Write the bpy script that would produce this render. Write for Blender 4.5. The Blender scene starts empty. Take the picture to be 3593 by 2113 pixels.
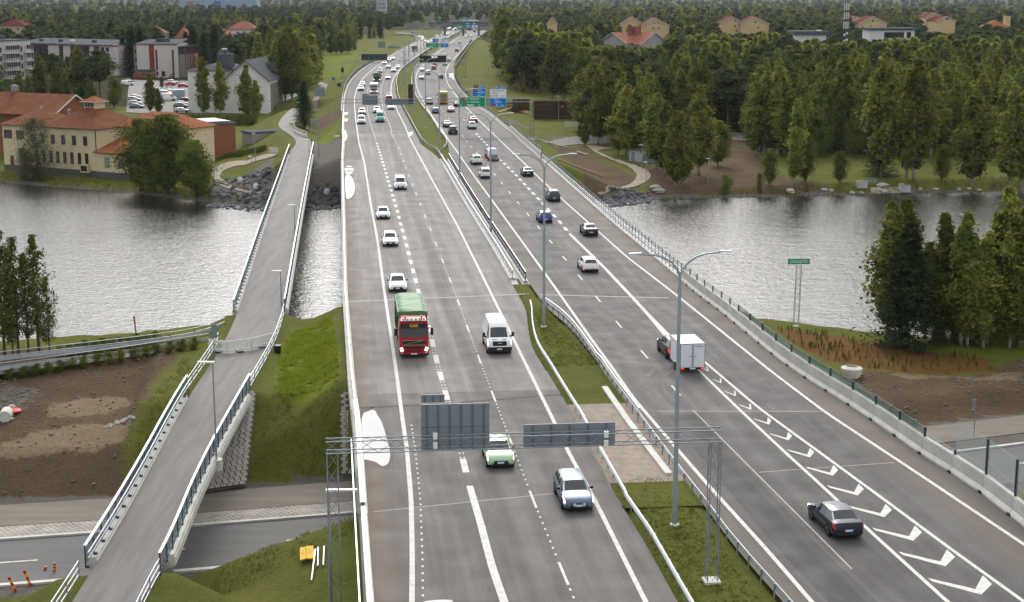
import bpy, math, random
import numpy as np
from mathutils import Vector, Matrix
# ------------------------------------------------------------------ camera, world, sun, exposure
S = bpy.context.scene
CAM_H, FPX, CX, CY, VH = 29.5, 5347.0, 1796.5, 1056.5, -14.26   # photo pixels 3593 x 2113
PITCH = math.atan((CY - VH) / FPX)
cam_d = bpy.data.cameras.new('camera'); cam = bpy.data.objects.new('camera', cam_d)
S.collection.objects.link(cam); S.camera = cam
cam.location = (0, 0, CAM_H); cam.rotation_euler = (math.pi/2 - PITCH, 0, 0)
cam_d.sensor_width = 36.0; cam_d.lens = FPX / 3593.0 * 36.0
cam_d.clip_start = 1.0; cam_d.clip_end = 20000.0
SUN_EL, SUN_AZ = math.radians(37), math.radians(-2)     # azimuth: 0 = +Y, positive to +X
W = bpy.data.worlds.new('World'); S.world = W; W.use_nodes = True
nt = W.node_tree; bg = nt.nodes['Background']
sky = nt.nodes.new('ShaderNodeTexSky'); sky.sky_type = 'NISHITA'; sky.sun_disc = False
sky.sun_elevation = SUN_EL; sky.sun_rotation = SUN_AZ
sky.air_density = 1.0; sky.dust_density = 6.0; sky.ozone_density = 1.0
hs = nt.nodes.new('ShaderNodeHueSaturation'); hs.inputs['Saturation'].default_value = 0.16
# overcast veil: soft uneven cloud brightness over the whole dome
tc = nt.nodes.new('ShaderNodeTexCoord'); nz = nt.nodes.new('ShaderNodeTexNoise')
nz.inputs['Scale'].default_value = 3.0; nz.inputs['Detail'].default_value = 5.0
mp = nt.nodes.new('ShaderNodeMapping'); mp.inputs['Scale'].default_value = (1, 1, 3.0)
rm = nt.nodes.new('ShaderNodeMapRange'); rm.inputs['From Min'].default_value = .3; rm.inputs['From Max'].default_value = .7
rm.inputs['To Min'].default_value = .72; rm.inputs['To Max'].default_value = 1.25
ml = nt.nodes.new('ShaderNodeMix'); ml.data_type = 'RGBA'; ml.blend_type = 'MULTIPLY'; ml.inputs['Factor'].default_value = 1.0
nt.links.new(tc.outputs['Generated'], mp.inputs['Vector']); nt.links.new(mp.outputs['Vector'], nz.inputs['Vector'])
nt.links.new(nz.outputs['Fac'], rm.inputs['Value'])
nt.links.new(sky.outputs[0], hs.inputs['Color']); nt.links.new(hs.outputs[0], ml.inputs[6])
nt.links.new(rm.outputs[0], ml.inputs[7])
veil = nt.nodes.new('ShaderNodeMix'); veil.data_type = 'RGBA'; veil.inputs[0].default_value = .42; veil.inputs[7].default_value = (7.6, 7.8, 8.1, 1)   # even cloud layer
nt.links.new(ml.outputs[2], veil.inputs[6]); nt.links.new(veil.outputs[2], bg.inputs['Color'])
bg.inputs['Strength'].default_value = 0.13
sun_d = bpy.data.lights.new('sun', 'SUN'); sun = bpy.data.objects.new('sun', sun_d); S.collection.objects.link(sun)
sun_d.energy = 1.1; sun_d.angle = math.radians(25); sun_d.color = (1, .96, .9)
sdir = Vector((math.sin(SUN_AZ)*math.cos(SUN_EL), math.cos(SUN_AZ)*math.cos(SUN_EL), math.sin(SUN_EL)))
sun.rotation_euler = (-sdir).to_track_quat('-Z', 'Y').to_euler(); sun.location = (0, 0, 200)
S.view_settings.view_transform = 'Standard'; S.view_settings.look = 'None'
S.view_settings.gamma = 1.0; S.view_settings.exposure = 0.6
S.view_settings.use_curve_mapping = False
S.cycles.use_denoising = True
S.cycles.max_bounces = 6; S.cycles.diffuse_bounces = 2; S.cycles.glossy_bounces = 3
S.cycles.transmission_bounces = 4; S.cycles.transparent_max_bounces = 8; S.cycles.volume_bounces = 0
# ------------------------------------------------------------------ helpers
COL = S.collection
rnd = random.Random(7); npr = np.random.RandomState(7)
# crops of the photograph that positions were read from: origin and magnification
ZN = dict(A=(0,0,2.1167), B=(900,0,2.47), C=(1700,0,2.1167), E=(2500,0,2.117), F=(0,650,1.976), G=(0,1300,1.823),
          H=(1100,500,1.853), I=(1100,1300,1.823), J=(2000,500,1.852), K=(2100,1250,1.688), L=(2700,600,1.852),
          M=(1400,40,7.2), N=(1190,160,7.2), O=(1440,200,7.2), Q=(900,340,5.7), R=(1180,340,5.7), S=(1480,300,4.63),
          T=(0,300,4.358), U=(420,360,4.117), V=(0,60,5.478), W=(420,100,4.5), D=(0,0,.70136),
          X=(1060,1000,4.94), Y=(1600,1050,6.175))
ZN.update(AA=(2080,40,5.25), AB=(2500,0,2.858), AC=(3000,0,2.41), AD=(2880,1150,2.004), AE=(0,1380,2.552))
cP, sP = math.cos(PITCH), math.sin(PITCH)
def at(zn, x, y, z=0.0):
 'ground point (at height z) seen at crop position x, y'
 o = ZN[zn]; u, v = o[0] + x/o[2], o[1] + y/o[2]
 a, b = (u - CX)/FPX, (v - CY)/FPX
 t = (CAM_H - z)/(sP + b*cP)
 return Vector((a*t, (cP - b*sP)*t, z))
def atY(zn, x, y, Y):
 'point at depth Y seen at crop position x, y'
 o = ZN[zn]; u, v = o[0] + x/o[2], o[1] + y/o[2]
 a, b = (u - CX)/FPX, (v - CY)/FPX
 t = Y/(cP - b*sP)
 return Vector((a*t, Y, CAM_H - (sP + b*cP)*t))
DT = (-.1031, .9947); DR = (.9947, .1031)          # along the bridge, across it (to the right)
def tw(p): return p[0]*DT[0] + p[1]*DT[1], p[0]*DR[0] + p[1]*DR[1]
def xy(t, w, z=0.0): return Vector((t*DT[0] + w*DR[0], t*DT[1] + w*DR[1], z))
HEAD = math.atan2(-DT[0], DT[1])                    # rotation of +Y onto the bridge direction
class Line:
 'lateral position w as a function of distance t, from picked photo points'
 def __init__(s, pts, z=0.0, smooth=True):
  a = sorted(tw(at(*p, z)) for p in pts)
  t = np.array([p[0] for p in a]); w = np.array([p[1] for p in a])
  s.t0, s.t1 = t[0], t[-1]
  g = np.geomspace(40, 1500, 1400)
  f = np.interp(g, t, w)
  lo = g < t[0]; f[lo] = w[0] + (g[lo] - t[0])*(w[1] - w[0])/(t[1] - t[0])
  hi = g > t[-1]; f[hi] = w[-1] + (g[hi] - t[-1])*(w[-1] - w[-2])/(t[-1] - t[-2])
  if smooth:
   n = 14; k = np.exp(-np.linspace(-2, 2, 2*n + 1)**2); k /= k.sum()
   e = np.concatenate([2*f[0] - f[n:0:-1], f, 2*f[-1] - f[-2:-n-2:-1]])
   f = np.convolve(e, k, 'valid')
  s.g, s.f = g, f
 def __call__(s, t): return float(np.interp(t, s.g, s.f))
 def head(s, t, d=4.0):
  a, b = xy(t - d, s(t - d)), xy(t + d, s(t + d)); v = b - a
  return math.atan2(-v.x, v.y)
def setp(o, label=None, cat=None, group=None, kind=None):
 if label: o['label'] = label
 if cat: o['category'] = cat
 if group: o['group'] = group
 if kind: o['kind'] = kind
 return o
def empty(name, loc=(0,0,0), rz=0.0, label=None, cat=None, group=None):
 o = bpy.data.objects.new(name, None); COL.objects.link(o); o.location = loc; o.rotation_euler = (0, 0, rz)
 o.empty_display_size = .2
 return setp(o, label, cat, group)
def link(name, me, parent=None, loc=(0,0,0), rot=(0,0,0)):
 o = bpy.data.objects.new(name, me); COL.objects.link(o)
 if parent is not None: o.parent = parent
 o.location = loc; o.rotation_euler = rot
 return o
def copy_tree(o, parent=None):
 c = o.copy(); COL.objects.link(c)
 if parent is not None: c.parent = parent
 for ch in KIDS.get(o.name, [x for x in o.children]): copy_tree(ch, c)
 return c
KIDS = {}
class MB:
 'collects faces for one mesh'
 def __init__(s): s.v, s.f, s.m, s.uv = [], [], [], None
 def add(s, vs, fs, mi=0):
  n = len(s.v); s.v += [tuple(q) for q in vs]
  for q in fs: s.f.append(tuple(n + i for i in q)); s.m.append(mi)
  return s
 def box(s, c, d, rz=0.0, mi=0, tilt=None):
  x, y, z = d[0]/2, d[1]/2, d[2]/2
  vs = [Vector((i*x, j*y, k*z)) for i in (-1,1) for j in (-1,1) for k in (-1,1)]
  M = Matrix.Rotation(rz, 3, 'Z') if rz else Matrix.Identity(3)
  if tilt is not None: M = M @ tilt
  vs = [M @ q + Vector(c) for q in vs]
  return s.add(vs, [(0,1,3,2),(4,6,7,5),(0,4,5,1),(2,3,7,6),(0,2,6,4),(1,5,7,3)], mi)
 def quad(s, a, b, c, d, mi=0): return s.add([a,b,c,d], [(0,1,2,3)], mi)
 def prism(s, poly, z0, z1, mi=0, top=True, bot=True):
  n = len(poly); vs = [(p[0], p[1], z0) for p in poly] + [(p[0], p[1], z1) for p in poly]
  fs = [(i, (i+1) % n, n + (i+1) % n, n + i) for i in range(n)]
  if top: fs.append(tuple(range(n, 2*n)))
  if bot: fs.append(tuple(range(n - 1, -1, -1)))
  return s.add(vs, fs, mi)
 def tube(s, path, r, n=6, mi=0, caps=True, r1=None):
  P = [Vector(p) for p in path]; m = len(P); rings = []
  up = Vector((0,0,1))
  for i, p in enumerate(P):
   d = (P[min(i+1, m-1)] - P[max(i-1, 0)]).normalized()
   a = d.cross(up)
   if a.length < 1e-3: a = d.cross(Vector((1,0,0)))
   a.normalize(); b = a.cross(d)
   rr = r if r1 is None else r + (r1 - r)*i/(m - 1)
   rings.append([p + (a*math.cos(2*math.pi*k/n) + b*math.sin(2*math.pi*k/n))*rr for k in range(n)])
  vs = [q for g in rings for q in g]
  fs = [(i*n + k, i*n + (k+1) % n, (i+1)*n + (k+1) % n, (i+1)*n + k) for i in range(m - 1) for k in range(n)]
  if caps: fs += [tuple(range(n - 1, -1, -1)), tuple(range((m-1)*n, m*n))]
  return s.add(vs, fs, mi)
 def sweep(s, path, prof, mi=0, caps=True):
  'profile (lateral, up) swept along a path, lateral to the right of travel'
  P = [Vector(p) for p in path]; m, n = len(P), len(prof); vs = []
  for i, p in enumerate(P):
   d = P[min(i+1, m-1)] - P[max(i-1, 0)]; d.z = 0; d.normalize()
   a = Vector((d.y, -d.x, 0))
   vs += [p + a*q[0] + Vector((0,0,q[1])) for q in prof]
  fs = [(i*n + k, i*n + (k+1) % n, (i+1)*n + (k+1) % n, (i+1)*n + k) for i in range(m - 1) for k in range(n)]
  if caps: fs += [tuple(range(n)), tuple(range(m*n - 1, (m-1)*n - 1, -1))]
  return s.add(vs, fs, mi)
 def lathe(s, prof, n=12, c=(0,0,0), mi=0, ax='Z'):
  vs = []
  for r, z in prof:
   for k in range(n):
    a = 2*math.pi*k/n; q = (r*math.cos(a), r*math.sin(a), z)
    if ax == 'X': q = (z, q[0], q[1])
    if ax == 'Y': q = (q[0], z, q[1])
    vs.append((q[0]+c[0], q[1]+c[1], q[2]+c[2]))
  m = len(prof)
  fs = [(i*n + k, i*n + (k+1) % n, (i+1)*n + (k+1) % n, (i+1)*n + k) for i in range(m - 1) for k in range(n)]
  fs += [tuple(range(n - 1, -1, -1)), tuple(range((m-1)*n, m*n))]
  return s.add(vs, fs, mi)
 def mesh(s, name, mats, smooth=False):
  me = bpy.data.meshes.new(name); me.from_pydata(s.v, [], s.f)
  for q in (mats if isinstance(mats, (list, tuple)) else [mats]): me.materials.append(q)
  if any(s.m): me.polygons.foreach_set('material_index', s.m)
  if smooth:
   me.polygons.foreach_set('use_smooth', [True]*len(me.polygons))
   if smooth is not True: me.set_sharp_from_angle(angle=math.radians(smooth))
  me.validate(); me.update()
  return me
 def build(s, name, mats, parent=None, loc=(0,0,0), rz=0.0, smooth=False):
  return link(name, s.mesh(name, mats, smooth), parent, loc, (0,0,rz))
def strip_mesh(name, mat, rows, uvs=None):
 'grid surface from rows of points (each row same length) with optional uv rows'
 n = len(rows[0]); V = [tuple(p) for r in rows for p in r]
 F = [(i*n + k, i*n + k + 1, (i+1)*n + k + 1, (i+1)*n + k) for i in range(len(rows) - 1) for k in range(n - 1)]
 me = bpy.data.meshes.new(name); me.from_pydata(V, [], F); me.materials.append(mat)
 if uvs:
  U = [q for r in uvs for q in r]; L = me.uv_layers.new(name='UVMap')
  idx = np.zeros(len(me.loops), np.int32); me.loops.foreach_get('vertex_index', idx)
  L.data.foreach_set('uv', np.array(U, np.float32)[idx].ravel())
 me.polygons.foreach_set('use_smooth', [True]*len(me.polygons)); me.update()
 return me
def raw_mesh(name, V, F, mat, smooth=False, mi=None):
 'numpy vertices (n,3) and same-size faces (m,k)'
 me = bpy.data.meshes.new(name); V = np.asarray(V, np.float32); F = np.asarray(F, np.int32); k = F.shape[1]
 me.vertices.add(len(V)); me.vertices.foreach_set('co', V.ravel())
 me.loops.add(F.size); me.loops.foreach_set('vertex_index', F.ravel())
 me.polygons.add(len(F)); me.polygons.foreach_set('loop_start', np.arange(0, F.size, k, dtype=np.int32))
 me.polygons.foreach_set('loop_total', np.full(len(F), k, np.int32))
 for q in (mat if isinstance(mat, (list, tuple)) else [mat]): me.materials.append(q)
 if mi is not None: me.polygons.foreach_set('material_index', np.asarray(mi, np.int32))
 if smooth: me.polygons.foreach_set('use_smooth', np.ones(len(F), bool))
 me.update(calc_edges=True)
 return me
# ------------------------------------------------------------------ materials
MATS = {}
def mat(name, col, rough=.8, metal=0.0, var=0.0, scale=1.0, bump=0.0, bscale=None, col2=None, spec=.25, detail=6.0, stretch=None, coat=0.0, objvar=0.0):
 if name in MATS: return MATS[name]
 m = bpy.data.materials.new(name); m.use_nodes = True; N, Lk = m.node_tree.nodes, m.node_tree.links
 b = N['Principled BSDF']; b.inputs['Roughness'].default_value = rough; b.inputs['Metallic'].default_value = metal
 b.inputs['Specular IOR Level'].default_value = spec; b.inputs['Coat Weight'].default_value = coat
 c4 = (*col, 1.0); b.inputs['Base Color'].default_value = c4
 src = None
 if var or col2 or bump:
  tx = N.new('ShaderNodeTexCoord'); mpn = N.new('ShaderNodeMapping'); Lk.new(tx.outputs['Object'], mpn.inputs['Vector'])
  if stretch: mpn.inputs['Scale'].default_value = stretch
  if stretch and len(stretch) == 3: mpn.inputs['Rotation'].default_value = (0, 0, 0)
  no = N.new('ShaderNodeTexNoise'); no.inputs['Scale'].default_value = scale; no.inputs['Detail'].default_value = detail
  no.inputs['Roughness'].default_value = .6
  Lk.new(mpn.outputs[0], no.inputs['Vector'])
 if var or col2:
  cr = N.new('ShaderNodeValToRGB'); e = cr.color_ramp.elements; e[0].position, e[1].position = .32, .68
  d2 = col2 if col2 else tuple(min(1, q*(1 + var)) for q in col); d1 = col if col2 else tuple(q*(1 - var) for q in col)
  e[0].color = (*d1, 1); e[1].color = (*d2, 1)
  Lk.new(no.outputs['Fac'], cr.inputs['Fac']); src = cr.outputs['Color']
 if objvar:
  oi = N.new('ShaderNodeObjectInfo'); hv = N.new('ShaderNodeHueSaturation')
  r1 = N.new('ShaderNodeMapRange'); r1.inputs['To Min'].default_value = 1 - objvar; r1.inputs['To Max'].default_value = 1 + objvar
  r2 = N.new('ShaderNodeMapRange'); r2.inputs['To Min'].default_value = .5 - objvar*.06; r2.inputs['To Max'].default_value = .5 + objvar*.045
  mm = N.new('ShaderNodeMath'); mm.operation = 'FRACT'; m2 = N.new('ShaderNodeMath'); m2.operation = 'MULTIPLY'; m2.inputs[1].default_value = 7.31
  Lk.new(oi.outputs['Random'], r1.inputs['Value']); Lk.new(oi.outputs['Random'], m2.inputs[0]); Lk.new(m2.outputs[0], mm.inputs[0]); Lk.new(mm.outputs[0], r2.inputs['Value'])
  Lk.new(r1.outputs[0], hv.inputs['Value']); Lk.new(r2.outputs[0], hv.inputs['Hue'])
  if src is not None: Lk.new(src, hv.inputs['Color'])
  else: hv.inputs['Color'].default_value = c4
  src = hv.outputs['Color']
 if src is not None: Lk.new(src, b.inputs['Base Color'])
 if bump:
  bp = N.new('ShaderNodeBump'); bp.inputs['Strength'].default_value = 1.0; bp.inputs['Distance'].default_value = bump
  if bscale:
   n2 = N.new('ShaderNodeTexNoise'); n2.inputs['Scale'].default_value = bscale; n2.inputs['Detail'].default_value = 5
   Lk.new(mpn.outputs[0], n2.inputs['Vector']); Lk.new(n2.outputs['Fac'], bp.inputs['Height'])
  else: Lk.new(no.outputs['Fac'], bp.inputs['Height'])
  Lk.new(bp.outputs[0], b.inputs['Normal'])
 MATS[name] = m
 return m
def emit(name, col, strength):
 if name in MATS: return MATS[name]
 m = bpy.data.materials.new(name); m.use_nodes = True; b = m.node_tree.nodes['Principled BSDF']
 b.inputs['Base Color'].default_value = (*col, 1); b.inputs['Emission Color'].default_value = (*col, 1)
 b.inputs['Emission Strength'].default_value = strength; MATS[name] = m; return m
def glassmat(name, tint, alpha, rough=.05):
 'see-through pane: partly transparent, glossy'
 if name in MATS: return MATS[name]
 m = bpy.data.materials.new(name); m.use_nodes = True; b = m.node_tree.nodes['Principled BSDF']
 b.inputs['Base Color'].default_value = (*tint, 1); b.inputs['Roughness'].default_value = rough; b.inputs['Alpha'].default_value = alpha
 MATS[name] = m; return m
bX_ = lambda *a, **k: MB().box(*a, **k)
tB_ = lambda *a, **k: MB().tube(*a, **k)
lT_ = lambda *a, **k: MB().lathe(*a, **k)
M_CONC = mat('concrete', (.42,.41,.38), .85, var=.18, scale=.9, bump=.004, bscale=30)
M_CONC2 = mat('concrete_pale', (.55,.54,.50), .85, var=.15, scale=.7, bump=.004, bscale=25)
M_GALV = mat('galvanised_steel', (.24,.265,.29), .55, .4, var=.12, scale=3)
M_RAIL = mat('rail_steel', (.50,.53,.56), .45, .45, var=.10, scale=2)
M_DARK = mat('dark_steel', (.035,.045,.055), .5, .3)
M_BLACK = mat('black_plastic', (.015,.015,.017), .55)
M_RUBBER = mat('rubber', (.018,.018,.019), .85)
M_WHITE = mat('white_paint', (.72,.72,.70), .5)
M_MARK = mat('road_paint', (.58,.57,.535), .8, spec=.1, var=.18, scale=2.2, detail=8)
TXT = {}
for s_ in ('UNITRAILER','OAK','22','OULU','KAJAANI','1.4 km','8','9','4','E 75','E 8','JYVÄSKYLÄ','KOKKOLA','KONTINKANGAS','RAKSILA','750 m','TIE +4 °C','OULUJOKI'):
 cu = bpy.data.curves.new('txt', 'FONT'); cu.body = s_; cu.size = 1.0; cu.align_x = 'CENTER'; cu.align_y = 'CENTER'; cu.offset = .012; cu.resolution_u = 2
 ob = bpy.data.objects.new('txt', cu); COL.objects.link(ob); dg = bpy.context.evaluated_depsgraph_get(); dg.update()
 me = bpy.data.meshes.new_from_object(ob.evaluated_get(dg)); bpy.data.objects.remove(ob); bpy.data.curves.remove(cu)
 me.materials.clear(); me.materials.append(M_WHITE); me.name = 'lettering'; TXT[s_] = me
# ------------------------------------------------------------------ road lines read off the photograph
def L_(z, *xy_): return [(z, xy_[i], xy_[i+1]) for i in range(0, len(xy_), 2)]
WL = Line(L_('H',203,0, 205,400, 213,640, 222,1000, 262,1482) + L_('I',262,60, 305,400, 335,830, 362,1200, 384,1482)
          + L_('R',150,1300, 155,700, 165,300) + L_('N',140,1440, 165,1250, 240,1030, 340,880, 490,720, 640,600, 820,480, 1000,410)
          + L_('M',0,975, 170,890, 330,810, 420,755, 640,735, 730,706, 1000,598, 1100,553))
LE = Line(L_('H',295,0, 330,128, 372,400, 417,640, 455,930, 480,1100, 537,1482) + L_('I',568,300, 597,500, 625,830, 632,1200, 630,1482)
          + L_('R',430,760, 385,420, 365,200) + L_('N',385,1440, 395,1280, 450,1080, 530,930, 640,790, 800,640, 920,550, 1060,450, 1220,300, 1400,200)
          + L_('M',68,974, 300,850, 470,770))
LWD = Line(L_('H',413,10, 457,152, 543,440, 600,650, 674,937, 758,1230, 800,1420) + L_('I',852,170, 965,605, 1000,745, 1070,980, 1140,1250, 1220,1482)
          + L_('R',790,850, 700,600, 640,380, 610,200) + L_('N',720,1140, 740,1050, 800,930, 860,830, 1130,560, 1400,400)
          + L_('M',150,1010, 290,935, 450,850, 620,780, 720,725, 1000,615, 1100,565))
LND = Line(L_('H',547,20, 645,280, 770,590, 900,925, 1015,1240, 1090,1440) + L_('I',1165,200, 1415,855, 1610,1325)
          + L_('R',1100,750, 1100,640, 1040,500, 990,370, 930,230) + L_('N',1080,1420, 1050,1190, 1070,1040, 1150,820, 1220,710, 1300,640, 1580,450, 1900,230)
          + L_('M',300,1140, 460,1040, 800,850, 1150,650))
LR = Line(L_('H',640,0, 780,260, 930,530, 1060,790, 1220,1115, 1400,1482) + L_('I',1540,330, 1630,520, 1800,830, 2005,1240)
          + L_('R',1450,790, 1400,640, 1290,420, 1220,280, 1180,170) + L_('N',1310,1230, 1310,1080, 1330,940, 1380,800, 1450,690, 1590,560, 1700,470, 1880,340, 2100,180, 2290,60)
          + L_('M',780,920, 1150,720, 1330,600, 1540,490))
ML = Line(L_('H',690,0, 815,92, 845,140, 1000,410, 1200,730, 1400,1085, 1412,1200, 1440,1340, 1530,1482) + L_('I',1610,170, 1705,340, 1795,510, 1885,670, 2005,870)
          + L_('K',130,850, 300,1100, 500,1457) + L_('R',1310,170, 1400,330, 1500,520, 1600,710, 1700,880)
          + L_('N',1500,1340, 1440,1180, 1440,1050, 1440,900, 1470,760, 1570,600, 1700,500, 1900,345, 2120,190, 2310,65) + L_('M',800,925, 1170,725, 1360,600, 1560,495))
MR = Line(L_('H',880,100, 1000,300, 1130,508, 1300,765, 1470,1030, 1515,1090, 1600,1150, 1700,1250, 1850,1470) + L_('K',10,70, 90,190, 240,390, 460,690, 630,910, 760,1090, 910,1270, 1070,1450)
          + L_('S',10,350, 140,500, 280,740, 410,930) + L_('O',230,160, 100,330, 45,480, 25,680, 80,850, 120,970, 210,1130, 375,1370)
          + L_('M',420,1430, 790,1090, 1020,940, 1270,760, 1560,570))
RL = Line(L_('H',890,0, 975,122, 1022,187, 1200,430, 1490,830, 1600,985, 1800,1270, 1955,1482) + L_('K',200,240, 370,440, 660,775, 1000,1150, 1265,1457)
          + L_('S',690,1240, 600,1110, 300,680, 70,340) + L_('O',500,1430, 400,1250, 310,1080, 230,940, 170,790, 140,650, 135,530, 160,420, 230,300, 370,160)
          + L_('M',540,1430, 660,1310, 920,1100, 1130,920, 1300,800, 1560,620, 1630,530))
RN = Line(L_('H',1228,269, 1335,397, 1547,651, 1736,879, 1986,1187) + L_('J',320,1185, 485,1380) + L_('K',460,205, 700,480, 1010,780, 1400,1150, 1700,1440)
          + L_('S',1195,1460, 900,1110, 750,930, 620,765, 440,540, 355,425, 275,315, 165,150) + L_('O',540,950, 480,840, 430,730, 400,600, 395,480, 420,380, 490,270, 540,200)
          + L_('M',790,1370, 1000,1200, 1250,970, 1500,780, 1720,560))
RW = Line(L_('H',1210,110, 1305,200, 1465,370, 1605,520) + L_('J',0,597, 200,790, 390,990, 500,1110, 600,1220) + L_('K',610,100, 870,350, 1100,565, 1330,775, 1600,1030, 2070,1457)
          + L_('S',1060,965, 935,840, 835,730, 690,565, 613,485, 470,325) + L_('O',720,760, 680,685, 655,635, 640,540, 645,460, 660,380, 690,310, 735,240, 780,180)
          + L_('M',1020,1390, 1150,1230, 1400,990, 1620,760, 1850,560))
RG = Line(L_('J',700,1270) + L_('K',630,35, 940,300, 1310,570, 1740,885, 2090,1145, 2500,1440))
RR = Line(L_('H',1225,0, 1365,130, 1440,205, 1640,390, 2038,745) + L_('J',690,990, 1300,1482) + L_('K',1340,330, 1900,700, 2520,1115)
          + L_('S',1130,760, 900,540, 720,360, 590,210) + L_('O',1560,1420, 1400,1270, 1210,1050, 1020,790, 930,650, 890,500, 890,400, 910,320, 960,220, 1030,130)
          + L_('M',1210,1440, 1310,1290, 1500,1070, 1700,850, 1860,700, 1930,620))
WR = Line(L_('H',1352,0, 1480,110, 1650,262, 1850,440, 2038,605) + L_('J',400,625, 690,867, 860,1007, 980,1094) + L_('K',1060,10, 1130,60, 1240,135, 1500,295, 1740,455, 1950,605, 2220,765, 2520,1005)
          + L_('S',1920,1190, 1700,990, 1500,800, 1350,690, 1200,560, 1050,440, 900,350) + L_('O',1680,1290, 1420,1020, 1250,850, 1140,650, 1100,500, 1090,380, 1105,300)
          + L_('M',1410,1400, 1450,1290, 1560,1150, 1710,950, 1780,830, 1900,740))
# ------------------------------------------------------------------ terrain
T_UP0, T_UP1 = 86.0, 117.0        # underpass span of the motorway
T_BR0, T_BR1 = 157.0, 279.0       # river span
def y_edge(x): return 104.4 + .285*x + .0012*x*x        # far edge of the lower road
def smooth(a, b, x):
 q = np.clip((x - a)/(b - a), 0, 1); return q*q*(3 - 2*q)
NB = np.array([[-400,110],[-120,135],[-60,142],[-38,149],[-26,151],[-14,154],[-8,156],[0,157],[30,159],[44,162],[53,154],[66,147],[120,136],[400,100]], float)
FB = np.array([[-900,420],[-300,380],[-110,336],[-72,320],[-58,310],[-43,300],[-26,283.5],[-14,278.5],[-2.5,276.8],[46,280.5],[71,281],[95,282.7],[130,285.3],[300,300],[900,340]], float)
def near_bank(w): return np.interp(w, NB[:,0], NB[:,1])
def far_bank(w): return np.interp(w, FB[:,0], FB[:,1])
PEDC = np.array([[40,-15.2],[75,-13.3],[95,-12.3],[120,-10.9],[133,-10.4],[147,-9.7],[203,-10.0],[279,-10.4],[312,-10.6]])
def hash2(a, b): 
 q = np.sin(a*12.9898 + b*78.233)*43758.5453; return q - np.floor(q)
def vnoise(x, y):
 xi, yi = np.floor(x), np.floor(y); fx, fy = x - xi, y - yi; fx = fx*fx*(3 - 2*fx); fy = fy*fy*(3 - 2*fy)
 return (hash2(xi, yi)*(1 - fx) + hash2(xi + 1, yi)*fx)*(1 - fy) + (hash2(xi, yi + 1)*(1 - fx) + hash2(xi + 1, yi + 1)*fx)*fy
RAISE = []
def raise_along(zn, z, hw, sl, *c):
 P = [at(zn, c[i], c[i+1], z) for i in range(0, len(c), 2)]; X, Y = [], []
 for a, b in zip(P, P[1:]):
  n = max(1, int((b - a).length/1.2))
  for k in range(n): q = a.lerp(b, k/n); X.append(q.x); Y.append(q.y)
 RAISE.append((np.array(X), np.array(Y), np.full(len(X), z - .06), hw, sl))
raise_along('Q', -1.2, 2.9, .45, 830,1230, 900,1080, 960,960, 920,850, 740,745, 600,610, 600,500, 680,380, 740,270)
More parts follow.
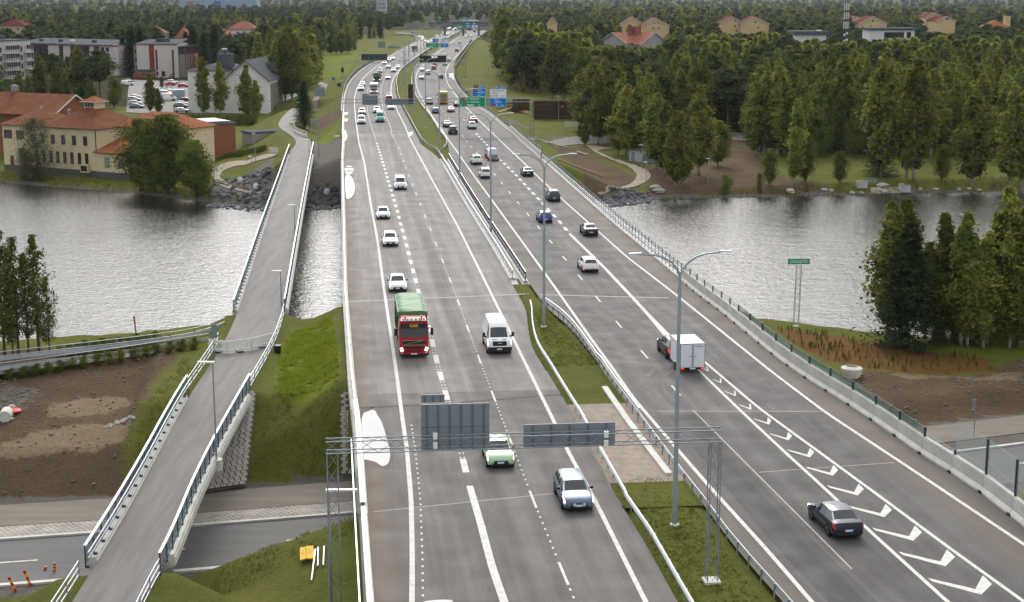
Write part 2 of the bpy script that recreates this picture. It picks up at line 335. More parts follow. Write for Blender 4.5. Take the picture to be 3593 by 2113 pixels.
def terrain(X, Y):
 X = np.asarray(X, float); Y = np.asarray(Y, float)
 t = X*DT[0] + Y*DT[1]; w = X*DR[0] + Y*DR[1]
 wl = np.interp(t, WL.g, WL.f); wr = np.interp(t, WR.g, WR.f)
 s = Y - y_edge(np.clip(X, -110, 90))
 d = np.maximum(np.maximum(wl - w, w - wr), 0)
 # natural ground
 far = np.interp(t, [283, 300, 360, 420, 460, 650, 900, 1500, 3000, 5000, 9000], [-6.6, -5.6, -5.2, -5, -4.2, -3, -1, 0, 2, 9, 34])
 farl = np.interp(t, [270, 300, 335, 365, 420, 460, 650, 900, 1500, 3000, 5000, 9000], [-7.4, -7.2, -6.7, -5.8, -5, -4.2, -3, -1, 0, 2, 9, 34])
 far = np.where(w < -36, farl, np.where(w < -26, farl + (far - farl)*np.clip((w + 36)/10, 0, 1), far))
 left = -6 + (np.clip((s - 8.2)/4.6, 0, 1)*2.5 + np.clip((s - 15)/22, 0, 1)*1.9)*(w < 10) + (smooth(8.8, 13, s)*1.1 + smooth(14, 30, s)*.15)*(w >= 10)
 near = left + smooth(9.5, 26, -s)*3.6
 mid = (w > -17.5) & (w < 4)
 mound = -6 + np.clip((s - 8.2)/9, 0, 1)*4.55
 near = np.where(mid & (s > 0), mound, near)
 z = np.where(t > 230, far, near)
 # river
 tn, tf = near_bank(w), far_bank(w)
 inside = np.minimum(t - tn, tf - t)
 z = np.minimum(z, np.where(t < 230, -8 + .75*(tn - t), -8 + np.where((w > -30) & (w < 50), .5, .38)*(t - tf)))
 z = np.where(inside > 0, np.maximum(-8 - .5*inside, -11.5), z)
 # embankments carrying the motorway and the footway
 span = ((s > -9.8) & (s < 8.4) & (t < 130)) | ((t > T_BR0 + 2) & (t < T_BR1 - 2))
 sl = np.where(t > 460, .12, np.where(t > 283, .42, .55))
 emb = np.where(t > 283, -.25, -.3) - np.maximum(d - 1.0, 0)*sl
 cone = np.where(s > 0, -6 + (s - 8.2)*.75, -6 - (s + 9.6)*.75)
 emb = np.where((d > .3) & (t < 135), np.minimum(emb, cone), emb)
 bank = np.where(t < 230, -8 + .8*(near_bank(w) - t), -8 + .7*(t - far_bank(w)))
 emb = np.where((d > .3) & (t > 120) & (t < 330), np.minimum(emb, bank), emb)
 emb = np.where(t > 500, emb*smooth(900, 500, t) + z*(1 - smooth(900, 500, t)), emb)
 side_ok = (w > (wl + wr)/2) | (w < (wl + wr)/2)
 z = np.where(~span, np.maximum(z, emb), z)
 wm, wm2 = np.interp(t, ML.g, ML.f), np.interp(t, MR.g, MR.f)
 z = np.where((w > wm) & (w < wm2) & ~span, -.06 + .10*np.sin(np.clip((w - wm)/np.maximum(wm2 - wm, .1), 0, 1)*math.pi), z)
 pc = np.interp(t, PEDC[:,0], PEDC[:,1]); pd = np.abs(w - pc)
 pspan = ((t > 80) & (t < 117)) | ((t > 148) & (t < 289))
 pe = -1.0 - np.maximum(pd - 3.0, 0)*np.where(t > 200, .75, .55)
 pe = np.minimum(pe, np.where(t < 120, pe, np.where(t < 230, -8 + 1.1*(near_bank(w) - t), -8 + .8*(t - far_bank(w)))))
 z = np.where(~pspan & (t < 330), np.maximum(z, pe), z)
 for px_, py_, pz_, hw_, sl_ in RAISE:
  m_ = (X > px_.min() - 14) & (X < px_.max() + 14) & (Y > py_.min() - 14) & (Y < py_.max() + 14)
  if m_.any():
   dd = np.full(X.shape, 99.0); zz_ = np.zeros(X.shape)
   for k_ in range(len(px_)):
    e_ = np.hypot(X - px_[k_], Y - py_[k_]); c_ = e_ < dd; dd = np.where(c_, e_, dd); zz_ = np.where(c_, pz_[k_], zz_)
   r_ = zz_ - np.maximum(dd - hw_, 0)*sl_; z = np.where(dd < hw_, zz_, np.maximum(z, np.where(dd < 12, r_, z)))
 # riverside footway to the left
 rp = np.interp(X, [-90, -44, -34, -27], [117, 128.5, 131.5, 135]); rd = np.abs(Y - rp)
 z = np.where((X < -25) & (t < 160), np.maximum(z, -1.75 - np.maximum(rd - 2.6, 0)*.5), z)
 # lower road cutting stays clear
 low = (s > -9.6) & (s < 8.2)
 z = np.where(low & (t < 160) & (span | (d > 1.2) ), np.minimum(z, np.where((pd < 7) & ~pspan, z, -6.0)), z)
 rough = (vnoise(X*.35, Y*.35) - .5)*.25 + (vnoise(X*1.1 + 9, Y*1.1) - .5)*.10
 keep = (d < .8) | low | (pd < 3.2) | ((w > wm) & (w < wm2))
 return np.where(keep, z, z + rough*np.where(t < 330, np.where((w > -20) & (w < 2) & (t < 160), .35, 1), .6))
def gz(x, y): return float(terrain(np.array([x]), np.array([y]))[0])
def inpoly(X, Y, poly):
 r = np.zeros(X.shape, bool); n = len(poly)
 for i in range(n):
  (x1, y1), (x2, y2) = poly[i], poly[(i+1) % n]
  c = ((y1 > Y) != (y2 > Y)) & (X < (x2 - x1)*(Y - y1)/(y2 - y1 + 1e-12) + x1); r ^= c
 return r
def pxpoly(zn, z, *c): return [tuple(at(zn, c[i], c[i+1], z)[:2]) for i in range(0, len(c), 2)]
SOIL = [pxpoly('D', -3.5, -60,910, 200,905, 430,875, 452,915, 390,985, 330,1070, 300,1130, 260,1262, -60,1300),
  pxpoly('K', -4.5, 1430,60, 1700,75, 2000,95, 2340,90, 2420,20, 2700,-40, 2700,300, 2350,345, 1950,380, 1700,270, 1450,140),
  pxpoly('C', -4.5, 560,1075, 700,1070, 790,1100, 860,1160, 1080,1250, 1140,1300, 1120,1350, 1020,1400, 840,1420, 700,1300, 600,1180, 480,1080),
  pxpoly('C', -5.3, 930,1130, 1100,1190, 1250,1240, 1560,1230, 1640,1170, 1780,1130, 2050,1130, 2050,1480, 1660,1395, 1300,1400, 1100,1410, 850,1450, 1180,1370, 1250,1320, 1180,1250),
  pxpoly('E', -5.3, -50,1050, 240,1050, 320,1160, 500,1290, 860,1330, 960,1360, 700,1385, 300,1400, -50,1450),
  pxpoly('Q', -2.0, 1190,360, 1700,350, 1690,540, 1440,650, 1200,660)]
SANDY = [pxpoly('AE', -3.4, -20,420, 250,400, 600,310, 950,305, 1230,285, 1235,350, 1030,430, 800,480, 500,500, -20,545), pxpoly('AE', -2.6, 420,60, 900,20, 1250,40, 1050,120, 600,150, 300,200), pxpoly('AD', -4.6, 290,285, 700,310, 1230,335, 1429,260, 1429,360, 1100,350, 600,335)]
GRAVEL = [pxpoly('D', -5.2, 760,400, 842,395, 842,505, 745,500), pxpoly('U', -5.0, 1800,1130, 2120,950, 2223,900, 2223,1290, 1950,1270),
          pxpoly('F', -1.5, 2290,950, 2371,935, 2400,1482, 2330,1482), pxpoly('F', -7, 1500,30, 1900,40, 1860,150, 1440,110),
          pxpoly('G', -3.5, -20,150, 130,190, 290,190, 160,300, 20,345, -20,345), pxpoly('K', -6, 2040,470, 2520,430, 2520,500, 2100,545),
          pxpoly('J', -7, 200,330, 500,320, 540,350, 270,385), pxpoly('C', -2.5, 140,850, 250,840, 340,880, 310,895, 190,890)]
BRIGHT = [pxpoly('D', -1.4, 722,815, 815,790, 832,900, 828,965, 740,985, 690,975, 680,890),
          pxpoly('K', 0, 110,740, 420,720, 640,1000, 800,1240, 1000,1480, 520,1480), pxpoly('H', 0, 1430,1090, 1500,1090, 1700,1290, 1870,1482, 1560,1482),
          pxpoly('B', -1, 540,440, 730,440, 760,470, 910,400, 780,640, 650,690, 460,670), pxpoly('Q', -1.2, 1150,900, 1640,560, 1640,1280, 1170,1240),
          pxpoly('L', -4.6, 850,1145, 1300,1100, 1700,1120, 1700,1220, 1150,1180)]
MULCH = [pxpoly('L', -4.9, -10,1000, 130,1035, 450,1080, 850,1160, 1180,1200, 1380,1210, 1490,1310, 1180,1330, 900,1310, 600,1290, 440,1270, 270,1200, 130,1130)]
def axis(parts):
 r = []
 for a, b, st in parts: r += list(np.arange(a, b, st))
 return np.array(r)
tg = np.concatenate([axis([(30,60,6),(60,180,.8),(180,262,6),(262,330,1.4),(330,480,3),(480,760,7)]), np.geomspace(760, 9500, 46)])
wg = np.concatenate([-np.geomspace(140, 5200, 34)[::-1], axis([(-138,-64,3),(-64,96,.9),(96,160,3)]), np.geomspace(164, 5200, 34)])
TG, WG = np.meshgrid(tg, wg, indexing='ij')
GX, GY = TG*DT[0] + WG*DR[0], TG*DT[1] + WG*DR[1]
GZ = terrain(GX, GY)
nT, nW = TG.shape
ii, jj = np.meshgrid(np.arange(nT - 1), np.arange(nW - 1), indexing='ij'); a0 = (ii*nW + jj).ravel()
zone = np.zeros((nT*nW, 4), np.float32)
fx, fy = GX.ravel(), GY.ravel()
for k, polys in ((0, SOIL), (1, GRAVEL), (2, [BRIGHT[0]] + BRIGHT[3:])):
 for p in polys: zone[inpoly(fx, fy, p), k] = 1
for p in SANDY: zone[inpoly(fx, fy, p), 3] = 1
lat = np.maximum(np.interp(TG.ravel(), WL.g, WL.f) - WG.ravel(), WG.ravel() - np.interp(TG.ravel(), WR.g, WR.f))
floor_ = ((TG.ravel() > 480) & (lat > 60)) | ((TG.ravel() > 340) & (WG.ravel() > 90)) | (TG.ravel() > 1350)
mul = np.zeros(nT*nW, np.float32)
for p in MULCH: mul[inpoly(fx, fy, p)] = 1
def blur(a, n):
 a = a.reshape(nT, nW)
 for _ in range(n):
  b_ = np.pad(a, 1, mode='edge'); a = (b_[1:-1, 1:-1]*2 + b_[:-2, 1:-1] + b_[2:, 1:-1] + b_[1:-1, :-2] + b_[1:-1, 2:])/6
 return a.ravel().astype(np.float32)
for k in range(4): zone[:, k] = blur(zone[:, k], 3)
mul = blur(mul, 2)
sv = fy - y_edge(np.clip(fx, -110, 90)); zone[(sv > -10.2) & (sv < 8.4) & (TG.ravel() < 160), 1] = 1
ind = np.minimum(TG.ravel() - near_bank(WG.ravel()), far_bank(WG.ravel()) - TG.ravel()); zone[ind > -1.0, 1] = 1
def ground_material():
 m = bpy.data.materials.new('ground_cover'); m.use_nodes = True; N, Lk = m.node_tree.nodes, m.node_tree.links
 b = N['Principled BSDF']; b.inputs['Roughness'].default_value = .95; b.inputs['Specular IOR Level'].default_value = .03
 tx = N.new('ShaderNodeTexCoord')
 def noise(sc, det=6, rough=.62):
  n = N.new('ShaderNodeTexNoise'); n.inputs['Scale'].default_value = sc; n.inputs['Detail'].default_value = det; n.inputs['Roughness'].default_value = rough
  Lk.new(tx.outputs['Object'], n.inputs['Vector']); return n.outputs['Fac']
 def ramp(f, *st):
  r = N.new('ShaderNodeValToRGB'); e = r.color_ramp.elements
  while len(e) < len(st): e.new(.5)
  for q, (p, c) in zip(e, st): q.position = p; q.color = (*c, 1)
  Lk.new(f, r.inputs['Fac']); return r.outputs['Color']
 def mix(f, a, c):
  x = N.new('ShaderNodeMix'); x.data_type = 'RGBA'; Lk.new(f, x.inputs[0]); Lk.new(a, x.inputs[6]); Lk.new(c, x.inputs[7]); return x.outputs[2]
 n1, n2, n3, n4 = noise(.22), noise(1.7, 8, .7), noise(7, 4), noise(.8, 9, .72)
 grass = mix(n2, ramp(n1, (.3, (.070,.082,.017)), (.55, (.125,.132,.028)), (.75, (.185,.160,.050))), ramp(n3, (.3, (.056,.068,.015)), (.7, (.160,.165,.038))))
 bright = mix(n2, ramp(n1, (.3, (.100,.140,.014)), (.7, (.160,.180,.026))), ramp(n3, (.3, (.075,.110,.012)), (.7, (.170,.195,.030))))
 soil = mix(n2, ramp(n1, (.3, (.070,.048,.030)), (.7, (.165,.115,.070))), ramp(n3, (.3, (.055,.038,.025)), (.7, (.160,.115,.075))))
 grav = mix(n2, ramp(n3, (.3, (.085,.078,.068)), (.7, (.20,.185,.165))), ramp(n1, (.3, (.12,.11,.095)), (.7, (.17,.155,.13))))
 mulc = mix(n3, ramp(n2, (.3, (.130,.062,.022)), (.7, (.27,.135,.045))), ramp(n2, (.35, (.12,.06,.022)), (.75, (.05,.055,.018))))
 at_ = N.new('ShaderNodeVertexColor'); at_.layer_name = 'zone'; sp = N.new('ShaderNodeSeparateColor'); Lk.new(at_.outputs['Color'], sp.inputs[0])
 a2 = N.new('ShaderNodeAttribute'); a2.attribute_name = 'mulch'; a3 = N.new('ShaderNodeAttribute'); a3.attribute_name = 'wood'
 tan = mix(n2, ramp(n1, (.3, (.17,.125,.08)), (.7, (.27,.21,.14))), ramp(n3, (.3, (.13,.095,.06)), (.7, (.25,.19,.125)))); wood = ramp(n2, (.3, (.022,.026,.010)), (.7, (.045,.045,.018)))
 def mask(f):
  ad = N.new('ShaderNodeMath'); ad.operation = 'MULTIPLY_ADD'; ad.inputs[1].default_value = 1.6; Lk.new(n4, ad.inputs[0]); Lk.new(f, ad.inputs[2])
  mr = N.new('ShaderNodeMapRange'); mr.inputs['From Min'].default_value = 1.21; mr.inputs['From Max'].default_value = 1.37; Lk.new(ad.outputs[0], mr.inputs['Value']); return mr.outputs[0]
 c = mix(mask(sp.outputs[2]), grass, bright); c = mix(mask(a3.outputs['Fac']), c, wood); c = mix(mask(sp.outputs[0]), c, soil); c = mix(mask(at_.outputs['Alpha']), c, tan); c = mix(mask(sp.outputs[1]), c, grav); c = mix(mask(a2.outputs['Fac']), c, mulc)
 Lk.new(c, b.inputs['Base Color'])
 bp = N.new('ShaderNodeBump'); bp.inputs['Distance'].default_value = .10; Lk.new(n3, bp.inputs['Height'])
 b2 = N.new('ShaderNodeBump'); b2.inputs['Distance'].default_value = .25; Lk.new(n2, b2.inputs['Height']); Lk.new(bp.outputs[0], b2.inputs['Normal'])
 Lk.new(b2.outputs[0], b.inputs['Normal'])
 return m
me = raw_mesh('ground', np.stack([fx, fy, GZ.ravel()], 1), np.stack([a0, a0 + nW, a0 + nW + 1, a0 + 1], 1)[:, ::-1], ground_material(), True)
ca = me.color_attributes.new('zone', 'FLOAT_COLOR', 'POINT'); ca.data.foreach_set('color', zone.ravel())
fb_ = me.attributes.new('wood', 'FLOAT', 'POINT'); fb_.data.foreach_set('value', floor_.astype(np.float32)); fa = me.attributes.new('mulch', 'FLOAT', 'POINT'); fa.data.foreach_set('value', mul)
setp(link('ground', me), 'grassy and bare earth ground around the motorway and river', 'ground', kind='structure')
# ------------------------------------------------------------------ river
def water_material():
 m = bpy.data.materials.new('river_water'); m.use_nodes = True; N, Lk = m.node_tree.nodes, m.node_tree.links
 b = N['Principled BSDF']; b.inputs['Base Color'].default_value = (.012,.012,.010,1); b.inputs['Roughness'].default_value = .07; b.inputs['IOR'].default_value = 1.33
 b.inputs['Specular IOR Level'].default_value = .8
 tx = N.new('ShaderNodeTexCoord'); last = None
 big = N.new('ShaderNodeTexNoise'); big.inputs['Scale'].default_value = .025; big.inputs['Detail'].default_value = 3; Lk.new(tx.outputs['Object'], big.inputs['Vector'])
 wind = N.new('ShaderNodeMapRange'); wind.inputs['From Min'].default_value = .35; wind.inputs['From Max'].default_value = .65; wind.inputs['To Min'].default_value = .6; wind.inputs['To Max'].default_value = 1.0; Lk.new(big.outputs['Fac'], wind.inputs['Value'])
 for sc, dist, st in ((.33, .10, (1, 1.5, 1)), (1.2, .14, (1, 1.8, 1)), (4.0, .06, (1, 1.3, 1))):
  mp = N.new('ShaderNodeMapping'); mp.inputs['Scale'].default_value = st; mp.inputs['Rotation'].default_value = (0, 0, .25)
  n = N.new('ShaderNodeTexNoise'); n.inputs['Scale'].default_value = sc; n.inputs['Detail'].default_value = 3; n.inputs['Distortion'].default_value = .4
  Lk.new(tx.outputs['Object'], mp.inputs['Vector']); Lk.new(mp.outputs[0], n.inputs['Vector'])
  bp = N.new('ShaderNodeBump'); bp.inputs['Distance'].default_value = dist; bp.inputs['Strength'].default_value = .8
  Lk.new(n.outputs['Fac'], bp.inputs['Height']); Lk.new(wind.outputs[0], bp.inputs['Strength'])
  if last: Lk.new(last, bp.inputs['Normal'])
  last = bp.outputs[0]
 Lk.new(last, b.inputs['Normal'])
 return m
q = MB(); q.add([xy(95, -900, -8), xy(95, 900, -8), xy(440, 900, -8), xy(440, -900, -8)], [(0,1,2,3)])
setp(q.build('river', water_material()), 'wide rippled river reflecting the pale sky', 'river', kind='structure')
# ------------------------------------------------------------------ carriageways
def asphalt_material(name, base, track, old, dirt, breaks, width, tracks, edge_d):
 'uv.x = metres from the left edge / 10, uv.y = metres along / 10'
 m = bpy.data.materials.new(name); m.use_nodes = True; N, Lk = m.node_tree.nodes, m.node_tree.links
 b = N['Principled BSDF']; b.inputs['Roughness'].default_value = .8; b.inputs['Specular IOR Level'].default_value = .22
 uv = N.new('ShaderNodeUVMap'); se = N.new('ShaderNodeSeparateXYZ'); Lk.new(uv.outputs[0], se.inputs[0])
 tx = N.new('ShaderNodeTexCoord')
 def noise(vec, sc, det, st=None):
  n = N.new('ShaderNodeTexNoise'); n.inputs['Scale'].default_value = sc; n.inputs['Detail'].default_value = det; n.inputs['Roughness'].default_value = .65
  if st:
   mp = N.new('ShaderNodeMapping'); mp.inputs['Scale'].default_value = st; Lk.new(vec, mp.inputs['Vector']); vec = mp.outputs[0]
  Lk.new(vec, n.inputs['Vector']); return n.outputs['Fac']
 def math_(op, a, c=None, v=None):
  x = N.new('ShaderNodeMath'); x.operation = op; Lk.new(a, x.inputs[0])
  if c is not None: Lk.new(c, x.inputs[1])
  if v is not None: x.inputs[1].default_value = v
  return x.outputs[0]
 def rng(f, a, c, d=0., e=1.):
  x = N.new('ShaderNodeMapRange'); x.interpolation_type = 'SMOOTHSTEP'; x.inputs['From Min'].default_value = a; x.inputs['From Max'].default_value = c
  x.inputs['To Min'].default_value = d; x.inputs['To Max'].default_value = e; Lk.new(f, x.inputs['Value']); return x.outputs[0]
 def mixc(f, a, c):
  x = N.new('ShaderNodeMix'); x.data_type = 'RGBA'; Lk.new(f, x.inputs[0])
  for k, q in ((6, a), (7, c)):
   if isinstance(q, tuple): x.inputs[k].default_value = (*q, 1)
   else: Lk.new(q, x.inputs[k])
  return x.outputs[2]
 strk = noise(uv.outputs[0], 9, 5, (1, .035, 1)); blot = noise(tx.outputs['Object'], .35, 6); grit = noise(tx.outputs['Object'], 9, 3)
 c = mixc(rng(strk, .36, .66), base, track)
 # polished wheel tracks
 wob = math_('ADD', se.outputs[0], math_('MULTIPLY', math_('SUBTRACT', blot, v=.5), v=.05))
 tot = None
 for u in tracks:
  g = rng(math_('ABSOLUTE', math_('SUBTRACT', wob, v=u/10)), .012, .055, 1., 0.)
  tot = g if tot is None else math_('MAXIMUM', tot, g)
 c = mixc(math_('MULTIPLY', tot, v=.55), c, track)
 for (v0, v1, colr, amt) in breaks:      # stretches of differently aged surface
  g = math_('MULTIPLY', rng(se.outputs[1], v0/10 - .004, v0/10 + .004), rng(se.outputs[1], v1/10 - .004, v1/10 + .004, 1., 0.))
  if amt[0] is not None:
   g = math_('MULTIPLY', g, math_('MULTIPLY', rng(se.outputs[0], amt[0]/10 - .004, amt[0]/10 + .004), rng(se.outputs[0], amt[1]/10 - .004, amt[1]/10 + .004, 1., 0.)))
  c2 = mixc(rng(strk, .36, .66), colr, tuple(q*.72 for q in colr)); c2 = mixc(math_('MULTIPLY', tot, v=.5), c2, tuple(q*.66 for q in colr))
  c = mixc(g, c, c2)
 # grit and dust gathered along the outer edges
 bl = math_('MULTIPLY', blot, v=.22)
 for e in edge_d:
  dd = math_('ABSOLUTE', math_('SUBTRACT', se.outputs[0], v=e/10)); c = mixc(math_('MULTIPLY', rng(math_('SUBTRACT', dd, bl), -.06, .11, 1., 0.), v=.75), c, dirt)
 sc = N.new('ShaderNodeHueSaturation'); Lk.new(c, sc.inputs['Color']); Lk.new(rng(grit, .25, .75, .86, 1.14), sc.inputs['Value'])
 Lk.new(sc.outputs[0], b.inputs['Base Color'])
 Lk.new(rng(blot, .3, .7, .72, .88), b.inputs['Roughness'])
 bp = N.new('ShaderNodeBump'); bp.inputs['Distance'].default_value = .004; Lk.new(noise(tx.outputs['Object'], 40, 2), bp.inputs['Height']); Lk.new(bp.outputs[0], b.inputs['Normal'])
 return m
def tsteps(a, b):
 r = [a]
 while r[-1] < b: r.append(r[-1] + max(2.0, r[-1]*.012))
 r[-1] = b; return r
def carriageway(name, la, lb, t0, t1, m, z=0.0, nl=6, oa=0.0, ob=0.0):
 rows, uvs = [], []
 for t in tsteps(t0, t1):
  a, b = la(t) + oa, lb(t) + ob
  rows.append([xy(t, a + (b - a)*k/nl, z) for k in range(nl + 1)]); uvs.append([((b - a)*k/nl/10, t/10) for k in range(nl + 1)])
 return link(name, strip_mesh(name, m, rows, uvs))
A_L = asphalt_material('asphalt_southbound', (.215,.196,.183), (.148,.136,.130), None, (.150,.115,.085),
  [(30, 112, (.128,.120,.116), (None, 0)), (112, 157, (.205,.188,.176), (None, 0)), (112, 335, (.155,.145,.138), (9.0, 10.4)), (280, 420, (.120,.110,.106), (-1, 3.1)), (335, 900, (.135,.126,.121), (None, 0)), (345, 900, (.115,.098,.090), (-1, 3.0))],
  15, (4.4, 6.0, 8.0, 9.6, 11.6, 13.2), (0.0,))
A_R = asphalt_material('asphalt_northbound', (.118,.110,.105), (.080,.076,.075), None, (.140,.114,.090),
  [(30, 104, (.100,.095,.092), (None, 0)), (66, 104, (.070,.068,.067), (2.2, 4.6)), (255, 279, (.086,.080,.077), (-1, 3.8)), (150, 255, (.105,.094,.086), (-1, 3.0))],
  16, (3.6, 5.2, 7.0, 8.6, 10.6, 12.2), (15.2, -.2))
road_l = setp(carriageway('motorway_southbound', WL, ML, 48, 1340, A_L, ob=-.25), 'pale worn motorway carriageway with oncoming traffic, left of the median', 'road', kind='structure')
road_r = setp(carriageway('motorway_northbound', MR, WR, 48, 1340, A_R, oa=.15), 'darker motorway carriageway with departing traffic, right of the median', 'road', kind='structure')
slip = MB(); sl_a = [at('M', *q_) for q_ in ((425,755), (425,690), (415,640), (330,598), (120,580), (-60,575))]; sl_b = [at('M', *q_) for q_ in ((700,728), (640,690), (560,640), (400,578), (120,527), (-60,515))]
slip.add([v + Vector((0,0,.02)) for v in sl_a + sl_b], [(i, i + 6, i + 7, i + 1) for i in range(5)])
setp(slip.build('slip_road', mat('slip_asphalt', (.15,.14,.133), .9, var=.1, scale=.2, spec=.1)), 'far slip road joining the left carriageway below the overpass', 'road', kind='structure')
def ribbon(name, parent, line, t0, t1, wd, z=.006, m=M_MARK, w1=None, step=None, off=0.0):
 q = MB(); ts = tsteps(t0, t1) if step is None else list(np.linspace(t0, t1, step + 1))
 vs = []
 for t in ts:
  h = line.head(t); a = Vector((math.cos(h), math.sin(h), 0)); p = xy(t, line(t) + off, z)
  hw = wd/2 + (0 if w1 is None else (w1 - wd)/2*(t - t0)/(t1 - t0)); vs += [p - a*hw, p + a*hw]
 q.add(vs, [(2*i, 2*i + 1, 2*i + 3, 2*i + 2) for i in range(len(ts) - 1)])
 return q.build(name, m, parent)
ribbon('edge_line', road_l, LE, 50, 1150, .28); ribbon('edge_line', road_l, LR, 50, 1250, .26)
ribbon('edge_line', road_r, RL, 50, 1320, .26); ribbon('edge_line', road_r, RR, 50, 1320, .26)
ribbon('lane_line', road_l, LWD, 50, 89.3, .42); ribbon('gore_line', road_r, RG, 50, 121, .24); ribbon('gore_line', road_r, RW, 50, 121, .24)
ribbon('lane_line', road_r, RW, 139, 189, .36); ribbon('lane_line', road_r, RW, 123, 139, .85, w1=.36)
for k in range(40):
 t0 = 92 + 5.9*k
 if t0 < 312: ribbon('wide_dash', road_l, LWD, t0, t0 + 2.9, .42, step=1)
for t0 in np.arange(191.5, 335, 6.0): ribbon('wide_dash', road_r, RW, t0, t0 + 2.9, .42, step=1)
for t0 in np.arange(60.8, 320, 12.0): ribbon('narrow_dash', road_l, LND, t0, t0 + 3.2, .15, step=1)
for t0 in np.arange(109.2, 700, 12.0): ribbon('narrow_dash', road_r, RN, t0, t0 + 3.0, .16, step=1)
for t0 in np.arange(345, 700, 12.0): ribbon('narrow_dash', road_r, RW, t0, t0 + 3.0, .16, step=1)
M_FADE = mat('road_paint_worn', (.33,.315,.29), .8, var=.2, scale=1.5)
ribbon('worn_line', road_l, LWD, 318, 760, .22, m=M_FADE); ribbon('worn_line', road_l, LND, 320, 760, .22, m=M_FADE)
q = MB()                                            # rows of small rumble studs of paint
for ln, a, b, off in ((LE, 55, 104, .55), (LND, 55, 175, 0), (LWD, 92, 200, -.12), (LWD, 92, 200, .12)):
 for t in np.arange(a, b, 1.0):
  if ln is LND and ((t - 60.8) % 12) < 3.6: continue
  if ln is LWD and ((t - 92) % 5.9) < 3.0: continue
  h = ln.head(t); q.add([xy(t + i, ln(t) + off + j, .006) for i, j in ((0,-.055),(0,.055),(.28,.055),(.28,-.055))], [(0,1,2,3)])
setp(q.build('rumble_mark', M_MARK, road_l), kind='stuff')
# painted chevrons of the gore
for k in range(14):
 tc_ = 117.5 - k*3.85
 if tc_ < 52: break
 a, b = RW(tc_) + .3, RG(tc_) - .3; wd = b - a
 if wd < .35: continue
 th = min(.5, .28 + wd*.06); tip = a + wd*.62; dep = 1.35 + wd*.42
 P = lambda u, v: xy(tc_ + v, u, .0065)
 q = MB(); q.add([P(a, th*1.1), P(a + .05, 0), P(tip, -dep*.75), P(tip, -dep*.75 + th*1.6), P(b, .55), P(b, .55 - th*2.6 if k > 3 else .1)], [(0,1,2,3), (3,2,5,4)])
 q.build('chevron', M_MARK, road_r)
# transverse joints
M_JOINT = mat('joint_sealant', (.30,.29,.27), .8, var=.25, scale=4); M_JDK = mat('joint_dark', (.05,.048,.045), .8, var=.3, scale=3)
def cross(name, parent, zn, x0, y0, x1, y1, wd, m, z=.005):
 a, b = at(zn, x0, y0), at(zn, x1, y1); d = (b - a).normalized(); n = Vector((-d.y, d.x, 0))*wd/2; q = MB()
 q.add([a - n + Vector((0,0,z)), b - n + Vector((0,0,z)), b + n + Vector((0,0,z)), a + n + Vector((0,0,z))], [(0,1,2,3)]); return q.build(name, m, parent)
cross('expansion_joint', road_l, 'H', 225,1035, 1400,985, .42, M_JOINT); cross('expansion_joint', road_r, 'H', 1470,990, 2310,1012, .40, M_JOINT)
cross('expansion_joint', road_l, 'H', 225,148, 815,112, .35, M_JOINT); cross('expansion_joint', road_r, 'H', 880,120, 1480,138, .35, M_JOINT)
cross('expansion_joint', road_l, 'I', 380,905, 1560,785, .12, M_JOINT); cross('expansion_joint', road_l, 'I', 300,240, 700,222, .5, M_JDK, .0045); cross('expansion_joint', road_l, 'I', 940,205, 1640,150, .45, M_JDK, .0045)
cross('expansion_joint', road_r, 'K', 350,325, 1330,328, .13, M_JOINT); cross('expansion_joint', road_r, 'K', 950,688, 1750,630, .10, M_JOINT, .0045)
cross('expansion_joint', road_r, 'S', 300,632, 760,645, .4, M_JOINT); cross('surface_seam', road_l, 'R', 720,710, 1400,690, .6, M_JOINT)
cross('surface_seam', road_r, 'K', 560,320, 1500,1260, .12, M_JOINT, .0046)
M_TRACK = mat('tyre_polish', (.165,.158,.150), .8, spec=.1, col2=(.105,.100,.096), scale=1.6, detail=9)
def track(pts_, wd):
 P = [at('K', *q_) for q_ in pts_]; vs = []
 for i, q_ in enumerate(P):
  d = (P[min(i + 1, len(P) - 1)] - P[max(i - 1, 0)]).normalized(); n = Vector((-d.y, d.x, 0))*wd/2; vs += [q_ - n + Vector((0,0,.0042)), q_ + n + Vector((0,0,.0042))]
 MB().add(vs, [(2*i, 2*i + 1, 2*i + 3, 2*i + 2) for i in range(len(P) - 1)]).build('tyre_mark', M_TRACK, road_r)
track(((385,55),(330,80),(292,115),(276,155),(285,195),(315,240),(355,280),(400,318)), .55); track(((430,90),(395,110),(375,140),(382,180),(410,225),(450,270)), .35)
# puddles lying along the edges, mirroring the sky
M_PUD = mat('puddle_water', (.02,.02,.02), .02, spec=.6); M_PUD.node_tree.nodes['Principled BSDF'].inputs['Roughness'].default_value = .015
M_WET = mat('wet_asphalt', (.165,.148,.135), .95, var=.12, scale=1.5, spec=.03)
def puddle(parent, zn, pts, z=0.0, dz=.0075):
 P = [at(zn, pts[i], pts[i+1], z) for i in range(0, len(pts), 2)]; n = len(P); R = []
 for i in range(n):
  p0, p1, p2, p3 = P[i-1], P[i], P[(i+1) % n], P[(i+2) % n]
  for s_ in (0, .33, .67):
   q_ = .5*((2*p1) + (p2 - p0)*s_ + (2*p0 - 5*p1 + 4*p2 - p3)*s_*s_ + (3*p1 - p0 - 3*p2 + p3)*s_**3)
   R.append((q_.x, q_.y, z + dz))
 c_ = sum((Vector(r_) for r_ in R), Vector())/len(R); MB().add([c_ + (Vector(r_) - c_)*1.12 + Vector((0, -.05, -.003)) for r_ in R], [tuple(range(len(R)))]).build('wet_stain', M_WET, parent)
 q = MB(); q.add(R, [tuple(range(len(R)))]); return q.build('puddle', M_PUD, parent)
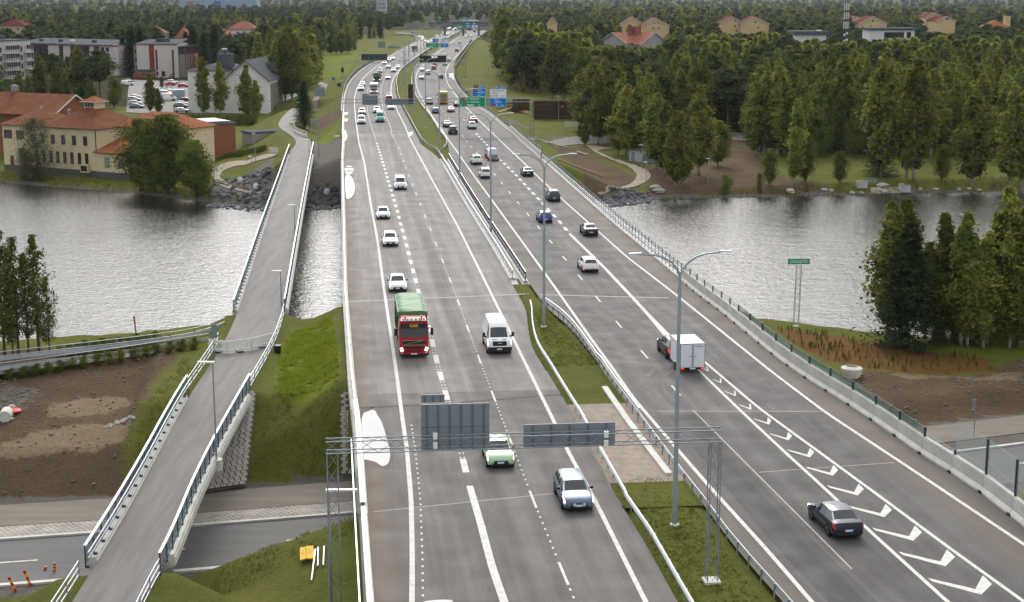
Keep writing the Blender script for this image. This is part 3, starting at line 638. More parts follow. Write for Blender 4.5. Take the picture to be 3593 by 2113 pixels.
puddle(road_l, 'I', (310,300, 350,262, 390,255, 412,290, 440,340, 470,440, 490,520, 480,590, 440,612, 395,585, 345,572, 305,540))
puddle(road_l, 'H', (202,165, 222,152, 250,156, 262,180, 245,205, 210,205)); puddle(road_l, 'H', (208,215, 245,220, 265,265, 268,300, 262,335, 240,360, 212,356))
puddle(road_l, 'R', (155,320, 195,302, 238,322, 215,355, 160,358)); puddle(road_l, 'R', (152,445, 190,428, 240,458, 205,495, 160,488)); puddle(road_l, 'R', (165,670, 185,655, 205,720, 222,790, 190,880, 166,870))
puddle(road_l, 'R', (1425,730, 1465,705, 1530,700, 1530,745, 1480,782, 1435,770)); puddle(road_r, 'O', (930,440, 1000,422, 1085,425, 1110,580, 1020,520, 955,490))
# ------------------------------------------------------------------ bridges, kerbs, railings
def poly_t(line, t0, t1, off=0.0, z=0.0, step=None):
 n = max(1, int(round((t1 - t0)/(step or 3.0)))); return [xy(t, line(t) + off, z) for t in np.linspace(t0, t1, n + 1)]
def resample(P, step):
 P = [Vector(p) for p in P]; L = [0]
 for a, b in zip(P, P[1:]): L.append(L[-1] + (b - a).length)
 n = max(1, int(round(L[-1]/step))); out = []
 for k in range(n + 1):
  d = L[-1]*k/n; i = min(len(P) - 2, max(0, np.searchsorted(L, d) - 1)); f = (d - L[i])/max(1e-6, L[i+1] - L[i]); out.append(P[i].lerp(P[i+1], f))
 return out
def smoothline(P, step=1.5, it=3):
 P = [Vector(p) for p in P]
 for _ in range(it):
  Q = [P[0]]
  for a, b in zip(P, P[1:]): Q += [a*.75 + b*.25, a*.25 + b*.75]
  Q.append(P[-1]); P = Q
 return resample(P, step)
def hd(a, b): return math.atan2(-(b.x - a.x), b.y - a.y)
MESHC = {}
def shared(key, fn):
 if key not in MESHC: MESHC[key] = fn()
 return MESHC[key]
def boxmesh(key, d, m, c=(0,0,0)): return shared(('box', key), lambda: bX_(c, d).mesh(str(key), m))
def posts_along(parent, path, spacing, mesh, name='post', z=0.0, ofs=0.0, org=None):
 P = resample(path, spacing); r = []
 for i, p in enumerate(P):
  a, b = P[max(i-1, 0)], P[min(i+1, len(P)-1)]; h = hd(a, b)
  o = link(name, mesh, parent, p + Vector((math.cos(h)*ofs, math.sin(h)*ofs, z)) - (org or Vector()), (0, 0, h)); r.append(o)
 return r
WBEAM = [(-.03,.0),(.05,.05),(.05,.11),(-.01,.16),(.05,.21),(.05,.27),(-.03,.32)]
def guardrail(path, label, side=1, h=.44, post='guard_post', mat_=M_RAIL, spacing=2.0, top=None, cat='guardrail', name='guardrail', group=None):
 'W-beam on steel posts; side = which way the beam faces'
 P = resample(path, 1.0); o = empty(name, P[0], 0, label, cat, group); org = P[0]
 prof = [(side*x, z + h) for x, z in WBEAM] + [(side*(-.045), h + .32), (side*(-.045), h)]
 MB().sweep([p - org for p in P], prof).build('beam', mat_, o)
 if top: MB().sweep([p - org for p in P], [(-.04, top), (.04, top), (.04, top + .09), (-.04, top + .09)]).build('top_rail', mat_, o)
 posts_along(o, P, spacing, boxmesh(post, (.06, .11, .8 if not top else top + .1), M_GALV, (0, 0, .33 if not top else top/2)), ofs=-side*.09, org=org)
 return o
river_bridge = empty('river_bridge', xy(157, 16, -8), 0, 'long concrete motorway bridge crossing the river on piers', 'bridge')
under_bridge = empty('underpass_bridge', xy(96, 16, -6), 0, 'short motorway bridge over the lower road near the gantry', 'bridge')
def slab(root, t0, t1, ext):
 ts = np.linspace(t0, t1, max(2, int((t1 - t0)/4))); org = root.location; q = MB(); vs = []
 for t in ts:
  a, b = WL(t) - .55, WR(t) + .55
  vs += [xy(t, a, -.03) - org, xy(t, b, -.03) - org, xy(t, b, -.55) - org, xy(t, b - 1.6, -1.45) - org, xy(t, a + 1.6, -1.45) - org, xy(t, a, -.55) - org]
 m = len(ts); fs = [(i*6 + k, i*6 + (k+1) % 6, (i+1)*6 + (k+1) % 6, (i+1)*6 + k) for i in range(m - 1) for k in range(6)]
 q.add(vs, fs + [(0,1,2,3,4,5), tuple(range(6*m - 1, 6*m - 7, -1))]); return q.build('deck', M_CONC, root)
slab(river_bridge, T_BR0 - 1.5, T_BR1 + 1.5, 0); slab(under_bridge, T_UP0 - 1.2, T_UP1 + 1.2, 0)
for t in (176, 200, 228, 256):
 for w_ in (WL(t) + 4, (ML(t) + WL(t))/2 + 2.5, MR(t) + 4, WR(t) - 4):
  lT_([(.75, -12), (.75, -1.3)], 12).build('pier', M_CONC, river_bridge, xy(t, w_, 0) - river_bridge.location)
for s_ in (8.9, -10.2):
 P = [Vector((x, y_edge(x) + s_, -6.4)) for x in np.linspace(-13, 27, 20)]; P = [p_ for p_ in P if WL(tw(p_)[0]) - .5 < tw(p_)[1] < WR(tw(p_)[0]) + .6]
 MB().sweep([p_ - under_bridge.location for p_ in P], [(-.5, 0), (.5, 0), (.5, 5.2), (-.5, 5.2)]).build('abutment', M_CONC, under_bridge)
for t, s_ in ((T_BR0 - .8, 1), (T_BR1 + .8, -1)):
 a, b = xy(t, WL(t) - .3, 0), xy(t, WR(t) + .3, 0); h = hd(a, b); c = (a + b)/2
 bX_((0, 0, -2.6), (1.4, (b - a).length, 3.6)).build('abutment', M_CONC, river_bridge, c - river_bridge.location, h)
# --- left edge of the motorway
def edge_beam(name, root, line, t0, t1, off, wd, h, m=M_CONC2, z0=-.3):
 org = root.location; P = [p - org for p in poly_t(line, t0, t1, off)]
 return MB().sweep(P, [(-wd/2, z0), (wd/2, z0), (wd/2, h), (-wd/2, h)]).build(name, m, root)
def parapet(name, label, line, t0, t1, off, rails, post_h, spacing, postm, panel=None, kerb=(.45,.22), cat='railing', side=0, group=None, beam=None):
 org = xy(t0, line(t0) + off); o = empty(name, org, 0, label, cat, group)
 if kerb: edge_beam('kerb', o, line, t0, t1, off, kerb[0], kerb[1])
 P = [p - org for p in poly_t(line, t0, t1, off + side, 0, 2.0)]
 for z, a, b, m in rails:
  MB().sweep(P, [(-a/2, z), (a/2, z), (a/2, z + b), (-a/2, z + b)]).build('rail', m, o)
 if beam:
  MB().sweep(P, [(beam[1]*x, z + beam[0]) for x, z in WBEAM] + [(-beam[1]*.045, beam[0] + .32), (-beam[1]*.045, beam[0])]).build('beam', M_RAIL, o)
 posts_along(o, poly_t(line, t0, t1, off + side), spacing, boxmesh((name, post_h), (.07, .10, post_h), postm, (0, 0, post_h/2)), org=org)
 if panel:
  z0, z1, m, po = panel; R = resample(poly_t(line, t0, t1, off + side + po), spacing)
  for a, b in zip(R, R[1:]):
   if (b - a).length < .2: continue
   h = hd(a, b); L = (b - a).length - .09
   link('panel', shared(('panel', name, round(L, 1)), lambda: bX_((0, 0, 0), (.024, round(L, 1), z1 - z0)).mesh('panel', m)), o, (a + b)/2 + Vector((0, 0, (z0 + z1)/2)) - org, (0, 0, h))
 return o
G_TEAL = glassmat('teal_glass', (.10,.20,.19), .42); G_CLEAR = glassmat('clear_pane', (.45,.52,.52), .22); G_MESH = glassmat('blue_mesh', (.05,.10,.15), .42, .5)
G_DARKP = glassmat('smoked_pane', (.03,.035,.04), .72, .15); G_MESHD = glassmat('dark_mesh', (.03,.04,.05), .5, .5)
rails3 = [(.95, .10, .08, M_RAIL), (.55, .07, .06, M_RAIL), (.75, .05, .05, M_RAIL)]
parapet('bridge_railing', 'pale steel railing along the outer left edge of the river bridge', WL, T_BR0, T_BR1, -.25, rails3, 1.0, 2.0, M_GALV, panel=(.25, .92, G_MESHD, -.06), kerb=(.5, .18), beam=(.42, 1))
parapet('roadside_railing', 'pale steel railing between the puddle and the green mound, left of the motorway', WL, 107, T_BR0, -.25, [(.95,.10,.08,M_RAIL),(.62,.06,.05,M_RAIL)], 1.0, 2.0, M_GALV, kerb=(.55, .24), beam=(.42, 1))
parapet('underpass_railing', 'white edge railing with dark gaps above the underpass, beside the large puddle', WL, 84, 107, -.22, [(.92,.34,.07,M_WHITE)], .95, 1.35, M_BLACK, panel=(.30, .72, mat('barrier_white', (.62,.62,.59), .6, var=.1, scale=2), .12), kerb=(.55, .26))
parapet('noise_screen', 'tall smoked glass noise screen at the bottom left of the motorway', WL, 52, 93, -.75, [(2.05,.08,.08,M_RAIL)], 2.1, 2.6, M_DARK, panel=(.1, 2.0, G_DARKP, 0), kerb=None, cat='noise screen')
parapet('roadside_barrier', 'low white crash barrier along the near left shoulder', WL, 52, 84, -.22, [(.75,.30,.07,M_WHITE)], .78, 1.6, M_BLACK, panel=(.28, .62, MATS['barrier_white'], .1), kerb=(.5, .22))
parapet('approach_railing', 'pale railing on the far left approach, curving out of view behind the sign gantry', WL, T_BR1, 395, -.25, [(.95,.10,.08,M_RAIL),(.62,.06,.05,M_RAIL)], 1.0, 2.5, M_GALV, kerb=(.55, .30), beam=(.42, 1))
parapet('curved_mesh_fence', 'tall grey mesh fence following the outside of the left bend', WL, 398, 760, -.5, [(2.1,.06,.06,M_GALV)], 2.15, 4.0, M_GALV, panel=(.3, 2.05, G_MESHD, 0), kerb=(.9, .45), cat='fence')
# --- median on the river bridge
parapet('median_railing_left', 'pale double rail on concrete kerb, left railing of the bridge median', ML, T_BR0 + 1, T_BR1, .05, [(1.0,.10,.08,M_RAIL),(.55,.07,.30,M_RAIL)], 1.05, 2.0, M_GALV, kerb=(.7, .20)).name = 'median_railing'
mr = parapet('median_mesh_railing', 'dark barred railing with pale handrail, right railing of the bridge median', MR, T_BR0 - 1, T_BR1, -.25, [(1.15,.09,.07,M_RAIL),(.62,.06,.05,M_RAIL)], 1.2, 2.0, M_DARK, kerb=(.55, .20))
q = MB(); org = mr.location
for p in resample(poly_t(MR, T_BR0 - 1, T_BR1, -.25), .42): q.box(p - org + Vector((0, 0, .65)), (.035, .035, .95))
setp(q.build('baluster', M_DARK, mr), kind='stuff')
# --- median guardrails off the bridge
guardrail([at('H',845,140), at('H',820,85), at('R',1995,1085), at('R',1800,975), at('R',1700,880), at('R',1600,710), at('R',1500,520), at('R',1400,330), at('R',1310,170)], 'steel guardrail left of the far median, swinging in to the bridge railing', 1)
far_l = [at('R',1310,165)] + [at('N',*p) for p in ((1510,1340),(1460,1180),(1482,1110),(1450,1050),(1450,900),(1480,760),(1580,600))]
guardrail(smoothline(far_l, 2, 2), 'kinked steel guardrail left of the far median, beyond the back of the sign gantry', 1, spacing=4)
guardrail([at('N',1700,500), at('N',1900,345), at('N',2120,190), at('N',2310,65), at('M',1170,725), at('M',1360,600), at('M',1560,495)], 'far thin guardrail left of the median, running up to the overpass', 1, spacing=12)
guardrail(smoothline([at('S',*p) for p in ((355,1060),(395,1010),(412,950),(390,890),(330,810),(270,735))], 1, 2) + [at('S',130,500), at('S',0,350)], 'steel guardrail right of the far median, hooking in at the bridge end', -1)
guardrail(smoothline([at('O',*p) for p in ((370,1370),(205,1130),(115,970),(70,850),(20,680),(38,480),(95,330),(225,160))], 2, 2), 'thin guardrail right of the far median, along the inside of the left bend', -1, spacing=4)
guardrail([at('M',*p) for p in ((420,1425),(790,1090),(1020,940),(1270,755),(1560,565),(1610,510))], 'far guardrail right of the median, behind the dark message board', -1, spacing=12)
guardrail(smoothline([at('H',*p) for p in ((1408,1070),(1420,1110),(1420,1200),(1448,1340),(1540,1482))], 1, 2) + [at('I',*p) for p in ((1610,160),(1715,330),(1805,505),(1895,665),(2005,862))] + [at('K',*p) for p in ((140,850),(310,1100),(510,1457))] + [xy(54, ML(54) + .15)], 'long steel guardrail left of the near grass median, beside the white van', 1)
guardrail(smoothline([at('H',*p) for p in ((1485,1065),(1540,1100),(1620,1160),(1710,1255),(1850,1460))], 1, 2) + [at('K',*p) for p in ((10,70),(90,190),(240,390))], 'pipe topped steel guardrail right of the near median, by the tall double lamp', -1, top=.95)
guardrail([at('K',*p) for p in ((240,390),(460,690),(630,910),(760,1090),(910,1270),(1070,1450))] + [xy(54, MR(54) - .1)], 'steel guardrail right of the near median, passing behind the gantry foot', -1)
# sandy paved stretch of the median over the underpass with its white kerb
def med(t0, t1, z, a=-.2, b=.12):
 ts = np.linspace(t0, t1, 12); return MB().add([xy(t, w_, z) for t in ts for w_ in (ML(t) + a, MR(t) + b)], [(2*i, 2*i + 1, 2*i + 3, 2*i + 2) for i in range(11)])
setp(med(84, 88.7, .08).build('median_turf', bpy.data.materials['ground_cover']), 'grass of the median just before the sandy strip', 'grass', kind='structure')
setp(med(107.2, 119, .08).build('median_turf', bpy.data.materials['ground_cover']), 'grass of the median beyond the sandy strip', 'grass', kind='structure')
sand = setp(med(88.6, 107.3, .075).build('median_sand', mat('sand_surface', (.26,.215,.175), .95, var=.2, scale=1.2, bump=.01, bscale=20)), 'sandy surface of the median over the underpass', 'sand', kind='structure')
o = empty('median_kerb', at('K',20,195), 0, 'white concrete kerb at the right side of the sandy median', 'kerb'); org = o.location.copy()
KP = [at('K',*p) for p in ((36,195),(166,385),(306,570),(416,712))]
MB().sweep([p - org for p in KP], [(-.22,-.1),(.22,-.1),(.22,.24),(-.22,.24)]).build('kerb_beam', M_CONC2, o)
# --- right side: bridge railing with glass, concrete walls with glass above
parapet('bridge_glass_railing', 'pale railing with clear glass along the outer right edge of the river bridge', WR, T_BR0 - 2, T_BR1 - 1, .22, [(.88,.10,.09,M_RAIL),(.5,.07,.16,M_RAIL)], 1.65, 2.0, mat('teal_post', (.16,.20,.20), .5, .3), panel=(.95, 1.6, G_CLEAR, .06), kerb=(.55, .15))
def conc_wall(name, label, t0, t1, h, glass, gm, postm, sp=4.0, gz_=None, lines=True, side=.2):
 org = xy(t0, WR(t0) + side); o = empty(name, org, 0, label, 'noise wall'); P = resample(poly_t(WR, t0, t1, side), sp)
 for i, (a, b) in enumerate(zip(P, P[1:])):
  h_ = hd(a, b); L = (b - a).length - .05; key = (name, round(L, 2))
  def mk():
   q = MB(); pr = [(-.32,-.3),(.14,-.3),(.14,h),(-.12,h),(-.14,.34),(-.32,.12)]
   q.sweep([Vector((0,-L/2,0)), Vector((0,L/2,0))], pr); return q.mesh('wall_panel', M_CONC2)
  e = link('wall_panel', shared(key, mk), o, (a + b)/2 - org, (0, 0, h_))
  if lines:
   link('groove', shared((key, 'g'), lambda: [q_ := MB(), [q_.box((-.135 + k*.004 - .002, 0, .48 + k*.16), (.012, L - .1, .022)) for k in range(int((h - .5)/.16))], q_.mesh('groove', mat('groove_dark', (.16,.155,.145), .9))][-1]), e)
   link('drain_block', shared('drainblk', lambda: bX_((0,0,0), (.12,.34,.16)).mesh('drain_block', M_DARK)), e, (-.36, L/2, .06))
  if glass:
   z1 = glass if not callable(glass) else glass(i/len(P))
   pane = link('glass_pane', shared((key, 'p', round(z1, 2)), lambda: bX_((0, 0, h + z1/2), (.03, L, z1)).mesh('glass_pane', gm)), e)
   link('post', shared((name, 'post', round(z1, 2)), lambda: bX_((0, 0, (h + z1)/2 + .2), (.14, .12, h + z1 - .35)).mesh('post', postm)), o, a - org, (0, 0, h_))
 return o
conc_wall('noise_wall', 'pale concrete wall with teal glass band along the right shoulder', 93, 134, 1.15, .62, G_TEAL, M_DARK)
conc_wall('bridge_end_wall', 'pale concrete wall with clear glass at the near right end of the bridge', 134, 156, 1.15, .6, G_CLEAR, mat('teal_post', (.16,.20,.20)), 3.0)
conc_wall('tall_glass_wall', 'tall dark framed glass noise wall at the right edge of the photo', 56, 93, 1.15, lambda f: 2.2 if f < .72 else .3, G_CLEAR, M_DARK, 4.0)
conc_wall('far_glass_wall', 'pale concrete wall with clear glass top at the far right end of the bridge', 279, 338, 1.25, .9, G_CLEAR, mat('teal_post', (.16,.20,.20)), 4.0, lines=False)
conc_wall('dark_post_wall', 'low concrete wall topped with short dark posts beside the green direction sign', 338, 445, .6, .9, G_CLEAR, M_DARK, 4.0, lines=False)
conc_wall('dark_panel_wall', 'dark noise wall curving with the far right shoulder', 448, 640, .5, 1.5, G_DARKP, M_DARK, 5.0, lines=False)
conc_wall('far_dark_wall', 'distant dark noise wall at the far right side near the overpass', 655, 1000, .4, 1.6, G_DARKP, M_DARK, 9.0, lines=False)
# ------------------------------------------------------------------ footbridge and paths
PZ = -.8
A_PED = mat('path_asphalt', (.135,.121,.110), .75, var=.22, scale=.5, stretch=(3, .25, 1), bump=.004, bscale=30)
def path_strip(name, Lp, Rp, z, m, label, cat='path', step=1.5, parent=None, dz=0.0, kind='structure', nl=4, follow=False):
 n = 160; A = resample(Lp, .5); B = resample(Rp, .5); rows = []
 k = max(len(A), len(B)); k = max(6, int(k*.5/step))
 for i in range(k + 1):
  a = A[min(len(A)-1, int(round(i/k*(len(A)-1))))]; b = B[min(len(B)-1, int(round(i/k*(len(B)-1))))]
  row = [a.lerp(b, j/nl) for j in range(nl + 1)]
  if follow: 
   zz = terrain(np.array([p.x for p in row]), np.array([p.y for p in row])); row = [Vector((p.x, p.y, float(h_) + dz)) for p, h_ in zip(row, zz)]
  else: row = [Vector((p.x, p.y, p.z + dz)) for p in row]
  rows.append(row)
 o = link(name, strip_mesh(name, m, rows), parent)
 if kind: setp(o, label, cat, kind=kind)
 return o
def pts(zn, z, *c): return [at(zn, c[i], c[i+1], z) for i in range(0, len(c), 2)]
pedL = smoothline([xy(48, -16.6, PZ)] + pts('D', PZ, 178,1482, 330,1232, 455,988, 520,895, 572,805, 602,715, 645,580, 690,450, 716,372), 1.5, 2)
pedR = smoothline([xy(48, -12.4, PZ)] + pts('D', PZ, 345,1482, 402,1388, 480,1192, 590,990, 664,862, 690,790, 706,700, 736,530, 755,430, 768,366), 1.5, 2)
foot = path_strip('footway', pedL, pedR, PZ, A_PED, 'asphalt footway crossing the river left of the motorway', dz=0)
farL = smoothline(pts('Q', PZ, 560,1230) + pts('Q', -1.2, 690,1070, 790,960, 780,850, 650,745, 450,620, 430,520, 540,380, 640,280, 700,235), 1, 2)
farR = smoothline(pts('Q', PZ, 1100,1230) + pts('Q', -1.2, 1120,1080, 1145,960, 1040,840, 820,740, 750,590, 790,470, 860,320, 850,240), 1, 2)
path_strip('footway_bend', farL, farR, -1.2, A_PED, 'asphalt footway bending past the dark spruce on the far bank', dz=.02)
far2 = path_strip('footway_far', pts('B', -1.5, 465,900, 520,820, 560,740, 505,712, 545,700), pts('B', -1.5, 520,900, 590,800, 625,740, 590,722, 560,705), -1.5, A_PED, 'grey footpath beyond the spruce where three people walk', dz=.0, follow=True); far2.location.z = .12
footbridge = empty('footbridge', pedL[0], 0, 'slender concrete footbridge over the river left of the motorway', 'bridge'); fo = footbridge.location.copy()
def sub(P, a, b): return [p for p in P if a <= tw(p)[0] <= b]
for nm, a, b in (('near', 80, 117), ('river', 148, 300)):
 A, B = sub(pedL, a, b), sub(pedR, a, b); n = min(len(A), len(B)); A = [A[int(i*(len(A)-1)/(n-1))] for i in range(n)]; B = [B[int(i*(len(B)-1)/(n-1))] for i in range(n)]
 q = MB(); vs = []
 for l, r in zip(A, B):
  d = (r - l).normalized(); z = Vector((0,0,1))
  vs += [l - d*.55 - z*.02 - fo, r + d*.55 - z*.02 - fo, r + d*.55 - z*.5 - fo, r - d*.9 - z*1.1 - fo, l + d*.9 - z*1.1 - fo, l - d*.55 - z*.5 - fo]
 q.add(vs, [(i*6 + k, i*6 + (k+1) % 6, (i+1)*6 + (k+1) % 6, (i+1)*6 + k) for i in range(n - 1) for k in range(6)] + [(0,1,2,3,4,5), tuple(range(6*n - 1, 6*n - 7, -1))])
 q.build('deck', M_CONC2, footbridge)
 for P_, sd in ((A, -1), (B, 1)):
  MB().sweep([p - fo for p in P_], [(sd*.08, -.03), (sd*.5, -.03), (sd*.5, .16), (sd*.08, .16)]).build('kerb', M_CONC2, footbridge)
for t in (88, 109, 172, 205, 240, 270):
 c = np.interp(t, PEDC[:,0], PEDC[:,1]); z0 = -12 if t > 150 else -6.4
 for dw in (-1.0, 1.0): lT_([(.42, z0), (.42, -1.7)], 12).build('pier', M_CONC, footbridge, xy(t, c + dw, 0) - fo)
M_BLUE = mat('blue_steel', (.045,.085,.13), .5, .3); M_TOPR = mat('pale_rail', (.60,.63,.66), .4, .4)
def foot_rail(label, P, side, mesh_panel=True, pipes=False, post_h=1.25):
 org = P[0]; o = empty('footbridge_railing', org, 0, label, 'railing'); R = resample(P, 2.0); Q = [p - org for p in resample(P, 1.0)]
 MB().sweep(Q, [(-.07, 1.2), (.07, 1.2), (.07, 1.28), (-.07, 1.28)]).build('handrail', M_TOPR, o)
 MB().sweep(Q, [(-.03, .2), (.03, .2), (.03, .26), (-.03, .26)]).build('bottom_rail', M_BLUE, o)
 if pipes:
  for z in (.55, .85): tB_([p + Vector((0,0,z)) + Vector((-side*.16,0,0)) for p in Q], .05, 6).build('pipe_rail', M_TOPR, o)
 posts_along(o, P, 2.0, boxmesh('foot_post', (.07,.09,1.25), M_BLUE, (0,0,.62)), org=org)
 posts_along(o, P, 2.0, boxmesh('foot_foot', (.16,.16,.12), M_DARK, (0,0,.06)), 'base_plate', org=org, ofs=-side*.1)
 if mesh_panel:
  for a, b in zip(R, R[1:]):
   L = round((b - a).length - .1, 1); h = hd(a, b); sl = Matrix.Rotation(0, 3, 'X')
   link('mesh_panel', shared(('mp', L), lambda: bX_((0,0,.72), (.02, L, .92)).mesh('mesh_panel', G_MESH)), o, (a + b)/2 - org, (0, 0, h))
 return o
zk = Vector((0, 0, .14))
def offs(P, d):
 r = []
 for i, p in enumerate(P):
  v = P[min(i+1, len(P)-1)] - P[max(i-1, 0)]; v.z = 0; v.normalize(); r.append(p + Vector((v.y, -v.x, 0))*d)
 return r
foot_rail('blue mesh railing with pipe rails, left side of the near footbridge', [p + zk for p in offs(sub(pedL, 78, 118), -.3)], -1, pipes=True)
foot_rail('blue mesh railing on the right side of the near footbridge', [p + zk for p in offs(sub(pedR, 78, 118), .3)], 1)
foot_rail('white topped blue railing along the left side of the footbridge over the river', [p + zk for p in offs(sub(pedL, 146, 315), -.3)], -1)
foot_rail('white topped blue railing along the right side of the footbridge over the river', [p + zk for p in offs(sub(pedR, 146, 315), .3)], 1)
def pipe_fence(label, P, n=3, h=1.1, sp=2.5, beam=False, name='pipe_fence'):
 org = P[0]; o = empty(name, org, 0, label, 'fence'); Q = [p - org for p in resample(P, 1.2)]
 for k in range(n): tB_([p + Vector((0,0,h*(k + 1)/n)) for p in Q], .035, 6).build('pipe_rail', M_RAIL, o)
 if beam: MB().sweep(Q, [(-x, z + .38) for x, z in WBEAM] + [(.045, .7), (.045, .38)]).build('beam', M_RAIL, o)
 posts_along(o, P, sp, boxmesh(('pf', h), (.06,.06,h), M_GALV, (0,0,h/2)), org=org)
 return o
pipe_fence('pipe fence at the left of the footway, between near footbridge and barricade', offs(sub(pedL, 117, 134), -.3), 3)
pipe_fence('pipe fence at the right of the footway, beside the bright green mound', offs(sub(pedR, 117, 147), .3), 3)
pipe_fence('pipe fence at the bottom left corner beside the footway', offs(sub(pedL, 52, 79), -.3), 3)
pipe_fence('pipe fence right of the footway at the bottom of the photo', offs(sub(pedR, 52, 79), .3), 3)
# riverside footway with its two fences
rpF = smoothline([xy(104, -95, -1.6)] + pts('F', -1.6, -60,1255, 0,1245, 630,1175, 1200,1105, 1420,1062, 1560,1000), 1.5, 2)
rpN = smoothline([xy(98, -95, -1.6)] + pts('F', -1.6, -60,1325, 0,1315, 550,1240, 900,1195, 1300,1125, 1450,1105), 1.5, 2)
path_strip('riverside_footway', rpF, rpN, -1.6, A_PED, 'asphalt footway running left along the near river bank', dz=.02)
guard = pipe_fence('long steel fence with beam on the river side of the left footway', [p for p in rpF if p.x > -60], 3, 1.15, beam=True)
pipe_fence('steel fence with beam on the earth slope side of the left footway', [p for p in rpN if p.x > -60], 2, 1.0, beam=True)
# ------------------------------------------------------------------ lower road
A_LOW = mat('lower_asphalt', (.085,.082,.080), .7, var=.2, scale=.4, stretch=(.3, 2.0, 1), bump=.004, bscale=30)
A_LOW2 = mat('lower_path_asphalt', (.155,.135,.110), .8, var=.2, scale=.5, stretch=(.3, 2, 1))
def sline(s_, x0, x1, z): return [Vector((x, y_edge(x) + s_, z)) for x in np.linspace(x0, x1, 60)]
low = path_strip('lower_road', sline(0, -85, 95, -5.97), sline(-8.4, -85, 95, -5.97), 0, A_LOW, 'dark asphalt road passing under both bridges', 'road', step=3)
lp = path_strip('lower_footpath', sline(7.6, -85, 95, -5.95), sline(2.9, -85, 95, -5.95), 0, A_LOW2, 'light brown footpath beside the lower road', 'path', step=3)
q = MB().sweep(sline(.15, -85, 95, -5.97), [(-.15, -.1), (.15, -.1), (.15, .13), (-.15, .13)]).build('kerb', M_CONC2, low)
q = MB().sweep(sline(-8.5, -85, -8, -5.97), [(-.2, -.1), (.2, -.1), (.2, .12), (-.2, .12)]).build('kerb', M_CONC2, low)
for x in np.arange(-60, 80, 9.0):
 if abs(x - 8) < 16: continue
 a, b = Vector((x, y_edge(x) - 4.3, -5.962)), Vector((x + 2.6, y_edge(x + 2.6) - 4.3, -5.962)); n = Vector((-.03, .09, 0))
 MB().add([a - n, b - n, b + n, a + n], [(0,1,2,3)]).build('centre_dash', M_MARK, low)
# paving stones: verge of the lower road, slope under the footbridge, slope beside the abutment
M_PAVE = mat('paving_stone', (.36,.335,.295), .9, var=.25, scale=.8, objvar=.12); M_PAVE2 = mat('paving_bed', (.14,.125,.105), .95)
def paving(parent, name, frames, size, limit=240):
 me = shared(('pave', size), lambda: MB().add([(sx*(size[0]/2 - i*.012), sy*(size[1]/2 - i*.012), i*.05) for i in (0, 1) for sx, sy in ((-1,-1),(1,-1),(1,1),(-1,1))], [(4,5,6,7),(0,1,5,4),(1,2,6,5),(2,3,7,6),(3,0,4,7)]).mesh('paving_stone', M_PAVE))
 frames.sort(key=lambda f: (f[0] - cam.location).length)
 vs0 = [v.co.copy() for v in me.vertices]; fs0 = [tuple(p.vertices) for p in me.polygons]; q = MB()
 for k, (p, M) in enumerate(frames):
  if k < limit:
   o = link('paving_stone', me, parent); o.matrix_local = Matrix.Translation(p - parent.location) @ M.to_4x4()
  else: q.add([M @ v + p - parent.location for v in vs0], fs0)
 if q.f: setp(q.build('paving_field', M_PAVE, parent), kind='stuff')
fr = []
for j in range(9):
 for x in np.arange(-46 + (j % 2)*.2, -9, .40):
  y = y_edge(x) + .42 + j*.27; h = math.atan(.285 + .0024*x)
  fr.append((Vector((x, y, -5.965 + .006*rnd.random())), Matrix.Rotation(h, 3, 'Z')))
paving(low, 'verge', fr, (.385, .255))
def slope_paving(name, label, c00, c10, c11, c01, size, limit=240):
 'quad corners: near-left, near-right, far-right, far-left'
 for c_ in (c00, c10, c11, c01): c_.z = max(c_.z, gz(c_.x, c_.y)) + .22
 o = empty(name, c00, 0, label, 'paving'); U = (c10 - c00); Vv = (c01 - c00)
 MB().add([c - c00 - Vector((0,0,.2)) for c in (c00, c10, c11, c01)], [(0,1,2,3)]).build('bed', M_PAVE2, o)
 nv = int(Vv.length/size[1]); fr = []
 for j in range(nv):
  f = (j + .5)/nv; a, b = c00.lerp(c01, f), c10.lerp(c11, f); nu = max(1, int((b - a).length/size[0])); 
  for i in range(nu):
   g = (i + (.5 if j % 2 else .25))/nu
   if g > 1: continue
   p = a.lerp(b, g); X = (b - a).normalized(); Yv = ((c01.lerp(c11, g)) - (c00.lerp(c10, g))).normalized(); Z = X.cross(Yv).normalized(); Yv = Z.cross(X)
   fr.append((p + Z*(.01*rnd.random()), Matrix((X, Yv, Z)).transposed()))
 paving(o, name, fr, (size[0] - .02, size[1] - .02), limit); return o
def G_(x, y, z): return at('G', x, y, z)
slope_paving('paved_slope', 'grey stone paved slope under the near footbridge', G_(1180,800,-5.85), G_(1578,742,-5.85), G_(1640,165,-1.28), G_(1340,185,-1.28), (.42,.30), 280)
slope_paving('paved_abutment', 'narrow stone paved strip beside the motorway abutment, next to the puddle', G_(2190,680,-5.8), G_(2275,680,-5.8), G_(2240,165,-1.25), G_(2180,165,-1.25), (.40,.30), 280)
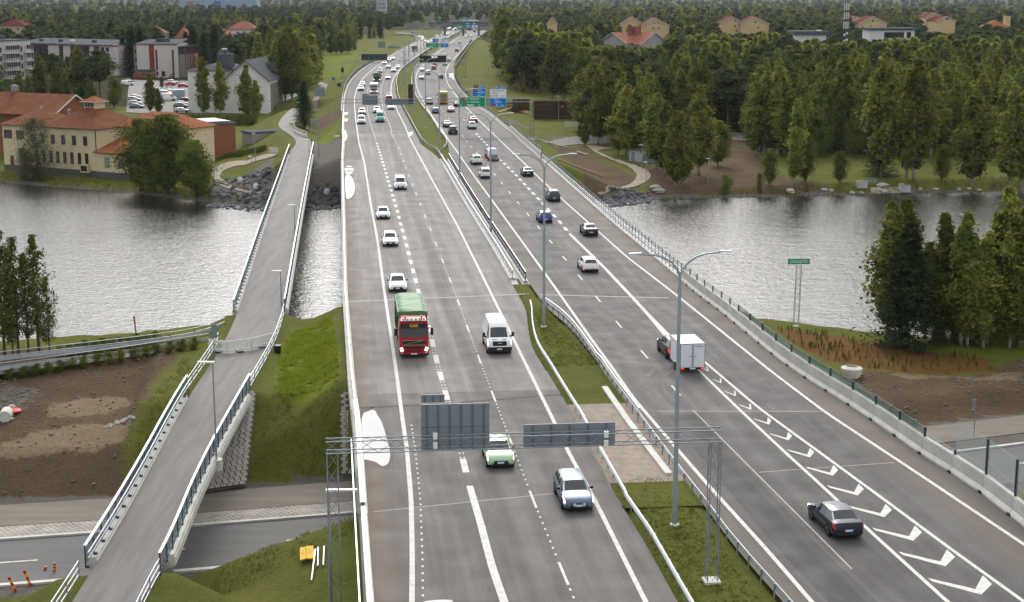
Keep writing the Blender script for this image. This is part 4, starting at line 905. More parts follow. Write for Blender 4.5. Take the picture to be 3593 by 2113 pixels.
# ------------------------------------------------------------------ vehicles
def paint(name, c, rough=.2, metal=.0): return mat('car_paint_' + name, c, rough, metal, coat=.06, spec=.32)
PC = dict(white=paint('white', (.74,.75,.76)), silver=paint('silver', (.42,.44,.46), .3, .4), grey=paint('grey', (.16,.17,.18), .3, .4), black=paint('black', (.012,.013,.015)),
          darkblue=paint('darkblue', (.012,.018,.035)), blue=paint('blue', (.02,.06,.30)), red=paint('red', (.42,.015,.02)), maroon=paint('maroon', (.10,.012,.018)), palegreen=paint('palegreen', (.38,.56,.36)),
          bluegrey=paint('bluegrey', (.11,.145,.21), .3, .2), darkgreen=paint('darkgreen', (.035,.055,.06), .3, .3), beige=paint('beige', (.55,.50,.42)), teal=paint('teal', (.12,.40,.36)), green=paint('green', (.012,.10,.045)),
          yellow=paint('yellow', (.75,.48,.02)), truckred=paint('truckred', (.40,.012,.022)), orange=paint('orange', (.6,.2,.03)))
M_CGLASS = mat('car_glass', (.022,.032,.036), .05, spec=.8); M_TYRE = M_RUBBER; M_RIM = mat('alloy', (.42,.42,.43), .35, .8); M_ARCH = mat('wheel_arch', (.012,.012,.013), .9)
M_HEAD = emit('headlamp_lit', (1.0,.93,.80), 1.6); M_HEADO = mat('headlamp_off', (.50,.52,.53), .12, .2, spec=.7); M_TAIL = mat('tail_lamp', (.42,.012,.014), .2, spec=.6); M_TAILL = emit('tail_lamp_lit', (.85,.03,.03), .8); M_PLATE = mat('number_plate', (.68,.69,.70), .5); M_EUB = mat('plate_blue', (.03,.08,.35), .5)
M_TRIM = mat('dark_trim', (.022,.022,.024), .5)
# profile rows: p (0 nose .. 1 tail), belt height, top height, width factor
STY = dict(
 sedan=dict(L=4.6, W=1.82, zb=.20, r=.32, wb=.585, P=[(0,.56,.62,.78),(.02,.68,.71,.90),(.07,.78,.81,.97),(.16,.86,.90,1),(.275,.92,.97,1),(.42,.94,1.40,1),(.52,.95,1.455,1),(.62,.96,1.45,1),(.75,.97,1.385,1),(.875,.98,1.06,1),(.93,.97,1.03,.99),(.975,.94,.99,.95),(1,.72,.76,.86)], ws=(4,5), rw=(8,9), sg=(4,9), pil=6),
 hatch=dict(L=4.15, W=1.78, zb=.19, r=.31, wb=.62, P=[(0,.56,.62,.78),(.022,.70,.73,.91),(.08,.80,.84,.98),(.21,.90,.95,1),(.25,.92,.98,1),(.40,.94,1.42,1),(.52,.96,1.485,1),(.62,.97,1.48,1),(.86,.99,1.38,.98),(.955,1.0,1.06,.97),(.98,.93,.98,.95),(1,.66,.70,.88)], ws=(4,5), rw=(8,9), sg=(4,9), pil=6),
 wagon=dict(L=4.78, W=1.84, zb=.20, r=.33, wb=.58, P=[(0,.58,.64,.78),(.02,.70,.73,.90),(.07,.80,.83,.97),(.16,.88,.92,1),(.265,.93,.99,1),(.40,.95,1.42,1),(.50,.96,1.48,1),(.62,.97,1.485,1),(.88,.99,1.42,.97),(.962,1.0,1.05,.96),(.98,.93,.97,.95),(1,.66,.70,.88)], ws=(4,5), rw=(8,9), sg=(4,9), pil=6),
 suv=dict(L=4.62, W=1.88, zb=.25, r=.36, wb=.59, P=[(0,.66,.72,.80),(.02,.84,.88,.92),(.07,.94,.98,.98),(.17,1.02,1.06,1),(.255,1.06,1.12,1),(.39,1.08,1.58,1),(.50,1.09,1.665,1),(.62,1.10,1.66,1),(.88,1.12,1.58,.97),(.965,1.13,1.18,.96),(.98,1.05,1.09,.95),(1,.74,.78,.89)], ws=(4,5), rw=(8,9), sg=(4,9), pil=6),
 mpv=dict(L=4.5, W=1.82, zb=.20, r=.32, wb=.61, P=[(0,.60,.66,.80),(.02,.76,.79,.92),(.07,.88,.91,.98),(.14,.95,1.0,1),(.20,.98,1.06,1),(.37,1.0,1.58,1),(.50,1.02,1.66,1),(.62,1.03,1.66,1),(.91,1.05,1.56,.97),(.97,1.06,1.10,.96),(.985,1.0,1.04,.95),(1,.70,.74,.9)], ws=(4,5), rw=(8,9), sg=(4,9), pil=6),
 van=dict(L=4.95, W=1.92, zb=.22, r=.33, wb=.60, P=[(0,.62,.70,.86),(.015,.86,.90,.95),(.05,1.00,1.04,.99),(.10,1.08,1.14,1),(.13,1.12,1.20,1),(.27,1.15,1.84,1),(.36,1.18,1.93,1),(.46,1.20,1.95,1),(.93,1.22,1.93,.99),(.985,1.22,1.80,.98),(.99,1.0,1.2,.97),(1,.6,.66,.95)], ws=(4,5), rw=None, sg=(4,7), pil=99),
 bigvan=dict(L=5.6, W=2.06, zb=.25, r=.35, wb=.62, P=[(0,.70,.78,.86),(.012,1.0,1.04,.95),(.05,1.16,1.22,.99),(.10,1.26,1.32,1),(.125,1.30,1.38,1),(.25,1.34,2.10,1),(.34,1.36,2.46,1),(.45,1.38,2.54,1),(.95,1.40,2.52,.99),(.99,1.40,2.40,.98),(.993,1.0,1.3,.97),(1,.62,.68,.95)], ws=(4,5), rw=None, sg=(4,6), pil=99),
 pickup=dict(L=5.2, W=1.88, zb=.30, r=.38, wb=.60, P=[(0,.72,.80,.82),(.02,.92,.96,.92),(.07,1.02,1.06,.98),(.17,1.10,1.14,1),(.245,1.12,1.18,1),(.36,1.14,1.70,1),(.45,1.15,1.78,1),(.54,1.15,1.77,1),(.635,1.15,1.68,1),(.665,1.15,1.20,1),(.70,1.14,1.15,1),(.985,1.14,1.15,1),(1,.80,.84,.97)], ws=(4,5), rw=(8,9), sg=(4,9), pil=6),
)
def section(w, zb, belt, top):
 e = min(1.0, max(0.0, (top - belt - .06)/.38)); hgt = top - belt
 x8 = w*(.86*(1 - e) + .735*e); z8 = top - .075*e - .012*(1 - e)
 return [(0, zb), (.80*w, zb), (.95*w, zb + .09), (w, zb + .30*min(1, (belt - zb)/.7)), (w, zb + (belt - zb)*.66), (.985*w, belt - .06), (.945*w, belt + .005),
   (.925*w*(1 - .02*e), belt + .05*e + .008), (x8, z8), (.86*x8, top - .028*e - .004), (.45*x8, top - .004), (0, top)]
def car_parts(style):
 sp = STY[style]; L, Wd, zb = sp['L'], sp['W']/2, sp['zb']; P = sp['P']; rows = []
 for p, b, t, wf in P:
  s_ = section(Wd*wf, zb + (.10 if p in (0, 1) else .0), b, t); y = L/2 - p*L
  rows.append([Vector((x, y, z)) for x, z in s_] + [Vector((-x, y, z)) for x, z in s_[-2:0:-1]])
 n = len(rows[0]); half = 11; part = {}
 def put(name, face): part.setdefault(name, []).append(face)
 def seg_id(k): return k if k < half else n - 1 - k
 for i in range(len(rows) - 1):
  for k in range(n):
   f = (rows[i][k], rows[i+1][k], rows[i+1][(k+1) % n], rows[i][(k+1) % n]); sg = seg_id(k)
   nm = 'body'
   if sp['ws'][0] <= i < sp['ws'][1] and sg in (9, 10): nm = 'windscreen'
   elif sp['rw'] and sp['rw'][0] <= i < sp['rw'][1] and sg in (9, 10): nm = 'rear_window'
   elif sp['sg'][0] <= i < sp['sg'][1] and sg == 7: nm = 'side_window'
   elif i in (1, 2) and sg in (4, 5) : nm = 'headlight' if i == 1 or sg == 5 else 'body'
   elif i >= len(rows) - (3 if sp['rw'] else 2) and i < len(rows) - 1 and sg in (3, 4, 5) and style != 'pickup': nm = 'tail_light' if sg > 3 else 'body'
   if i == len(rows) - 2 and sg in (4,) : nm = 'tail_light'
   if sg in (0, 1): nm = 'sill'
   if nm in ('side_window', 'headlight', 'tail_light'): nm += '+' if k < half else '-'
   put(nm, f)
 put('body', tuple(rows[0])); put('body', tuple(reversed(rows[-1])))
 out = {}
 for nm, fs in part.items():
  q = MB(); idx = {}
  for f in fs:
   ids = []
   for v in f:
    kk = (round(v.x, 4), round(v.y, 4), round(v.z, 4))
    if kk not in idx: idx[kk] = len(q.v); q.v.append(kk)
    if idx[kk] not in ids: ids.append(idx[kk])
   if len(ids) > 2: q.f.append(tuple(ids)); q.m.append(0)
  out[nm] = q
 return sp, out
def set_mat(o, m):
 o.material_slots[0].link = 'OBJECT'; o.material_slots[0].material = m
def wheel_mesh(r):
 return shared(('tyre', r), lambda: lT_([(r*.66, -.11), (r*.97, -.10), (r, -.06), (r, .06), (r*.97, .10), (r*.66, .11)], 18, ax='X').mesh('tyre', M_TYRE, 40)), \
           shared(('rim', r), lambda: lT_([(r*.66, -.105), (r*.60, -.112), (r*.18, -.10), (r*.16, .10), (r*.60, .112), (r*.66, .105)], 14, ax='X').mesh('rim', M_RIM, 40))
def add_wheel(root, x, y, r):
 t, ri = wheel_mesh(r); a = link('wheel', t, root, (x, y, r)); link('rim', ri, a); return a
def car(style, col, loc, rz, label, cat='car', group=None, lit=True, detail=2, name=None, brake=False, front=True, roofm=None):
 sp, P = shared(('car', style), lambda: car_parts(style)); L, Wd = sp['L'], sp['W']; pm = PC[col]
 nm = name or {'sedan':'sedan_car','hatch':'hatchback_car','wagon':'estate_car','suv':'sport_utility_car','mpv':'family_car','van':'panel_van','bigvan':'high_roof_van','pickup':'pickup_truck'}[style]
 o = empty(nm, loc, rz, label, cat, group)
 for k, q in P.items():
  base, m = k.rstrip('+-'), pm
  if base in ('windscreen', 'rear_window', 'side_window'): m = M_CGLASS
  elif base == 'headlight': m = M_HEAD if lit else M_HEADO
  elif base == 'tail_light': m = M_TAILL if brake else M_TAIL
  elif base == 'sill': m = M_TRIM
  if style in ('van', 'bigvan') and base == 'tail_light': m = M_TAIL
  me = shared(('carm', style, k), lambda: q.mesh(base, M_TRIM, 38)); e = link(base, me, o); set_mat(e, m)
 r, wy = sp['r'], L*sp['wb']/2
 for sx in (-1, 1):
  for y in (wy + .03, -wy + .03):
   link('wheel_arch', shared(('arch', r), lambda: lT_([(r*1.17, -.03), (r*1.17, .03)], 20, ax='X').mesh('wheel_arch', M_ARCH)), o, (sx*(Wd/2 - .022), y, r + .02))
   add_wheel(o, sx*(Wd/2 - .09), y, r)
 if detail >= 1:
  belt = sp['P'][4][1]
  link('grille', shared(('gr', style), lambda: bX_((0, L/2 - .005, sp['P'][0][1]*.86), (Wd*.50, .07, .17)).mesh('grille', M_TRIM)), o)
  link('air_intake', shared(('ai', style), lambda: bX_((0, L/2 - .03, sp['zb'] + .17), (Wd*.62, .08, .13)).mesh('air_intake', M_BLACK)), o)
  link('rear_bumper', shared(('rb', style), lambda: bX_((0, -L/2 + .04, sp['zb'] + .18), (Wd*.80, .12, .16)).mesh('rear_bumper', M_TRIM)), o)
  for y, zz, s_ in ((L/2 + .035, sp['zb'] + .27, 1), (-L/2 - .012, sp['P'][-1][1]*.80, -1)):
   pl = link('number_plate', shared('plate', lambda: bX_((0,0,0), (.46,.02,.115)).mesh('number_plate', M_PLATE)), o, (0, y, zz)); link('country_strip', shared('plateb', lambda: bX_((0,0,0), (.05,.024,.113)).mesh('country_strip', M_EUB)), pl, (.2*(-s_), 0, 0))
  for sx in (-1, 1):
   link('mirror', shared('mirror', lambda: bX_((0,0,0), (.20,.10,.14)).mesh('mirror', M_TRIM)), o, (sx*(Wd/2 + .06), L/2 - sp['P'][sp['ws'][0]][0]*L - .38, belt + .10))
 return o
LBY = dict(l=LR, r=RN)
def fwd(h): return Vector((-math.sin(h), math.cos(h), 0))
def onroad(style, col, zn, x, y, side, label, L=None, dh=0.0, **k):
 'front (oncoming) or rear (departing) bottom centre read off the photo'
 p = at(zn, x, y); t, w_ = tw(p); h = (LND if side == 'l' else RN).head(min(t, 1300), max(4, t*.02)) + dh
 LL = L or STY[style]['L']; c = p + fwd(h)*LL/2
 return car(style, col, c, h + (math.pi if side == 'l' else 0), label, **k)
# oncoming, near to far
onroad('hatch', 'palegreen', 'I', 1200,634, 'l', 'pale green hatchback under the near sign gantry')
onroad('wagon', 'bluegrey', 'I', 1700,914, 'l', 'silver blue estate car with round spotlights, nearest oncoming car at the edge line')
onroad('sedan', 'white', 'H', 550,977, 'l', 'white car following right behind the green tarpaulin lorry')
onroad('wagon', 'white', 'H', 502,680, 'l', 'white estate car, second behind the red lorry')
onroad('hatch', 'white', 'H', 455,502, 'l', 'white hatchback in the outer lane, third behind the red lorry')
onroad('van', 'white', 'H', 567,311, 'l', 'white minibus oncoming in the middle lane of the river bridge', lit=True)
onroad('van', 'white', 'R', 505,550, 'l', 'small white van in the outer lane, beside the teal van')
onroad('suv', 'silver', 'R', 515,368, 'l', 'silver car right behind the small white van')
onroad('bigvan', 'teal', 'R', 880,514, 'l', 'teal green high roofed van oncoming in the middle lane')
onroad('suv', 'silver', 'R', 815,332, 'l', 'silver car half hidden behind the teal van')
onroad('hatch', 'white', 'R', 1100,260, 'l', 'white hatchback just below the wide grey sign back, beside the grass median')
onroad('hatch', 'red', 'N', 1262,1337, 'l', 'bright red hatchback above the wide grey sign back')
onroad('suv', 'silver', 'N', 550,1148, 'l', 'silver car in the outer lane, in front of its twin on the left bend')
onroad('suv', 'silver', 'N', 580,1037, 'l', 'rear silver car of a close pair in the outer lane of the left bend')
onroad('van', 'white', 'N', 1030,692, 'l', 'white van right behind the dark green lorry')
onroad('sedan', 'beige', 'N', 1230,857, 'l', 'cream saloon with lit lamps beside the dark green lorry')
onroad('suv', 'silver', 'N', 1370,677, 'l', 'silver car near the median behind the cream saloon')
onroad('wagon', 'white', 'N', 1462,582, 'l', 'white car next to the median, two behind the cream saloon')
onroad('suv', 'grey', 'N', 1232,580, 'l', 'dark grey car with lit lamps below the dark sign back')
onroad('sedan', 'white', 'N', 1145,477, 'l', 'white saloon at the lower right corner of the dark sign back')
onroad('suv', 'white', 'N', 1255,402, 'l', 'white car just right of the dark sign back')
onroad('mpv', 'white', 'N', 1350,362, 'l', 'white car following beyond the dark sign back')
far_on = [(525,667,'white','suv'),(598,682,'white','sedan'),(590,737,'silver','suv'),(648,772,'white','mpv'),(722,802,'white','sedan'),(832,772,'white','hatch'),(945,662,'white','van'),
          (1130,577,'white','van'),(1175,604,'white','suv'),(1216,578,'white','sedan'),(1238,462,'white','suv'),(1282,437,'silver','sedan'),(1372,487,'white','van'),(1466,478,'white','hatch'),(1430,442,'white','hatch'),(1122,397,'white','suv'),(1186,402,'white','sedan')]
for x, y, c, st in far_on: onroad(st, c, 'M', x, y, 'l', 'tiny pale oncoming car in the far queue by the overpass', detail=0, group='far oncoming queue')
# departing, near to far
onroad('sedan', 'darkblue', 'K', 1484,1092, 'r', 'dark blue saloon, the nearest departing car, beside the chevrons', dh=-.01)
onroad('wagon', 'white', 'J', 138,850, 'r', 'white estate car with tall red tail lamps left of the thick lane line', brake=True)
onroad('sedan', 'black', 'H', 1808,614, 'r', 'black saloon in the right lane, behind the blue hatchback')
onroad('hatch', 'blue', 'H', 1512,526, 'r', 'blue hatchback in the middle of the departing lanes')
onroad('mpv', 'darkgreen', 'H', 1568,387, 'r', 'dark grey green estate car on the right edge line')
onroad('sedan', 'black', 'H', 1398,224, 'r', 'black saloon in the right lane by the far bridge joint')
onroad('mpv', 'white', 'H', 1122,236, 'r', 'white family car right behind the taxi, beside the median')
taxi = onroad('suv', 'white', 'H', 1064,147, 'r', 'white taxi with yellow stripes and roof lamp', name='taxi', cat='taxi')
onroad('suv', 'white', 'S', 825,714, 'r', 'white crossover right behind the maroon saloon')
onroad('sedan', 'maroon', 'S', 848,612, 'r', 'maroon saloon with white roof glare, ahead of the white crossover', brake=True)
onroad('pickup', 'black', 'S', 515,803, 'r', 'black pickup with open bed beside the median', cat='pickup', brake=True)
onroad('sedan', 'grey', 'S', 420,684, 'r', 'grey saloon just ahead of the black pickup')
onroad('sedan', 'beige', 'S', 482,437, 'r', 'champagne saloon behind the yellow lorry')
onroad('hatch', 'bluegrey', 'S', 230,458, 'r', 'blue grey hatchback left of the champagne saloon')
onroad('suv', 'silver', 'S', 128,311, 'r', 'silver car beside the yellow lorry')
onroad('sedan', 'maroon', 'S', 585,348, 'r', 'dark maroon car half hidden behind the green direction sign')
onroad('hatch', 'black', 'O', 770,547, 'r', 'black hatchback left of the triangular puddle')
onroad('sedan', 'white', 'O', 280,568, 'r', 'white saloon in the left lane on the far bend')
onroad('suv', 'silver', 'O', 438,452, 'r', 'silver car in the left lane ahead of the white saloon on the bend')
onroad('sedan', 'white', 'O', 300,367, 'r', 'white car at the left edge line on the far bend')
onroad('suv', 'red', 'O', 590,325, 'r', 'deep red car below the message board')
onroad('hatch', 'maroon', 'O', 608,237, 'r', 'dark car with glowing red lamps under the message board', brake=True)
onroad('sedan', 'silver', 'O', 872,217, 'r', 'silver saloon in the right lane under the message board')
onroad('suv', 'silver', 'O', 958,122, 'r', 'silver car beside the right end of the message board')
onroad('suv', 'black', 'M', 1460,1024, 'r', 'black car alone ahead of the message board', brake=True)
onroad('wagon', 'white', 'M', 1530,812, 'r', 'pale car alone right of the far white and blue sign')
onroad('suv', 'white', 'M', 1140,1150, 'r', 'pale car whose roof shows above the message board')
onroad('sedan', 'white', 'M', 1686,657, 'r', 'pale small car far ahead, left one of two below the overpass', detail=0); onroad('sedan', 'silver', 'M', 1830,652, 'r', 'pale small car far ahead, right one of two below the overpass', detail=0)
onroad('hatch', 'darkblue', 'M', 1676,544, 'r', 'dark small car with pale roof near the overpass', detail=0); onroad('van', 'black', 'M', 1785,486, 'r', 'black van right under the overpass', detail=0); onroad('van', 'black', 'M', 1906,532, 'r', 'black van on the right lane just before the overpass', detail=0)
# taxi markings
bX_((0, -.1, 1.72), (.55,.22,.12)).build('roof_lamp', PC['yellow'], taxi)
MB().add([(-.13,-2.33,.95),(.13,-2.33,.95),(0,-2.335,.55)], [(0,1,2)]).build('stripe', PC['yellow'], taxi); bX_((.62,-2.30,.86), (.16,.05,.12)).build('stripe', PC['yellow'], taxi); bX_((-.62,-2.30,.86), (.16,.05,.12)).build('stripe', PC['yellow'], taxi)
for sx in (-1, 1): bX_((sx*.945, .1, .72), (.02, 2.2, .16)).build('stripe', PC['yellow'], taxi)
# text helper
def lettering(parent, s_, size, m, loc, rz=0.0, tilt=math.pi/2, name='lettering', sx=1.0):
 o = link(name, TXT[s_], parent, loc, (tilt, 0, rz)); o.scale = (sx*size, size, size); set_mat(o, m); return o
M_YEL = mat('sign_yellow', (.85,.45,.02), .5)
# spotlights of the silver blue estate, trailer behind the black car
for o in list(COL.objects):
 if o.get('label', '').startswith('silver blue estate'):
  for sx in (-.28, .28): lT_([(.10, 0), (.11, .03), (.05, .06)], 14, ax='Y').build('spotlight', M_HEADO, o, (sx, 2.42, .52), 0)
 if o.get('label', '').startswith('dark blue saloon'): pass
h0 = RN.head(118)
tp = at('K', 556, 104); h0 += .015
tr = empty('box_trailer', tp + fwd(h0)*1.75, h0, 'white two door box trailer towed by the black car', 'trailer')
TW, TL, TH, TB = 1.98, 3.4, 1.95, .48
bX_((0, 0, TB + TH/2), (TW, TL, TH)).build('box_body', mat('trailer_white', (.66,.68,.72), .45), tr)
for sx in (-1, 1):
 d = bX_((sx*TW/4, -TL/2 - .015, TB + TH/2 - .02), (TW/2 - .05, .03, TH - .12)).build('door', mat('trailer_door', (.70,.72,.76), .4), tr)
 bX_((sx*.16, -TL/2 - .05, TB + TH*.48), (.26, .04, .04)).build('latch', M_GALV, d)
 bX_((sx*.05, -TL/2 - .045, TB + TH/2), (.025, .03, TH - .14)).build('lock_bar', M_GALV, d)
 bX_((sx*.82, -TL/2 - .03, TB - .05), (.26, .05, .11)).build('tail_light', M_TAILL, tr)
 add_wheel(tr, sx*.98, -.15, .31); bX_((sx*1.0, -.15, .70), (.24, .9, .05)).build('mudguard', mat('mudguard_grey', (.45,.46,.48), .5), tr)
for sx in (-1, 1):
 for sy in (-1, 1): bX_((sx*TW/2, sy*TL/2, TB + TH/2), (.06,.06,TH + .02)).build('corner_trim', M_GALV, tr)
bX_((0, -TL/2, TB + TH), (TW + .04,.06,.06)).build('edge_trim', M_GALV, tr)
lettering(tr, 'UNITRAILER', .14, M_DARK, (.48, -TL/2 - .034, TB + TH - .22), 0, sx=.85)
bX_((0, -TL/2 - .02, TB - .05), (1.9, .06, .14)).build('bumper', M_BLACK, tr); tB_([(0, TL/2, .45), (0, TL/2 + 1.0, .45)], .05, 6).build('drawbar', M_GALV, tr)
bX_((0, -TL/2 - .06, TB - .05), (.46,.02,.11)).build('number_plate', M_PLATE, tr)
car('suv', 'black', tp + fwd(h0)*(3.5 + .9 + 2.31), h0, 'black car towing the white box trailer', brake=True)
# rounded horse trailer and its car
tp2 = at('H', 1172, 121); h2 = RN.head(285)
ht = empty('rounded_trailer', tp2 + fwd(h2)*1.6, h2, 'pale rounded livestock trailer at the far bridge joint', 'trailer')
sec = [(-.85,.45),(.85,.45),(.86,1.3),(.78,1.8),(.5,2.15),(.0,2.25),(-.5,2.15),(-.78,1.8),(-.86,1.3)]; q = MB(); vs = []
for y, s_ in ((-1.6,.97),(-1.5,1),(.8,1),(1.3,.92),(1.6,.7)): vs += [(x*s_, y, .45 + (z - .45)*(s_ if y > 1 else 1)) for x, z in sec]
n = len(sec); q.add(vs, [(i*n + k, i*n + (k+1) % n, (i+1)*n + (k+1) % n, (i+1)*n + k) for i in range(4) for k in range(n)] + [tuple(range(n)), tuple(range(5*n - 1, 4*n - 1, -1))])
q.build('shell', mat('trailer_pale', (.66,.68,.74), .35), ht, smooth=40); bX_((0, -1.62, .80), (1.6, .05, .75)).build('ramp', M_GALV, ht)
for sx in (-1, 1):
 bX_((sx*.75, -1.64, .52), (.18,.05,.12)).build('tail_light', M_TAILL, ht); add_wheel(ht, sx*.92, -.2, .31); bX_((sx*.93, -.2, .70), (.22,.85,.05)).build('mudguard', MATS['mudguard_grey'], ht)
car('suv', 'grey', tp2 + fwd(h2)*(3.2 + .9 + 2.3), h2, 'dark car with pale roof towing the rounded trailer', brake=True)
# white van whose roof shows at the bottom edge
pv = at('I', 790, 1455, 1.9); h3 = LWD.head(64); pv.z = 0
car('van', 'white', pv - fwd(h3)*2.45, h3 + math.pi, 'white van only whose roof shows at the bottom edge', cat='van')
for o in COL.objects:
 if o.get('category') == 'car' and o.name.split('.')[0] in ('panel_van', 'high_roof_van'): o['category'] = 'van'
def lorry(loc, rz, label, cabm, body, name='lorry', cab_h=3.15, lit=True, rear_first=False, group=None):
 'cab over lorry: front at +Y. body: function(root) adding the load body behind the cab'
 o = empty(name, loc, rz, label, 'lorry', group); y0 = 0.0
 sec = [(-1.22,.95),(1.22,.95),(1.24,1.6),(1.22,2.55),(1.16,cab_h - .18),(1.02,cab_h),(-1.02,cab_h),(-1.16,cab_h - .18),(-1.22,2.55),(-1.24,1.6)]
 # cab lofted front to back
 def front(x, z): return -.03 if z < 1.6 else (-.06 - (z - 1.6)*.11)
 q = MB(); n = len(sec); vs = []
 for y, s_, b in ((0, .97, 1), (-.22, 1, .35), (-1.0, 1, 0), (-2.2, 1, 0)): vs += [(x*s_, y + front(x, z)*b, z) for x, z in sec]
 q.add(vs, [(i*n + k, i*n + (k+1) % n, (i+1)*n + (k+1) % n, (i+1)*n + k) for i in range(3) for k in range(n)] + [tuple(range(n)), tuple(range(4*n - 1, 3*n - 1, -1))]); q.build('cab', cabm, o, smooth=35)
 tl = Matrix.Rotation(.11, 3, 'X')
 bX_((0, -.13, 2.18), (2.16, .05, .82), tilt=tl).build('windscreen', M_CGLASS, o)
 for sx in (-1, 1):
  bX_((sx*1.225, -.75, 2.2), (.03, .85, .66)).build('side_window', M_CGLASS, o)
  bX_((sx*1.50, -.10, 2.25), (.22, .16, .62)).build('mirror', M_BLACK, o); bX_((sx*1.36, -.18, 2.52), (.30,.05,.05)).build('mirror_arm', M_BLACK, o)
 bX_((0, .06, .62), (2.46, .22, .55)).build('bumper', cabm, o); bX_((0, .08, .36), (2.44, .20, .12)).build('skirt', M_BLACK, o)
 bX_((0, -.9, .62), (2.3, 1.9, .7)).build('step_well', M_BLACK, o)
 return o
def wheels_axle(o, ys, r=.50, x=1.05):
 for y in ys:
  for sx in (-1, 1): add_wheel(o, sx*x, y, r)
# the red lorry
p = at('X', 1942, 1272); h = LWD.head(tw(p)[0]); red = PC['truckred']
lo = lorry(p, h + math.pi, 'red lorry with black visor and green tarpaulin body', red, None, 'tarpaulin_lorry', 3.2)
M_TARP = mat('green_tarpaulin', (.085,.20,.085), .55, var=.22, scale=.9, bump=.06, bscale=1.6, stretch=(1, 2.6, 1)); M_TARPS = mat('green_side', (.015,.085,.035), .55, var=.2, scale=1.2, bump=.02)
vis = bX_((0, .03, 2.74), (2.22, .34, .36), tilt=Matrix.Rotation(.25, 3, 'X')).build('sun_visor', M_BLACK, lo)
lettering(vis, 'OAK', .34, M_YEL, (0, .235, 2.80), math.pi, math.pi/2 - .2)
bX_((0, .02, 1.34), (1.86, .06, .36)).build('upper_grille', M_TRIM, lo); bX_((0, .055, 1.34), (1.5, .015, .035), tilt=Matrix.Rotation(.2, 3, 'Y')).build('badge_bar', M_GALV, lo)
for zz in (1.15, 1.53): bX_((0, .04, zz), (1.9, .04, .035)).build('grille_trim', mat('chrome', (.6,.6,.6), .2, .9), lo)
for zz in (.66, .84): bX_((0, .175, zz), (1.45, .03, .09)).build('lower_grille', M_BLACK, lo)
for sx in (-1, 1):
 bX_((sx*1.02, .14, .80), (.24, .10, .30), tilt=Matrix.Rotation(sx*.25, 3, 'Y')).build('headlight', M_HEAD, lo); bX_((sx*1.0, .16, .52), (.2, .04, .09)).build('fog_light', M_HEADO, lo)
 lT_([(.05, 0), (.07, .22), (.10, .3)], 8).build('horn', M_GALV, lo, (sx*.68, -.55, 3.2)); bX_((sx*.85, -.3, 3.27), (.14,.14,.16)).build('beacon', M_TAIL, lo)
bar = tB_([(-1.0,-.5,3.18), (-1.0,-.12,3.18), (-.95,-.02,3.18), (.95,-.02,3.18), (1.0,-.12,3.18), (1.0,-.5,3.18)], .045, 6).build('light_bar', mat('chrome', (.6,.6,.6)), lo)
for x in (-.5,-.17,.17,.5): lT_([(.13, 0), (.14, .06), (.05, .10)], 12, ax='Y').build('spotlight', M_HEADO, bar, (x, -.06, 3.28), 0)
bX_((0, .19, .42), (.5, .02, .11)).build('number_plate', M_PLATE, lo)
body = bX_((0, -6.6, 2.15), (2.5, 7.8, 2.5)).build('load_body', M_TARPS, lo)
q = MB(); nx, ny = 8, 22; vs = []
for j in range(ny + 1):
 for i in range(nx + 1):
  x = -1.29 + 2.58*i/nx; y = -10.55 + 7.9*j/ny; ed = max(0, abs(x) - 1.15)
  vs.append((x, y, 3.58 + .05*math.sin(y*2.1 + x*.8) + .04*math.sin(y*4.7 - x*1.9) - ed*2.5 - (0.0 if 0 < j < ny else .18)))
q.add(vs, [(j*(nx+1) + i, j*(nx+1) + i + 1, (j+1)*(nx+1) + i + 1, (j+1)*(nx+1) + i) for j in range(ny) for i in range(nx)])
for y, s_ in ((-2.62, 1), (-10.58, -1)): q.add([(-1.29, y, 3.4), (1.29, y, 3.4), (1.27, y, 3.0), (-1.27, y, 3.05)], [(0,1,2,3)])
for sx in (-1, 1): q.add([(sx*1.29, -10.55, 3.25), (sx*1.29, -2.62, 3.25), (sx*1.275, -2.62, 2.9), (sx*1.275, -10.55, 2.9)], [(0,1,2,3)])
q.build('tarpaulin', M_TARP, lo, smooth=50)
for y in np.arange(-9.8, -3, 1.3):
 for sx in (-1, 1): bX_((sx*1.27, y, 1.95), (.05, .10, 2.0)).build('stake', M_TARPS, lo)
wheels_axle(lo, (-1.3, -7.2, -8.5)); bX_((0, -6.4, .75), (1.0, 8.2, .35)).build('chassis', M_BLACK, lo)
def simple_lorry(zn, x, y, side, label, cabm, bodym, Lb, Hb, name='box_lorry'):
 p = at(zn, x, y); t = tw(p)[0]; h = (LND if side == 'l' else RN).head(t, 10); rz = h + (math.pi if side == 'l' else 0)
 tot = 2.4 + Lb
 if side == 'r': p = p + fwd(h)*tot
 o = lorry(p, rz, label, cabm, None, name, 3.0)
 bX_((0, -2.45 - Lb/2, .95 + Hb/2), (2.48, Lb, Hb)).build('load_body', bodym, o)
 bX_((0, .02, 1.34), (1.8, .06, .5)).build('upper_grille', M_TRIM, o)
 for sx in (-1, 1): bX_((sx*.98, .15, .72), (.30, .08, .24)).build('headlight', M_HEAD, o); bX_((sx*.98, -2.5 - Lb, .8), (.3,.06,.14)).build('tail_light', M_TAILL, o)
 bX_((0, -2.4 - Lb/2, .72), (1.0, Lb, .3)).build('chassis', M_BLACK, o); wheels_axle(o, (-1.3, -2.2 - Lb*.6, -2.2 - Lb*.8)); return o
simple_lorry('N', 955, 912, 'l', 'dark green lorry with lit lamps on the left bend', PC['green'], mat('lorry_green_box', (.02,.07,.035), .6), 5.5, 1.5)
simple_lorry('N', 880, 1215, 'l', 'white lorry half hidden behind the stepped grey sign back', PC['white'], mat('lorry_white_box', (.70,.70,.70), .5), 4.6, 2.1)
